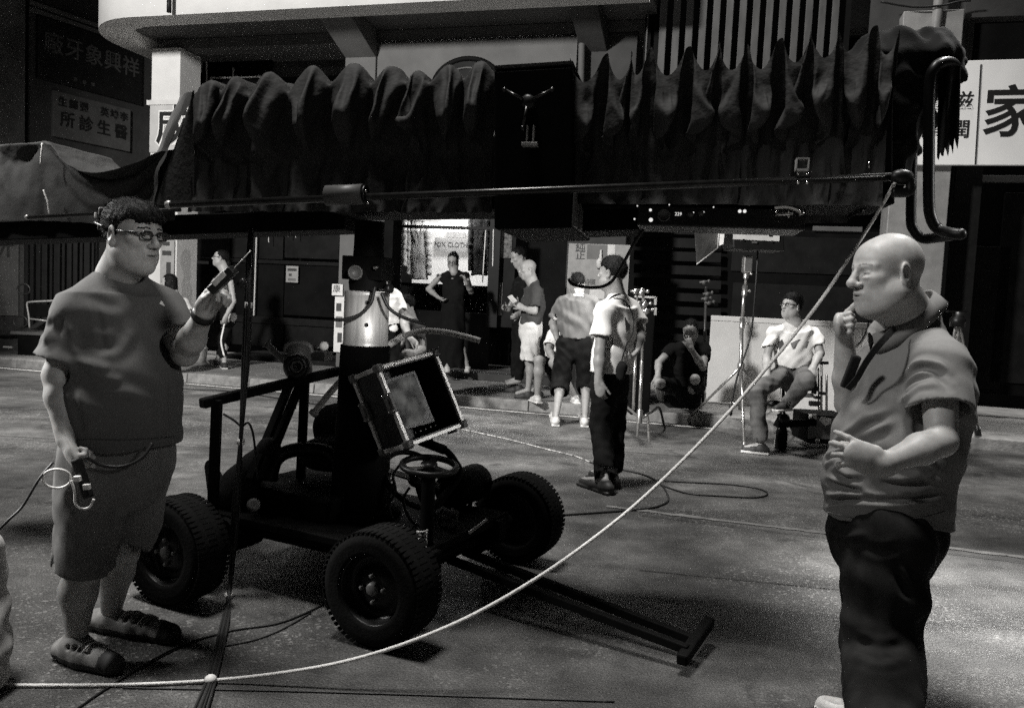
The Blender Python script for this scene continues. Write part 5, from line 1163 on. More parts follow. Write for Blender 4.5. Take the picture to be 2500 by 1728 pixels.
        if sf > 0:
            for a in 'lr':                                    # hollow cuffs
                S_, E_ = npv(J[a + 's']), npv(J[a + 'e'])
                if sf <= 1: u_ = (E_ - S_) / np.linalg.norm(E_ - S_); c_ = lerp3(S_, E_, sf); s.cone(c_ - u_ * .035, c_ + u_ * .03, .052 * sr, .066 * sr, .004, 's')
        nk = npv(J['neck']); hh = npv(J['head']); ud = (hh - nk) / np.linalg.norm(hh - nk)
        s.cone(nk + ud * .005 + npv(fwd) * .01, nk + ud * .10 + npv(fwd) * .02, o.get('neckhole', .066) * o.get('fat', 1), .10, .006, 's')
        mats = [M(o['shirt'])] + [M(x) for x in o.get('shirt2', [])]
        solids('shirt', [s.mesh(o.get('svox', h))], mats, root, paint=o.get('shirt_paint'))
    # trousers
    if 'pants' in o:
        s = Solid(); pr = o.get('pr', 1.0) * gi; pf = o.get('pants_len', 1.9); P0 = npv(J['pel'])
        s.cone(P0 + npv(UP) * o.get('rise', .10), P0 - npv(UP) * .06, .155 * pr, .165 * pr, .05, flat=fwd, ratio=o.get('hipr', .72))
        for a in 'lr':
            hip = npv(J.get(a + 'hip', J['pel'] + lat * (.085 if a == 'l' else -.085))); K_, A_ = npv(J[a + 'k']), npv(J[a + 'a'])
            r0, r1, r2 = o.get('legr', (.098, .078, .062)); r0, r1, r2 = r0 * pr, r1 * pr, r2 * pr
            if pf <= 1: s.cone(hip, lerp3(hip, K_, pf), r0, r1, .018, cap=True)
            else:
                s.cone(hip, K_, r0, r1, .02); s.cone(K_, lerp3(K_, A_, pf - 1), r1, r2, .03, cap=True)
        for a_, b_, r_, k_ in o.get('pfolds', []): s.cone(a_, b_, r_, r_ * .5, k_)
        s.ripple(o.get('pw', .006), o.get('pwf', 28), o.get('seed', 1) + 9, o.get('pwd')); s.ripple(o.get('pw', .006) * .5, 55, o.get('seed', 1) + 3)
        for a in 'lr':
            hip = npv(J.get(a + 'hip', J['pel'] + lat * (.085 if a == 'l' else -.085))); K_, A_ = npv(J[a + 'k']), npv(J[a + 'a'])
            e0, e1_ = (hip, K_) if pf <= 1 else (K_, A_); c_ = lerp3(e0, e1_, pf if pf <= 1 else pf - 1); u_ = (e1_ - e0) / np.linalg.norm(e1_ - e0); r_ = (o.get('legr', (.098, .078, .062))[1 if pf <= 1 else 2]) * pr
            s.cone(c_ - u_ * .04, c_ + u_ * .04, r_ - .012, r_ - .006, .004, 's')
        if 'waist_cut' in o: s.cut(o['waist_cut'], (0, 0, 1))
        solids(o.get('pants_name', 'trousers'), [s.mesh(o.get('pvox', h))], [M(o['pants'])] + [M(x) for x in o.get('pants2', [])], root, paint=o.get('pants_paint'))
    if 'skirt' in o:
        s = Solid(); P0 = npv(J['pel']); b = npv((P0[0], P0[1], o['skirt_z'])); s.cone(P0 + npv(UP) * .15, P0, .13, .17, .04, flat=fwd, ratio=.75).cone(P0, b, .17, .21, .04, flat=fwd, ratio=.8, cap=True).ripple(.010, 24, 4, lat)
        solids('skirt', [s.mesh(h)], M(o['skirt']), root)
    if o.get('shoes'):
        for a in 'lr': shoe(root, J[a + 'a'], J[a + 't'], o.get('fg', {}).get(a, g), M(o['shoes']), M(o.get('sole', 'sole_white')), o.get('ss', 1.0))
    return root, L, Rm, dict(J=J, lat=lat, fwd=fwd)

def on_body(u, v, obj):
    mi = obj.matrix_world.inverted(); ok, p_, n_, i = obj.ray_cast(mi @ CAM, (mi.to_3x3() @ ray(u, v)).normalized())
    return (obj.matrix_world @ p_, n_) if ok else (None, None)
def fold_cloth(obj, lines):
    """press real folds into a garment: each line follows the cloth; positive amp is a ridge, negative a crease"""
    bpy.context.view_layer.update(); me = obj.data; n = len(me.vertices); co = np.empty(n * 3, np.float32); me.vertices.foreach_get('co', co); co = co.reshape(-1, 3).astype(float)
    nr = np.empty(n * 3, np.float32); me.vertices.foreach_get('normal', nr); nr = nr.reshape(-1, 3).astype(float); og = npv(obj.matrix_world.translation); disp = np.zeros(n)
    for pts, amp, w in lines:
        ps = []
        for q_ in bez([Vector((u, v, 0)) for u, v in pts], 10):
            a, b = on_body(q_.x, q_.y, obj)
            if a is not None: ps.append(npv(a) - og)
        runs = [[]]
        for a in ps:
            if runs[-1] and np.linalg.norm(a - runs[-1][-1]) > .035: runs.append([])
            runs[-1].append(a)
        ps = max(runs, key=len)
        if len(ps) < 3: continue
        ps = np.array(ps); sg = np.r_[0, np.cumsum(np.linalg.norm(np.diff(ps, axis=0), axis=1))]; ts_ = np.linspace(0, sg[-1], max(8, int(sg[-1] / .003))); ps = np.stack([np.interp(ts_, sg, ps[:, i]) for i in range(3)], 1)
        for _ in range(4): ps[1:-1] = (ps[:-2] + 2 * ps[1:-1] + ps[2:]) / 4
        lo, hi = ps.min(0) - 4 * w, ps.max(0) + 4 * w; sel = np.where(((co > lo) & (co < hi)).all(1))[0]
        if not len(sel): continue
        D = np.linalg.norm(co[sel][:, None] - ps[None], axis=2); k = D.argmin(1); d = D[np.arange(len(sel)), k]
        f = k / (len(ps) - 1); tp = np.clip(np.minimum(f, 1 - f) * 5 + .15, 0, 1)
        disp[sel] += tp * amp * (np.exp(-(d / w) ** 2) - .45 * np.exp(-((d - 1.9 * w) / w) ** 2))
    co += nr * disp[:, None]; me.vertices.foreach_set('co', co.astype(np.float32).ravel()); me.update()
kid = lambda root, n: [c for c in root.children if c.name.split('.')[0] == n][0]
# ---- the man on the left
J = dict(head=P(325, 575, 3.0), neck=P(284, 672, 3.05), rs=P(194, 764, 2.90), ls=P(396, 748, 3.15), re=P(140, 915, 2.86), rw=P(160, 1072, 2.80), rh=P(196, 1150, 2.76),
         le=P(452, 862, 3.02), lw=P(500, 762, 2.86), lh=P(552, 672, 2.80), pel=P(288, 1096, 3.03), rhip=P(236, 1110, 2.95), lhip=P(338, 1110, 3.12),
         rk=P(202, 1392, 2.93), ra=P(186, 1568, 2.90), rt=G(264, 1618, .03), lk=P(300, 1345, 3.14), la=P(268, 1510, 3.18), lt=G(405, 1545, .03))
tor = [(P(280, 735, 3.03), .195, .115), (P(280, 830, 3.02), .205, .165), (P(292, 950, 3.01), .215, .205), (P(297, 1078, 3.02), .215, .20)]
def lf(*p): return [P(u, v, y) for u, v, y in p]
lm, L, Rm, inf = person('stout man in dark grey T-shirt and shorts raising a radio at the left', J, (.90, -.43, -.06),
    dict(ns=.95, hs=1.07, fat=.97, nr=.066, hair='fringe', hl=.040, hairamp=.003, strands=7000, strand_w=.0009, strand_l=.009, girth=1.0, arm=1.32, fore=1.12, leg=1.12, bare=1, torso=tor, shirt='tee_grey', sleeve=.76, sleeve_r=1.0, svox=.0065, vox=.007, hvox=.003, avox=.0042, hairvox=.0042,
         wr=.005, wf=24, wd=(.4, .2, 1), seed=3, neckhole=.080, skin='skin', glasses=True,
         pants='shorts_grey', pants_name='shorts', pants_len=.985, pr=1.15, legr=(.112, .096, .07), hipr=.95, rise=.06, pw=.008, pwf=20, pwd=(1, .3, .1), pvox=.007,
         hand=dict(r=dict(pn=(.75, .55, .25), ts=-1, curl=(55, 62, 66, 70), sc=1.06, thumb=(.35, .8, .5)), l=dict(pn=(.75, -.55, .1), ts=-1, curl=(38, 44, 50, 54), sc=1.12, thumb=(.25, .9, .35)))))
# collar rib, seams, small badge on the chest
bd = P(395, 744, 2.90)
sh = kid(lm, 'shirt')
fold_cloth(sh, [([(186, 875), (217, 889), (270, 903)], 0.0072, 0.0154), ([(210, 907), (253, 921), (300, 930)], 0.0060, 0.0143), ([(245, 872), (288, 861), (316, 826), (322, 800)], 0.0072, 0.0198), ([(126, 762), (116, 800), (110, 848)], 0.0072, 0.0154), ([(150, 770), (140, 815), (136, 860)], -0.0060, 0.0132), ([(172, 790), (179, 843), (189, 868)], 0.0072, 0.0132),
    ([(230, 740), (246, 800), (250, 860)], -0.0048, 0.0110), ([(330, 700), (345, 740), (330, 790)], -0.0048, 0.0220), ([(415, 780), (400, 840), (410, 900)], -0.0072, 0.0176), ([(200, 960), (260, 985), (340, 980)], -0.0042, 0.0220), ([(190, 1030), (280, 1045), (380, 1035)], 0.0036, 0.0220), ([(395, 930), (405, 1000), (400, 1060)], 0.0048, 0.0176), ([(210, 720), (260, 745), (300, 742)], -0.0036, 0.0176), ([(435, 790), (440, 830), (430, 862)], 0.0060, 0.0132), ([(170, 950), (190, 1010), (200, 1060)], -0.0048, 0.0154)])
def patch_on(obj, name, pts, m, parent, lift=.003, th=.002):
    w = []
    for u, v in pts:
        p_, n_ = on_body(u, v, obj)
        if p_ is not None: w.append(p_ + n_ * lift)
    mb = MB(); mb.add(w, [tuple(range(len(w)))]); return mb.build(name, m, parent)
patch_on(sh, 'chest_badge', [(388, 742), (392, 734), (398, 740), (402, 748), (396, 746)], M('tape_white'), sh)
def seam(obj, pts, r, m, parent, name='seam', lift=.0005):
    w = []; d2 = bez([Vector((u, v, 0)) for u, v in pts], 8)
    for q_ in d2:
        p_, n_ = on_body(q_.x, q_.y, obj)
        if p_ is not None: w.append(p_ + n_ * lift)
    w = [a for a, b in zip(w, w[1:] + [w[-1]]) if (a - b).length < .05]
    mb = MB(); mb.tube(w, r, 6); return mb.build(name, m, parent)
mat('seam_dark', .05, .9, var=.1)
seam(sh, [(170, 1074), (230, 1072), (300, 1074), (370, 1070), (425, 1066)], .0022, M('seam_dark'), sh)
# headset behind the head
hs = thing('headset', L(0, -.11, .0), 'small pale headset clipped behind the head of the man on the left', 'headset')
Rh = np.array(Rm)
sd = Solid(); sd.box(L(.045, -.098, .045), (.016, .012, .042), .006, frame(Vector(Rh[:, 1]) * -1 + Vector(Rh[:, 0]) * .5)); solids('pod', [sd.mesh(.004)], M('plastic_grey'), hs)
sd = Solid(); sd.box(L(.062, -.112, .055), (.008, .003, .010), .002, frame(Vector(Rh[:, 1]) * -1 + Vector(Rh[:, 0]) * .9)); solids('lamp_window', [sd.mesh(.003)], M('tape_white'), hs)
mb = MB(); mb.tube(bez([Vector(L(.10, -.02, .02)), Vector(L(.085, -.08, .03)), Vector(L(.03, -.118, .035)), Vector(L(-.05, -.11, .035)), Vector(L(-.10, -.03, .03))], 6), .006, 8); mb.build('band', M('plastic_dark'), hs)
# sandals
for a, u0 in (('r', 0), ('l', 1)):
    A_, T_ = inf['J'][a + 'a'], inf['J'][a + 't']; d = (T_ - A_); d.z = 0; ln = d.length; d.normalize(); side = Vector((-d.y, d.x, 0)); s = Solid(); b0 = Vector((A_.x, A_.y, 0)) - d * .055
    s.cone(b0 + UP * .035, b0 + d * (ln * .65) + UP * .035, .046, .052, .02); s.cone(b0 + d * (ln * .65) + UP * .035, T_ + d * .02, .054, .042, .02); s.cone(b0 + d * .05 + UP * .05, A_ + UP * .0, .044, .046, .03)
    s.cut((0, 0, .004), (0, 0, -1))
    for k in range(4):
        c = b0 + d * (ln * (.45 + .16 * k)) + UP * .085
        s.cone(c - side * .05 - UP * .01, c + side * .05 - UP * .02 + d * .02, .011, .011, .006, 's')
    s.ripple(.002, 90, k)
    sn = solids('sandal', [s.mesh(.005)], [M('sandal'), M('sole')], lm, paint=[(1, lambda C, dd=npv(d), bb=npv(b0), l_=ln: (C[:, 2] < .030) | ((C - bb) @ dd > l_ + .045))])
    for k in range(3):
        c = b0 + d * (ln * (.50 + .17 * k)) + UP * .088; mb = MB(); mb.tube(bez([c - side * .042 - UP * .022, c + d * .01 + UP * .004, c + side * .042 - UP * .024 + d * .03], 5), .0035, 6); mb.build('lace', M('shoe_light'), sn)
# bracelet and radio
lw, lh = inf['J']['lw'], inf['J']['lh']; ax = (lw - inf['J']['le']).normalized()
one('wristband', MB().lathe(lw - ax * .012, ax, [(-.016, .038), (-.012, .042), (.012, .040), (.016, .036)], 24), M('plastic_dark'), 'dark band on the raised wrist of the man on the left', 'wristband', lw)
rd = thing('radio', P(540, 690, 2.78), 'small handheld radio with a thin aerial held in the raised hand', 'radio')
ra0, ra1 = P(516, 712, 2.75), P(572, 655, 2.74); dr_ = (ra1 - ra0).normalized()
sd = Solid(); sd.box((ra0 + ra1) / 2, (.016, .055, .026), .006, frame(dr_, (0.3, -1, .2))); solids('case', [sd.mesh(.004)], M('plastic_dark'), rd)
sd = Solid(); sd.box((ra0 + ra1) / 2 + Vector((-.004, -.022, .004)), (.011, .030, .006), .003, frame(dr_, (0.3, -1, .2))); solids('display', [sd.mesh(.003)], M('foam_pale'), rd)
mb = MB(); mb.tube([ra1 - dr_ * .01, P(612, 612, 2.72)], .0016, 6); mb.build('aerial', M('alu'), rd)
mb = MB(); mb.lathe(P(590, 690, 2.76), dr_, [(-.015, .010), (.01, .011), (.016, .006), (.016, 0)], 12); mb.build('knob', M('plastic_dark'), rd)
# remote and white rings in the lowered hand
rm_ = thing('remote_grip', P(200, 1180, 2.74), 'dark remote grip with white coiled lead held in the lowered hand', 'remote')
g0, g1 = P(186, 1120, 2.74), P(216, 1215, 2.73); mb = MB(); mb.bar(g0, g1, .028, .034, (0, -1, 0)); mb.build('grip', M('plastic_dark'), rm_, bevel=.006)
for u, v in [(189, 1168), (212, 1188)]: mb = MB(); p_ = P(u, v, 2.71); mb.box(p_, Vector((.011, 0, .001)), Vector((0, .008, 0)), Vector((-.002, 0, .009))); mb.build('white_tag', M('tape_white'), rm_, bevel=.002)
def ring(cu_, cv, ru, rv, t0, t1, y, r, m, tilt=0): return [P(cu_ + ru * math.cos(t), cv + rv * math.sin(t), y + tilt * math.sin(t)) for t in [R(t0 + (t1 - t0) * i / 28) for i in range(29)]]
mb = MB(); mb.tube(ring(139, 1168, 35, 23, 0, 360, 2.72, 0, 0, .02), .0042, 8); mb.build('lead_loop', M('tape_white'), rm_)
mb = MB(); mb.tube(bez([P(174, 1172, 2.71), P(182, 1200, 2.71), P(184, 1228, 2.71), P(198, 1241, 2.71), P(218, 1238, 2.71), P(229, 1218, 2.71)], 8), .0042, 8); mb.build('lead_hook', M('tape_white'), rm_)
mb = MB(); mb.tube(bez([P(210, 1115, 2.75), P(250, 1135, 2.78), P(300, 1138, 2.80), P(345, 1118, 2.82), P(372, 1082, 2.85)], 8), .006, 8); mb.build('cord', M('cable_black'), rm_)
mb = MB(); mb.tube(bez([P(130, 1128, 2.74), P(95, 1170, 2.7), P(55, 1235, 2.66), P(20, 1270, 2.62), P(-40, 1330, 2.6)], 8), .0045, 8); mb.build('cord', M('cable_black'), rm_)

# ---- the man on the right
J = dict(head=P(2163, 667, 2.78), neck=P(2238, 792, 2.86), rs=P(2168, 862, 3.03), ls=P(2292, 900, 2.66), re=P(2072, 985, 2.98), rw=P(2060, 812, 2.93), rh=P(2060, 812, 2.93) + Vector((-.5, -.8, .3)),
         le=P(2298, 1076, 2.54), lw=P(2152, 1134, 2.47), lh=P(2070, 1100, 2.45), pel=P(2166, 1262, 2.84), rhip=P(2160, 1290, 2.95), lhip=P(2172, 1300, 2.74),
         rk=P(2140, 1560, 2.95), ra=G(2140, 1745, .08), rt=G(2015, 1722, .03), lk=P(2152, 1590, 2.72), la=G(2165, 1880, .09), lt=G(2030, 1900, .03))
tor = [(P(2238, 862, 2.86), .19, .125), (P(2236, 960, 2.85), .205, .165), (P(2192, 1085, 2.84), .21, .215), (P(2168, 1165, 2.84), .20, .205), (P(2164, 1258, 2.84), .20, .208)]
rm, L, Rm, inf = person('bald man in grey polo shirt and dark jeans with a hand to his chin', J, (-.98, -.19, -.10),
    dict(ns=1.15, hs=1.13, fat=1.10, nr=.066, girth=1.0, arm=1.22, fore=1.12, leg=1.15, up=(-.06, 0, 1), torso=tor, shirt='polo_grey', sleeve=.60, sleeve_r=1.2, svox=.006, vox=.007, hvox=.0036, avox=.004, browless=True,
         wr=.0065, wf=22, wd=(.6, .2, .9), seed=11, neckhole=.072, skin='skin',
         shirt2=['polo_dark'], pants='denim_dark', pants_len=1.97, pr=1.15, legr=(.128, .108, .088), hipr=1.05, rise=.02, pw=.007, pwf=22, pwd=(.3, 0, 1), pvox=.007, shoes='shoe_light', sole='sole',
         hand=dict(l=dict(pn=(.15, .95, -.25), ts=-1, curl=(24, 32, 36, 40), spread=.16, sc=1.12, thumb=(.1, .6, .8)), r=dict(pn=(.85, -.4, .2), ts=1, curl=(80, 82, 84, 84), sc=1.12, thumb=(.5, .5, .6)))))
sh = kid(rm, 'shirt')
fold_cloth(sh, [([(2197, 951), (2231, 904), (2276, 902), (2317, 928)], -.014, .011), ([(2201, 965), (2238, 925), (2283, 921), (2317, 950)], -.013, .010), ([(2205, 940), (2240, 886), (2285, 885), (2318, 905)], .009, .012), ([(2200, 980), (2245, 945), (2295, 942)], .008, .010),
    ([(2186, 1010), (2110, 1040), (2030, 1098)], -.015, .013), ([(2180, 1030), (2120, 1062), (2060, 1085)], .010, .014), 
    ([(2016, 1176), (2082, 1195), (2127, 1216)], -.012, .009), ([(2016, 1224), (2073, 1216), (2155, 1220), (2227, 1216), (2305, 1202)], -.014, .009), ([(2018, 1205), (2075, 1208), (2120, 1206)], .009, .010), ([(2142, 1178), (2210, 1182), (2282, 1173)], -.010, .009), ([(2236, 1125), (2265, 1150), (2298, 1169)], -.012, .010),
    ([(2054, 1107), (2030, 1112), (2013, 1122)], -.012, .010), ([(2040, 1130), (2060, 1150), (2080, 1165)], .012, .012), ([(2030, 1155), (2070, 1168), (2110, 1172)], -.010, .009), ([(2150, 1160), (2200, 1165), (2250, 1158)], .009, .012),
    ([(2330, 960), (2345, 1000), (2340, 1060)], .008, .016), ([(2240, 1060), (2270, 1100), (2300, 1130)], -.009, .012)])
fold_cloth(kid(rm, 'trousers'), [([(2020, 1290), (2060, 1310), (2120, 1300)], .008, .012), ([(2200, 1380), (2220, 1420), (2235, 1440)], .010, .012), ([(2190, 1400), (2205, 1440), (2225, 1460)], -.009, .010), ([(2100, 1330), (2150, 1345), (2200, 1335)], -.006, .014), ([(2090, 1560), (2150, 1580), (2210, 1570)], -.008, .014), ([(2085, 1600), (2150, 1625), (2215, 1605)], .008, .014)])
bpy.context.view_layer.update()
# collar: stand and turned-down leaves, tilted with the neck
cc = npv(P(2204, 772, 2.86)); A_ = npv(P(2276, 724, 2.86)) - cc; B_ = npv(inf['lat']) * .098; un = np.cross(B_, A_); un /= np.linalg.norm(un); un = un if un[2] > 0 else -un; va = []; NC = 48
for i in range(NC + 1):
    t = R(-170 + 340 * i / NC); dv_ = A_ * math.cos(t) + B_ * math.sin(t); fr_ = (1 - math.cos(t)) / 2; dn = dv_ / np.linalg.norm(dv_)
    top = cc + dv_ + un * (.022 - .010 * fr_); edge = cc + dv_ + dn * (.026 + .008 * fr_) - un * (.034 + .020 * fr_ ** 2)
    va += [Vector(top - un * .05 - dn * .004), Vector(top), Vector(top + dn * .007 + un * .002), Vector((top + edge) / 2 + dn * .006), Vector(edge), Vector(edge - dn * .008)]
mb = MB(); mb.add(va, [(i * 6 + j, (i + 1) * 6 + j, (i + 1) * 6 + j + 1, i * 6 + j + 1) for i in range(NC) for j in range(5)], True)
mb.build('collar', M('polo_grey'), rm)
seam(sh, [(2210, 995), (2235, 985), (2270, 978), (2305, 985), (2318, 1000)], .0035, M('polo_dark'), sh, 'cuff_band')
seam(sh, [(2020, 1250), (2080, 1262), (2165, 1266), (2250, 1262), (2305, 1248)], .0025, M('polo_dark'), sh, 'hem_seam')
tr = kid(rm, 'trousers')


st = thing('neck_strap', P(2100, 880, 2.66), 'dark strap hanging from the neck of the bald man on the right', 'strap')
pts = bez([P(2186, 800, 2.70), P(2165, 822, 2.655), P(2140, 850, 2.65), P(2115, 885, 2.67), P(2092, 925, 2.70), P(2070, 950, 2.73)], 6); va = []
for i, p_ in enumerate(pts):
    d = (pts[min(i + 1, len(pts) - 1)] - pts[max(i - 1, 0)]).normalized(); x_ = d.cross(Vector((0, -1, .15))).normalized(); va += [p_ + x_ * .010, p_ - x_ * .010, p_ - x_ * .010 + Vector((0, .004, 0)), p_ + x_ * .010 + Vector((0, .005, 0))]
mb = MB(); mb.add(va, [(i * 4 + a, i * 4 + (a + 1) % 4, i * 4 + 4 + (a + 1) % 4, i * 4 + 4 + a) for i in range(len(pts) - 1) for a in range(4)]); mb.build('strap', M('cloth_black'), st)
mb = MB(); mb.bar(P(2092, 868, 2.72), P(2062, 946, 2.75), .032, .022, (0, -1, .2)); mb.build('pouch', M('cloth_black'), st, bevel=.006)
# ---- people further back
def jp(y0, **k):
    return {a: P(v[0], v[1], y0 + (v[2] if len(v) > 2 else 0)) for a, v in k.items()}
def tors(y0, *secs): return [(P(u, v, y0 + dy), hw, hd_) for u, v, dy, hw, hd_ in secs]
# man in white T-shirt with his back turned
y = 6.32
J = jp(y, head=(1494, 668), neck=(1508, 722), ls=(1476, 762, -.14), rs=(1540, 756, .14), le=(1466, 856, -.18), lw=(1462, 932, -.22), lh=(1468, 972, -.24), re=(1562, 815, .05), rw=(1552, 856, -.06), rh=(1540, 868, -.1),
       pel=(1490, 925), lk=(1468, 1040, -.05), rk=(1500, 1036, .05), la=(1462, 1150, -.02), ra=(1492, 1146, .08), lt=(1424, 1170, 0), rt=(1448, 1160, .08))
J['lt'] = G(1424, 1176, .03); J['la'] = G(1478, 1174, .09); J['rt'] = G(1446, 1158, .03); J['ra'] = G(1496, 1160, .09)
cm, L, Rm, inf = person('man in white T-shirt with a pouch at his hip, seen from behind', J, (-.80, .58, .05),
    dict(hs=1.0, hair='crop', arm=1.1, torso=tors(y, (1508, 752, 0, .19, .12), (1506, 810, 0, .19, .14), (1498, 870, 0, .185, .145), (1494, 908, 0, .195, .15)), shirt='tee_white', sleeve=.62, sleeve_r=1.25, svox=.009, avox=.006, hvox=.005,
         wr=.006, wf=20, wd=(.5, .2, .8), seed=21,  pants='trousers_black', pants_len=1.93, pr=1.0, legr=(.105, .085, .075), pw=.006, shoes='shoe_dark', sole='shoe_dark'))
sh = kid(cm, 'shirt'); bpy.context.view_layer.update()
patch_on(sh, 'back_print', [(1530, 745), (1538, 748), (1537, 800), (1528, 812), (1524, 780)], M('ink_grey'), sh, .006)
po = thing('hip_pouch', P(1520, 925, 6.15), 'dark pouch and strap slung on the man in white T-shirt', 'pouch')
sd = Solid(); sd.ell(P(1516, 905, 6.16), (.045, .04, .08)).ripple(.006, 40, 2); solids('pouch', [sd.mesh(.009)], M('cloth_black'), po)
mb = MB(); mb.tube(bez([P(1498, 728, 6.12), P(1525, 735, 6.14), P(1545, 770, 6.2), P(1545, 812, 6.15), P(1530, 840, 6.1), P(1518, 880, 6.1)], 8), .005, 8); mb.build('strap', M('cloth_black'), po)
mb = MB(); mb.tube(bez([P(1480, 742, 6.15), P(1492, 726, 6.2), P(1512, 718, 6.25), P(1530, 728, 6.3)], 6), .005, 6); mb.build('neck_cord', M('cloth_black'), po)
# bald man reading his phone
y = 10.4; g = .12
J = jp(y, head=(1288, 657), neck=(1303, 692), rs=(1296, 708, .18), ls=(1310, 710, -.18), re=(1288, 752, .15), rw=(1262, 745, .0), rh=(1252, 732, -.05), le=(1304, 760, -.2), lw=(1276, 752, -.18), lh=(1258, 740, -.15),
       pel=(1296, 800), lk=(1292, 882, -.08), rk=(1296, 880, .1), la=(1290, 952, -.1), ra=(1312, 950, .1), lt=(1262, 962, -.1), rt=(1280, 960, .1))
person('bald man in grey T-shirt and white shorts looking at his phone', J, (-.93, -.3, -.2),
    dict(ground=g, hs=1.0, fat=1.05, browless=True, bare=1, arm=1.05, torso=tors(y, (1303, 705, 0, .18, .12), (1302, 745, 0, .18, .14), (1296, 790, 0, .175, .15)), shirt='tee_dark', sleeve=.75, sleeve_r=1.15, svox=.011, avox=.008, hvox=.007, seed=31,
         pants='shorts_pale', pants_name='shorts', pants_len=.96, pr=1.0, legr=(.115, .115, .07), hipr=.9, pw=.007, shoes='shoe_dark', sole='sole', fg={'l': g, 'r': g}))
t = thing('phone', P(1252, 728, 10.2), 'phone held up by the bald man in white shorts', 'phone'); mb = MB(); mb.bar(P(1258, 738, 10.18), P(1244, 722, 10.22), .07, .01, (0, -.6, .8)); mb.build('case', M('foam_pale'), t, bevel=.003)
# taller man behind him
y = 10.95
J = jp(y, head=(1266, 628), neck=(1282, 668), rs=(1262, 690, .15), ls=(1296, 690, -.15), re=(1250, 745, .1), rw=(1242, 756, -.1), rh=(1228, 750, -.15), le=(1290, 745, -.1), lw=(1270, 765, -.25), lh=(1260, 770, -.3),
       pel=(1275, 790), lk=(1268, 870, -.05), rk=(1262, 868, .1), la=(1268, 930, 0), ra=(1258, 928, .1), lt=(1238, 938, 0), rt=(1236, 934, .1))
person('tall dark-haired man in black looking down over the bald man', J, (-.85, -.35, -.4), dict(ground=.12, hs=1.02, hair='short', torso=tors(y, (1280, 690, 0, .18, .11), (1278, 740, 0, .17, .12), (1275, 795, 0, .17, .12)), shirt='tee_black', sleeve=.7, svox=.013, avox=.009, hvox=.007, seed=33, pants='trousers_black', shoes='shoe_dark', sole='shoe_dark', vox=.013))
# man in polo shirt from behind
y = 9.4
J = jp(y, head=(1410, 692), neck=(1410, 724), ls=(1374, 738), rs=(1446, 736), le=(1350, 790, .08), lw=(1362, 830, .02), lh=(1374, 838, .05), re=(1462, 785, .1), rw=(1452, 818, .18), rh=(1440, 826, .2),
       pel=(1402, 838), lk=(1370, 925), rk=(1432, 922), la=(1358, 1006), ra=(1428, 1004), lt=(1352, 1022), rt=(1424, 1022))
J['la'] = G(1357, 1020, .09); J['lt'] = G(1350, 1010, .03); J['ra'] = G(1428, 1022, .09); J['rt'] = G(1422, 1012, .03)
pm, L, Rm, inf = person('man in grey polo shirt with white collar, seen from behind', J, (.05, 1, -.15),
    dict(hs=.96, hair='short', bare=1, arm=1.1, torso=tors(y, (1410, 735, 0, .19, .12), (1406, 780, 0, .185, .13), (1402, 825, 0, .185, .135)), shirt='polo_dark', sleeve=.72, sleeve_r=1.15, svox=.010, avox=.008, hvox=.007, seed=41, wr=.008,
         pants='trousers_black', pants_len=1.35, pr=1.08, legr=(.115, .10, .095), pw=.007, shoes='shoe_light', sole='sole_white'))
nb = Vector(J['neck']); mb = MB(); mb.lathe(nb - UP * .005, (0, .15, 1), [(0, .085), (.045, .070), (.05, .064), (.0, .078)], 24); mb.build('collar', M('tee_white'), pm)
for a in 'lr':
    S_, E_ = Vector(J[a + 's']), Vector(J[a + 'e']); c = S_.lerp(E_, .70); mb = MB(); mb.lathe(c, E_ - S_, [(-.02, .082), (.012, .083), (.014, .074)], 20); mb.build('cuff', M('tee_white'), pm)
text('3', 'back_number', P(1407, 714, 9.4 - .16), (1, 0, 0), UP, .10, M('tee_white'), pm, .01, .004)
# person sitting low behind the polo shirt
y = 10.15
J = jp(y, head=(1398, 770, .1), neck=(1372, 800), ls=(1352, 818), rs=(1388, 815, .1), le=(1338, 852, -.1), lw=(1352, 880, -.3), lh=(1368, 888, -.35), re=(1395, 850), rw=(1380, 880, -.25), rh=(1366, 884, -.3),
       pel=(1365, 898, .15), lk=(1316, 880, -.25), rk=(1352, 886, -.3), la=(1310, 958, -.15), ra=(1352, 962, -.2), lt=(1300, 976, -.3), rt=(1356, 980, -.3))
J['la'] = G(1312, 968, .2); J['lt'] = G(1300, 974, .15); J['ra'] = G(1404, 968, .2); J['rt'] = G(1408, 980, .15)
person('person in white T-shirt sitting on the kerb behind the polo shirt', J, (-.2, -.9, -.3), dict(ground=.12, hs=.95, hair='short', bare=1, leg=1.15, torso=tors(y, (1370, 812, 0, .16, .11), (1362, 850, .05, .16, .12), (1362, 890, .12, .165, .13)), shirt='tee_white', sleeve=.75, sleeve_r=1.15, svox=.011, avox=.008, hvox=.008, seed=51, pants='trousers_black', pants_len=.9, pants_name='shorts', shoes='shoe_light', sole='sole_white', vox=.012))
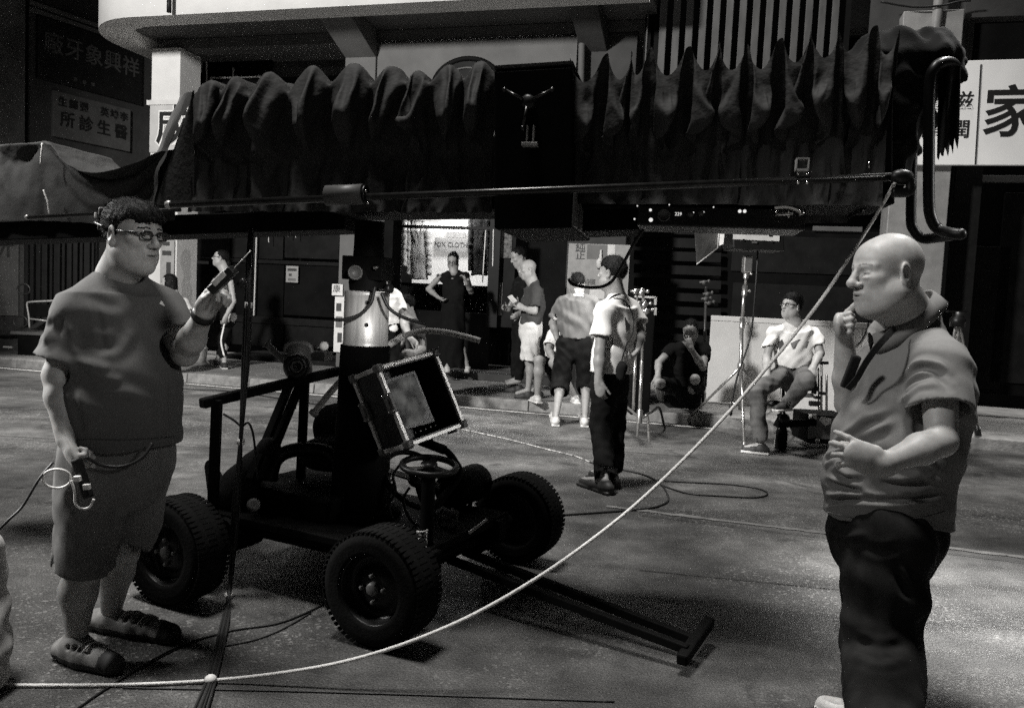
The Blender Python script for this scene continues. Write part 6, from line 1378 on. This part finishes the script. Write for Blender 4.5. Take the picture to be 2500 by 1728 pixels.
# woman in black
y = 12.15; g = .235
J = jp(y, head=(1106, 637), neck=(1108, 664), rs=(1074, 676), ls=(1138, 674), re=(1046, 706, .05), rw=(1070, 726, -.12), rh=(1082, 734, -.15), le=(1150, 712), lw=(1138, 690, -.2), lh=(1132, 672, -.22),
       pel=(1106, 760), rk=(1096, 835), lk=(1122, 835), ra=(1092, 895), la=(1140, 895), rt=(1088, 903, -.15), lt=(1146, 904, -.15))
J['ra'] = G(1092, 898, g + .08); J['rt'] = G(1088, 906, g + .02); J['la'] = G(1142, 898, g + .08); J['lt'] = G(1146, 906, g + .02)
person('woman in black sleeveless dress and glasses before the lit shop window', J, (-.15, -.92, -.35), dict(ground=g, hs=.98, hair='bun', glasses=True,  arm=.92, torso=tors(y, (1108, 680, 0, .165, .10), (1107, 712, 0, .155, .11), (1106, 770, 0, .17, .12)), shirt='tee_black', sleeve=.12, sleeve_r=1.0, neckhole=.07, svox=.012, avox=.009, hvox=.007, seed=61, skirt='tee_black', skirt_z=.32, shoes='shoe_light', sole='shoe_dark', vox=.014))
# back of a person in white behind the steel cylinder
y = 9.0
J = jp(y, head=(928, 672, .1), neck=(938, 706), ls=(926, 722), rs=(964, 722, .15), le=(915, 780), lw=(905, 820, .1), lh=(900, 840, .1), re=(982, 780, .05), rw=(1002, 826, -.1), rh=(1016, 838, -.1),
       pel=(945, 815), lk=(930, 910), rk=(955, 910), la=(928, 1000), ra=(955, 1000), lt=(925, 1010), rt=(952, 1010))
for a, u in (('l', 928), ('r', 955)): J[a + 'a'] = G(u, 1018, .09); J[a + 't'] = G(u - 14, 1012, .03)
person('person in bright white T-shirt half hidden by the steel cylinder', J, (-.3, .9, -.2), dict(hs=.98, hair='short', torso=tors(y, (944, 722, 0, .17, .11), (942, 765, 0, .165, .12), (945, 806, 0, .165, .12)), shirt='tee_white', sleeve=.68, sleeve_r=1.3, svox=.011, avox=.008, hvox=.008, seed=71, pants='trousers_black', shoes='shoe_dark', sole='shoe_dark', vox=.012))
# man in dark shirt sitting beyond the pole
y = 9.7
J = jp(y, head=(990, 746), neck=(1006, 782), rs=(990, 800, .15), ls=(1024, 802, -.15), re=(980, 838), rw=(968, 850, -.2), rh=(958, 846, -.25), le=(1030, 850, -.2), lw=(1010, 862, -.35), lh=(995, 860, -.4),
       pel=(1015, 890, .1), lk=(970, 880, -.3), rk=(962, 878, .0), la=(968, 960, -.3), ra=(960, 958, 0), lt=(952, 972, -.3), rt=(945, 968, 0))
for a, u in (('l', 972), ('r', 962)): J[a + 'a'] = G(u, 985, .09); J[a + 't'] = G(u - 16, 988, .03)
person('dark-haired man in dark T-shirt sitting beyond the curved pole', J, (-.93, -.3, -.25), dict(hs=.98, hair='short', torso=tors(y, (1008, 800, 0, .17, .11), (1012, 840, .05, .16, .12), (1015, 882, .1, .165, .13)), shirt='tee_dark', sleeve=.7, svox=.012, avox=.009, hvox=.007, seed=73, pants='trousers_black', shoes='shoe_dark', sole='shoe_dark', vox=.013))
# walking woman on the left pavement
y = 12.35; g = .12
J = jp(y, head=(538, 630), neck=(552, 664), rs=(528, 682, .14), ls=(562, 684, -.14), re=(505, 722, .1), rw=(515, 760, -.15), rh=(520, 772, -.2), le=(570, 735, -.2), lw=(552, 772, -.28), lh=(545, 790, -.3),
       pel=(558, 772), lk=(540, 832, -.12), rk=(552, 832, .1), la=(545, 884, -.12), ra=(525, 882, .12), lt=(548, 892, -.3), rt=(515, 886, .0))
wp = J['lk']
J['la'] = G(548, 888, g + .08); J['lt'] = G(543, 893, g + .02); J['ra'] = G(528, 882, g + .08); J['rt'] = G(514, 884, g + .02)
xs = P(538, 700, y)
ww, L, Rm, inf = person('woman in glasses and black vest walking on the left pavement', J, (-.94, -.25, .1), dict(ground=g, hs=.98, hair='tail', glasses=True, skin='skin_pale', arm=.9, torso=tors(y, (550, 688, 0, .15, .09), (553, 725, 0, .135, .10), (557, 775, 0, .15, .11)), shirt='tee_black', sleeve=0, neckhole=.085, svox=.012, avox=.009, hvox=.007, seed=81, pants='trousers_black', pants_len=1.72, pr=.82, shoes='shoe_dark', sole='shoe_light', vox=.012))
tr = kid(ww, 'trousers'); bpy.context.view_layer.update()
seam(tr, [(553, 770), (546, 800), (540, 832), (545, 860), (549, 872)], .014, M('tape_white'), tr, 'side_stripe')
# woman sitting behind the raised forearm
y = 11.6
J = jp(y, head=(412, 690), neck=(428, 722), rs=(404, 738, .12), ls=(452, 738, -.08), re=(400, 790, .05), rw=(420, 810, -.15), rh=(432, 812, -.2), le=(468, 775, -.12), lw=(450, 800, -.25), lh=(440, 806, -.28),
       pel=(435, 825), lk=(425, 845, -.45), rk=(410, 845, -.4), la=(425, 895, -.4), ra=(410, 893, -.35), lt=(415, 900, -.5), rt=(400, 898, -.45))
for a, u in (('l', 432), ('r', 415)): J[a + 'a'] = G(u, 915, .09); J[a + 't'] = G(u - 10, 918, .03)
person('long-haired woman in pale T-shirt sitting behind the raised forearm', J, (-.95, -.2, -.15), dict(hs=.96, hair='long', skin='skin_pale', arm=.9, torso=tors(y, (430, 740, 0, .16, .10), (432, 775, 0, .15, .11), (435, 822, 0, .16, .12)), shirt='tee_pale', sleeve=.6, svox=.012, avox=.009, hvox=.007, seed=83, pants='trousers_black', shoes='shoe_dark', sole='shoe_dark', vox=.013))
# man covering his face
y = 9.7
J = jp(y, head=(1686, 806, -.12), neck=(1684, 838), rs=(1640, 852), ls=(1722, 850), re=(1608, 885, -.1), rw=(1606, 918, -.25), rh=(1604, 945, -.28), le=(1716, 896, -.3), lw=(1686, 850, -.36), lh=(1676, 815, -.32),
       pel=(1680, 945, .2), rhip=(1655, 945, .15), lhip=(1702, 945, .15), rk=(1610, 935, -.35), lk=(1697, 925, -.4), ra=(1614, 972, -.25), la=(1682, 975, -.3), rt=(1596, 986, -.4), lt=(1680, 990, -.45))
J['ra'] = G(1614, 982, .09); J['rt'] = G(1594, 992, .03); J['la'] = G(1684, 992, .09); J['lt'] = G(1680, 1002, .03)
person('man in black sitting low with one hand over his face', J, (-.25, -.85, -.45), dict(hs=1.0, hair='short', bare=1, arm=1.0, torso=tors(y, (1684, 852, 0, .18, .12), (1682, 895, .06, .18, .14), (1680, 942, .15, .18, .15)), shirt='tee_black', sleeve=.55, sleeve_r=1.15, svox=.011, avox=.007, hvox=.006, seed=91, pants='trousers_black', pants_name='shorts', pants_len=.92, shoes='shoe_dark', sole='shoe_light', vox=.011,
    hand=dict(l=dict(pn=(.1, .95, .1), ts=1, curl=(8, 10, 12, 14), spread=.1), r=dict(pn=(.1, 1, .1), ts=-1, curl=(15, 18, 20, 22), spread=.1))))
one('low_seat', MB().box(G(1680, 992, .17) + Vector((0, .35, 0)), Vector((.2, 0, 0)), Vector((0, .17, 0)), UP * .165), M('shop_dark2'), 'low dark box under the man covering his face', 'box', G(1680, 980), bevel=.01)
# seated man in white
y = 8.2
J = jp(y, head=(1932, 748), neck=(1944, 792), rs=(1887, 815), ls=(1990, 817), re=(1872, 872, -.05), rw=(1872, 918, -.2), rh=(1864, 944, -.25), le=(2002, 862, -.08), lw=(1984, 900, -.25), lh=(1974, 926, -.3),
       pel=(1938, 908, .08), rhip=(1912, 912, .02), lhip=(1962, 912, .02), rk=(1846, 956, -.35), lk=(1966, 930, -.42), ra=(1852, 1060, -.2), la=(1918, 990, -.25), rt=(1816, 1092, -.3), lt=(1895, 1000, -.35))
J['ra'] = G(1858, 1086, .09); J['rt'] = G(1818, 1097, .03)
sm, L, Rm, inf = person('seated man in glasses and pale T-shirt looking up to the left', J, (-.84, -.52, .12), dict(hs=1.0, hair='fluffy', glasses=True, skin='skin_pale', arm=1.0, torso=tors(y, (1942, 806, 0, .185, .12), (1940, 850, .02, .18, .13), (1938, 898, .06, .185, .14)), shirt='tee_white', sleeve=.60, sleeve_r=1.05, svox=.009, avox=.006, hvox=.005, hairvox=.006, seed=95, wr=.011, wf=22,
    pants='denim', pants_len=1.92, pr=.98, legr=(.10, .085, .07), pw=.007, shoes='shoe_dark', sole='sole_white', fg={'r': 0.0, 'l': P(1905, 1004, 7.9).z}, vox=.010,
    hand=dict(r=dict(pn=(.1, .6, -.7), ts=-1, curl=(20, 24, 26, 30), spread=.1), l=dict(pn=(.1, .6, -.7), ts=1, curl=(25, 28, 30, 34)))))
sh = kid(sm, 'shirt'); bpy.context.view_layer.update()
patch_on(sh, 'chest_print', [(1930, 838), (1950, 828), (1972, 832), (1968, 848), (1935, 852)], M('sign_aged'), sh, .006)
patch_on(sh, 'chest_print', [(1900, 835), (1910, 828), (1918, 850), (1904, 866)], M('ink_grey'), sh, .006)
# ================================================================== stands, lamp, carts and street things
mat('stand_steel', .62, .28, metal=.85, var=.2, scale=20)
mat('stand_dark', .05, .4, metal=.5, var=.3, scale=20)
mat('lamp_white', .6, .4, var=.1)
mat('flap_metal', .16, .5, metal=.3, var=.3, scale=6)
def knuckle(mb, c, r=.028):
    c = Vector(c); mb.lathe(c - Vector((0, .03, 0)), (0, 1, 0), [(0, 0), (0, r), (.06, r), (.06, 0)], 14); mb.tube([c + Vector((-.05, 0, .0)), c + Vector((.06, 0, .02))], .012, 8); mb.ball(c + Vector((.06, 0, .02)), .02, 8)
# C-stand
y = 8.05; cs = thing('grip_stand', G(1570, 1060), 'bright steel grip stand with turtle base beside the man in white T-shirt', 'stand')
hub = P(1562, 1008, y)
mb = MB(); mb.tube([hub - UP * .10, P(1567, 880, y)], .017, 12); mb.tube([P(1567, 880, y), P(1571, 705, y)], .013, 12); mb.build('riser', M('stand_steel'), cs)
mb = MB(); mb.tube([P(1546, 1000, y), P(1552, 850, y)], .015, 12); mb.tube([P(1552, 850, y), P(1556, 715, y)], .010, 10); mb.build('riser', M('stand_steel'), cs)
for e, m_ in [((1556, 1066), 'stand_steel'), ((1585, 1078), 'stand_steel'), ((1502, 1024), 'stand_steel'), ((1623, 1044), 'stand_dark')]:
    f = G(*e, .015); a = hub - UP * .05; mid = a.lerp(f, .72); mid.z = a.z + .01; mb = MB(); mb.tube(bez([a, a.lerp(mid, .6), mid, f.lerp(mid, .25) if e[0] != 1502 else mid.lerp(f, .6), f], 5), .014, 10); mb.build('leg', M(m_), cs)
for u, v in [(1552, 712), (1566, 716), (1560, 742), (1573, 745), (1578, 760)]:
    mb = MB(); knuckle(mb, P(u, v, y - .02)); mb.build('grip_head', M('stand_steel'), cs)
mb = MB(); mb.lathe(P(1571, 790, y), UP, [(-.06, .024), (.12, .024), (.12, .014)], 14); mb.lathe(hub, UP, [(-.1, .03), (.03, .03), (.04, .018)], 14); mb.build('collar', M('stand_steel'), cs)
# dark case behind it
t = thing('equipment_case', G(1580, 1015), 'tall black equipment case standing behind the steel grip stand', 'case')
mb = MB(); a, b = P(1538, 1012, 8.6), P(1602, 724, 8.6); mb.box(Vector(((a.x + b.x) / 2, 8.75, (a.z + b.z) / 2)), Vector(((b.x - a.x) / 2, 0, 0)), Vector((0, .15, 0)), Vector((0, 0, (b.z - a.z) / 2))); mb.build('box', M('shop_dark'), t, bevel=.01)
for v in (735, 760): mb = MB(); mb.box(P(1600, v, 8.585), Vector((.012, 0, 0)), Vector((0, .01, 0)), Vector((0, 0, .04))); mb.build('corner_fitting', M('alu'), t)
mb = MB(); mb.box(P(1575, 725, 8.585), Vector((.11, 0, 0)), Vector((0, .01, 0)), Vector((0, 0, .01))); mb.build('edge_strip', M('alu'), t)
# film lamp on a stand, switched on, facing left
y = 8.75; ls_ = thing('lamp_stand', G(1806, 1040), 'tall steel stand carrying the film lamp, its legs spread wide', 'stand')
base = G(1808, 1032); top = P(1825, 640, y); mb = MB(); mb.tube([P(1807, 1000, y), P(1811, 780, y)], .022, 12); mb.tube([P(1811, 790, y), P(1818, 700, y)], .018, 12); mb.tube([P(1818, 710, y), top], .014, 12); mb.build('riser', M('stand_steel'), ls_)
for u, v in [(1812, 790), (1818, 710), (1822, 668)]: mb = MB(); mb.lathe(P(u, v, y), UP, [(-.05, .03), (.06, .03), (.06, .018)], 12); mb.tube([P(u, v, y), P(u + 12, v, y - .02)], .01, 8); mb.ball(P(u + 12, v, y - .02), .018, 8); mb.build('collar', M('stand_steel'), ls_)
jn = P(1809, 895, y)
for f in [G(1672, 1030, .02), G(1817, 1084, .02), G(1905, 1010, .02)]:
    mb = MB(); mb.tube([jn, f], .015, 10); mb.ball(f, .022, 8); mb.tube([P(1807, 985, y), jn.lerp(f, .62)], .008, 8); mb.build('leg', M('stand_steel'), ls_)
mb = MB(); mb.lathe(jn, UP, [(-.04, .035), (.03, .04), (.05, .024)], 14); mb.build('leg_collar', M('stand_steel'), ls_)
lp = thing('film_lamp', top, 'lit film lamp head with an open metal flap on the tall stand', 'lamp')
mb = MB(); mb.box(P(1824, 645, y), Vector((.045, 0, 0)), Vector((0, .05, 0)), UP * .09); mb.build('yoke', M('stand_steel'), lp, bevel=.01)
a, b = P(1772, 610, y), P(1900, 548, y); cx, cz = (a.x + b.x) / 2, (a.z + b.z) / 2
mb = MB(); mb.box(Vector((cx, y, cz)), Vector(((b.x - a.x) / 2, 0, 0)), Vector((0, .22, 0)), Vector((-.02, 0, (b.z - a.z) / 2))); mb.build('housing', M('plastic_dark'), lp, bevel=.015)
mb = MB(); mb.box(Vector((cx - .02, y - .225, cz + .02)), Vector(((b.x - a.x) / 2 - .03, 0, 0)), Vector((0, .008, 0)), UP * .07); pn_ = mb.build('back_panel', M('lamp_white'), lp)
for u, v, w_, h_, m_ in [(1835, 566, .05, .03, 'plastic_dark'), (1882, 572, .035, .05, 'plastic_dark'), (1860, 566, .10, .016, 'chrome'), (1815, 586, .02, .02, 'chrome'), (1885, 590, .02, .02, 'chrome'), (1842, 592, .055, .022, 'plastic_grey')]:
    mb = MB(); mb.box(P(u, v, y - .235), Vector((w_ / 2, 0, 0)), Vector((0, .006, 0)), UP * h_ / 2); mb.build('fitting', M(m_), pn_, bevel=.003)
fl_ = [P(1696, 560, y - .25), P(1755, 560, y - .1), P(1752, 606, y - .1), P(1701, 645, y - .25)]; mb = MB(); mb.prism(fl_, (0, .008, 0)); mb.build('flap', M('flap_metal'), lp)
mb = MB(); mb.tube([fl_[3], fl_[2]], .006, 6); mb.tube([fl_[1], fl_[2]], .006, 6); mb.build('flap_edge', M('lamp_white'), lp)
mb = MB(); mb.prism([P(1758, 560, y - .1), P(1770, 560, y - .15), P(1766, 596, y - .15), P(1756, 600, y - .1)], (0, .2, 0)); mb.build('reflector', M('lamp_white'), lp)
mb = MB(); mb.tube(bez([P(1850, 612, y), P(1845, 700, y - .05), P(1832, 820, y - .03), P(1800, 920, y - .1), P(1786, 990, y - .1), P(1784, 1015, y - .1)], 8), .010, 8); mb.tube([P(1785, 990, y - .1), P(1783, 1012, y - .1)], .022, 8); mb.build('power_cable', M('cable_black'), lp)
spot('film_lamp_beam', tuple(P(1748, 585, y - .12) + Vector((-.45, -.05, -.1))), tuple(P(1200, 900, 9.6)), 260, 95, .12)
# dark stand behind the crouching man
t = thing('grip_stand', G(1722, 1010), 'thin stand with knobbly grip head behind the man covering his face', 'stand'); y = 9.9
mb = MB(); mb.tube([P(1716, 990, y), P(1724, 700, y)], .018, 10); mb.build('riser', M('stand_dark'), t)
for i, (u, v) in enumerate([(1718, 690), (1726, 718), (1730, 740), (1722, 730)]): mb = MB(); knuckle(mb, P(u, v, y - .03), .024); mb.build('grip_head', M('plastic_grey'), t)
# cart with wheel, posts and taped box
y = 8.25; ct = thing('equipment_cart', G(1960, 1105), 'black wheeled equipment cart with steel posts beside the seated man', 'cart')
mb = MB(); a, b = P(1972, 1082, y), P(2080, 1018, y); mb.box(Vector(((a.x + b.x) / 2, y + .25, (a.z + b.z) / 2)), Vector(((b.x - a.x) / 2, 0, 0)), Vector((0, .25, 0)), Vector((0, 0, (b.z - a.z) / 2))); bx_ = mb.build('box', M('paint_black'), ct, bevel=.01)
mat('box_front', .10, .5, var=.4, scale=5)
mb = MB(); mb.box(P(2010, 1045, y - .004), Vector((.15, 0, 0)), Vector((0, .004, 0)), UP * .11); mb.build('front_plate', M('box_front'), bx_)
for u in (1978, 1989): mb = MB(); mb.box(P(u, 1024, y - .012), Vector((.016, 0, 0)), Vector((0, .003, 0)), UP * .056); mb.build('white_tape', M('tape_white'), bx_)
mb = MB(); mb.prism([P(1998, 1024, y - .012), P(2006, 1016, y - .012), P(2030, 1022, y - .012), P(2028, 1034, y - .012), P(2015, 1040, y - .012)], (0, .004, 0)); mb.build('paper_scrap', M('tape_white'), bx_)
mb = MB(); mb.lathe(P(1994, 1074, y - .01), (0, -1, 0), [(0, .025), (.02, .025), (.022, .016), (.006, .015), (.006, 0)], 14); mb.build('socket', M('chrome'), bx_)
wc_ = P(1907, 1078, y); mb = MB(); mb.lathe(wc_, (.93, -.36, 0), [(-.05, .06), (-.055, .11), (-.04, .125), (0, .13), (.04, .125), (.055, .11), (.05, .06), (.03, .05), (.03, 0)], 28); w_ = mb.build('wheel', M('rubber'), ct)
mb = MB(); mb.lathe(wc_, (-.93, .36, 0), [(.045, .085), (.06, .08), (.056, .03), (.056, 0)], 20); mb.build('rim', M('alu'), w_)
mb = MB(); mb.bar(P(1895, 1035, y), P(1990, 1030, y), .10, .07); mb.bar(P(1905, 1010, y), P(1915, 1060, y), .09, .05); mb.build('chassis', M('paint_black'), ct, bevel=.01)
sd = Solid(); sd.ell(P(1915, 1022, y - .06), (.055, .05, .055)).ell(P(1890, 985, y), (.08, .06, .035)); solids('hub_cover', [sd.mesh(.01)], M('rim_black'), ct)
for u0, v0, u1, v1, r in [(2005, 1010, 2006, 888, .012), (1999, 1008, 1998, 898, .009), (2018, 1002, 2018, 915, .012), (1985, 960, 1990, 930, .02), (1990, 962, 1992, 935, .014)]:
    mb = MB(); mb.tube([P(u0, v0, y), P(u1, v1, y)], r, 10); mb.build('post', M('stand_steel' if r < .013 else 'plastic_grey'), ct)
mb = MB(); mb.tube([P(1964, 884, y), P(2022, 886, y)], .016, 10); mb.build('handle_bar', M('paint_black'), ct)
for u, v, s_ in [(1985, 948, .05), (1975, 965, .04), (1995, 970, .03), (2008, 960, .03), (1988, 985, .05)]: mb = MB(); mb.box(P(u, v, y - .02), Vector((s_, 0, 0)), Vector((0, .03, 0)), UP * s_ * .5); mb.build('fitting', M('plastic_grey' if s_ < .05 else 'plastic_dark'), ct, bevel=.006)
st = thing('stool', G(1935, 1060), 'small black stool under the man seated in front of the white hoarding', 'stool'); y = 8.3
sd = Solid(); sd.cone(P(1905, 938, y), P(1965, 940, y), .055, .055, .02, flat=(0, 0, 1), ratio=.6); solids('seat', [sd.mesh(.012)], M('cloth_black'), st)
mb = MB(); mb.tube([P(1913, 945, y), P(1911, 1005, y)], .016, 10); mb.build('post', M('paint_black'), st)
for f in [G(1885, 1045, .0), G(1940, 1062, .0), G(1925, 1025, .0)]: mb = MB(); mb.tube([P(1911, 1000, y), f], .012, 8); mb.build('leg', M('paint_black'), st)
# tripod behind the bald man
tp = thing('tripod', G(2370, 1080), 'tripod with pale legs standing behind the bald man on the right', 'tripod'); y = 7.9; tt = P(2338, 790, y)
for f in [G(2393, 1086, .0), G(2300, 1085, .0), G(2325, 1040, .0)]:
    mid = tt.lerp(f, .86); mb = MB(); sdv = Vector((.018, 0, 0)); mb.tube([tt - sdv, mid - sdv], .014, 8); mb.tube([tt + sdv, mid + sdv], .014, 8); lg = mb.build('leg', M('stand_steel'), tp)
    mb = MB(); mb.tube([tt.lerp(f, .84), f], .035, 10); mb.build('foot', M('plastic_dark'), lg)
mb = MB(); mb.lathe(tt, UP, [(-.03, .0), (-.03, .07), (.05, .07), (.07, .05), (.11, .05), (.11, 0)], 16); mb.bar(P(2312, 760, y), P(2362, 762, y), .05, .02); mb.build('head', M('plastic_dark'), tp)
mb = MB(); mb.lathe(G(2320, 1100, 0), UP, [(0, 0), (0, .03), (.14, .03), (.17, .012), (.2, .012), (.2, 0)], 14); one('water_bottle', mb, M('plastic_grey'), 'small clear bottle standing on the road by the tripod', 'bottle', G(2320, 1100, 0))
# street things on the far left
bk = thing('metal_bucket', G(488, 884, .12), 'small metal bucket on the pavement behind the raised arm', 'bucket'); p = G(488, 884, .12)
mb = MB(); mb.lathe(p, UP, [(0, 0), (0, .095), (.20, .115), (.23, .12), (.23, .112), (.02, .09)], 24); mb.build('body', M('alu'), bk)
mb = MB(); mb.tube([p + Vector((.11 * math.cos(t), 0, .23 + .07 * math.sin(t))) for t in [math.pi * i / 12 for i in range(13)]], .006, 6); mb.build('handle', M('alu'), bk)
y = 12.9; tb_ = thing('side_table', P(70, 868, y), 'dark low table with a chair on it at the far left', 'table')
mb = MB(); a, b = P(26, 812, y), P(150, 803, y); mb.box(Vector(((a.x + b.x) / 2, y + .3, a.z)), Vector(((b.x - a.x) / 2, 0, 0)), Vector((0, .32, 0)), UP * .025); mb.build('top', M('plaster_grey'), tb_, bevel=.01)
mb = MB(); mb.box(Vector(((a.x + b.x) / 2 + .05, y + .3, a.z / 2 - .02)), Vector(((b.x - a.x) / 2 - .05, 0, 0)), Vector((0, .28, 0)), UP * (a.z / 2 - .02)); mb.build('cabinet', M('shop_dark'), tb_)
for v in (847, 876): mb = MB(); mb.box(P(20, v, y - .02), Vector((.07, 0, 0)), Vector((0, .02, 0)), UP * .012); mb.build('handle', M('alu'), tb_)
ch = thing('folding_chair', P(80, 800, y), 'small metal-framed chair stacked on the low table at far left', 'chair')
mb = MB(); mb.tube(bez([P(72, 800, y), P(70, 770, y), P(66, 742, y), P(75, 737, y), P(115, 735, y), P(150, 733, y)], 5), .014, 8); mb.tube([P(72, 778, y), P(120, 784, y)], .012, 8); mb.build('frame', M('alu'), ch)
mb = MB(); mb.box(P(98, 758, y + .02), Vector((.15, 0, 0)), Vector((0, .012, 0)), UP * .10); mb.build('backrest', M('shop_dark'), ch, bevel=.01)
for u, v, r in [(58, 706, .10), (50, 785, .11)]:
    p = P(u, v, y); mb = MB(); mb.tube([p + Vector((r * math.cos(t), 0, r * .8 * math.sin(t))) for t in [2 * math.pi * i / 24 for i in range(25)]], .014, 8); one('wire_hoop', mb, M('stand_dark'), 'thin dark hoop beside the curtain, ' + ('upper one' if v < 750 else 'lower one'), 'hoop', p)
# pale sack in the corner nearest the camera
sd = Solid(); p = G(-96, 1690); q_ = P(-112, 1262, 2.72)
sd.cone(p + UP * .12, q_ - UP * .1, .155, .13, .06, flat=(1, 0, 0), ratio=.95).cone(q_ - UP * .1, q_ + Vector((-.02, 0, .02)), .13, .045, .06).cone(q_ + Vector((-.02, 0, .02)), q_ + Vector((-.05, .02, .13)), .03, .065, .02).cut((0, 0, .004), (0, 0, -1)).ripple(.016, 15, 3, (1, .3, .2)).ripple(.006, 45, 5)
solids('cloth_sack', [sd.mesh(.010)], M('tee_pale'), None, p); tag(bpy.data.objects['cloth_sack'], 'pale cloth sack cut by the left edge of the picture', 'sack')
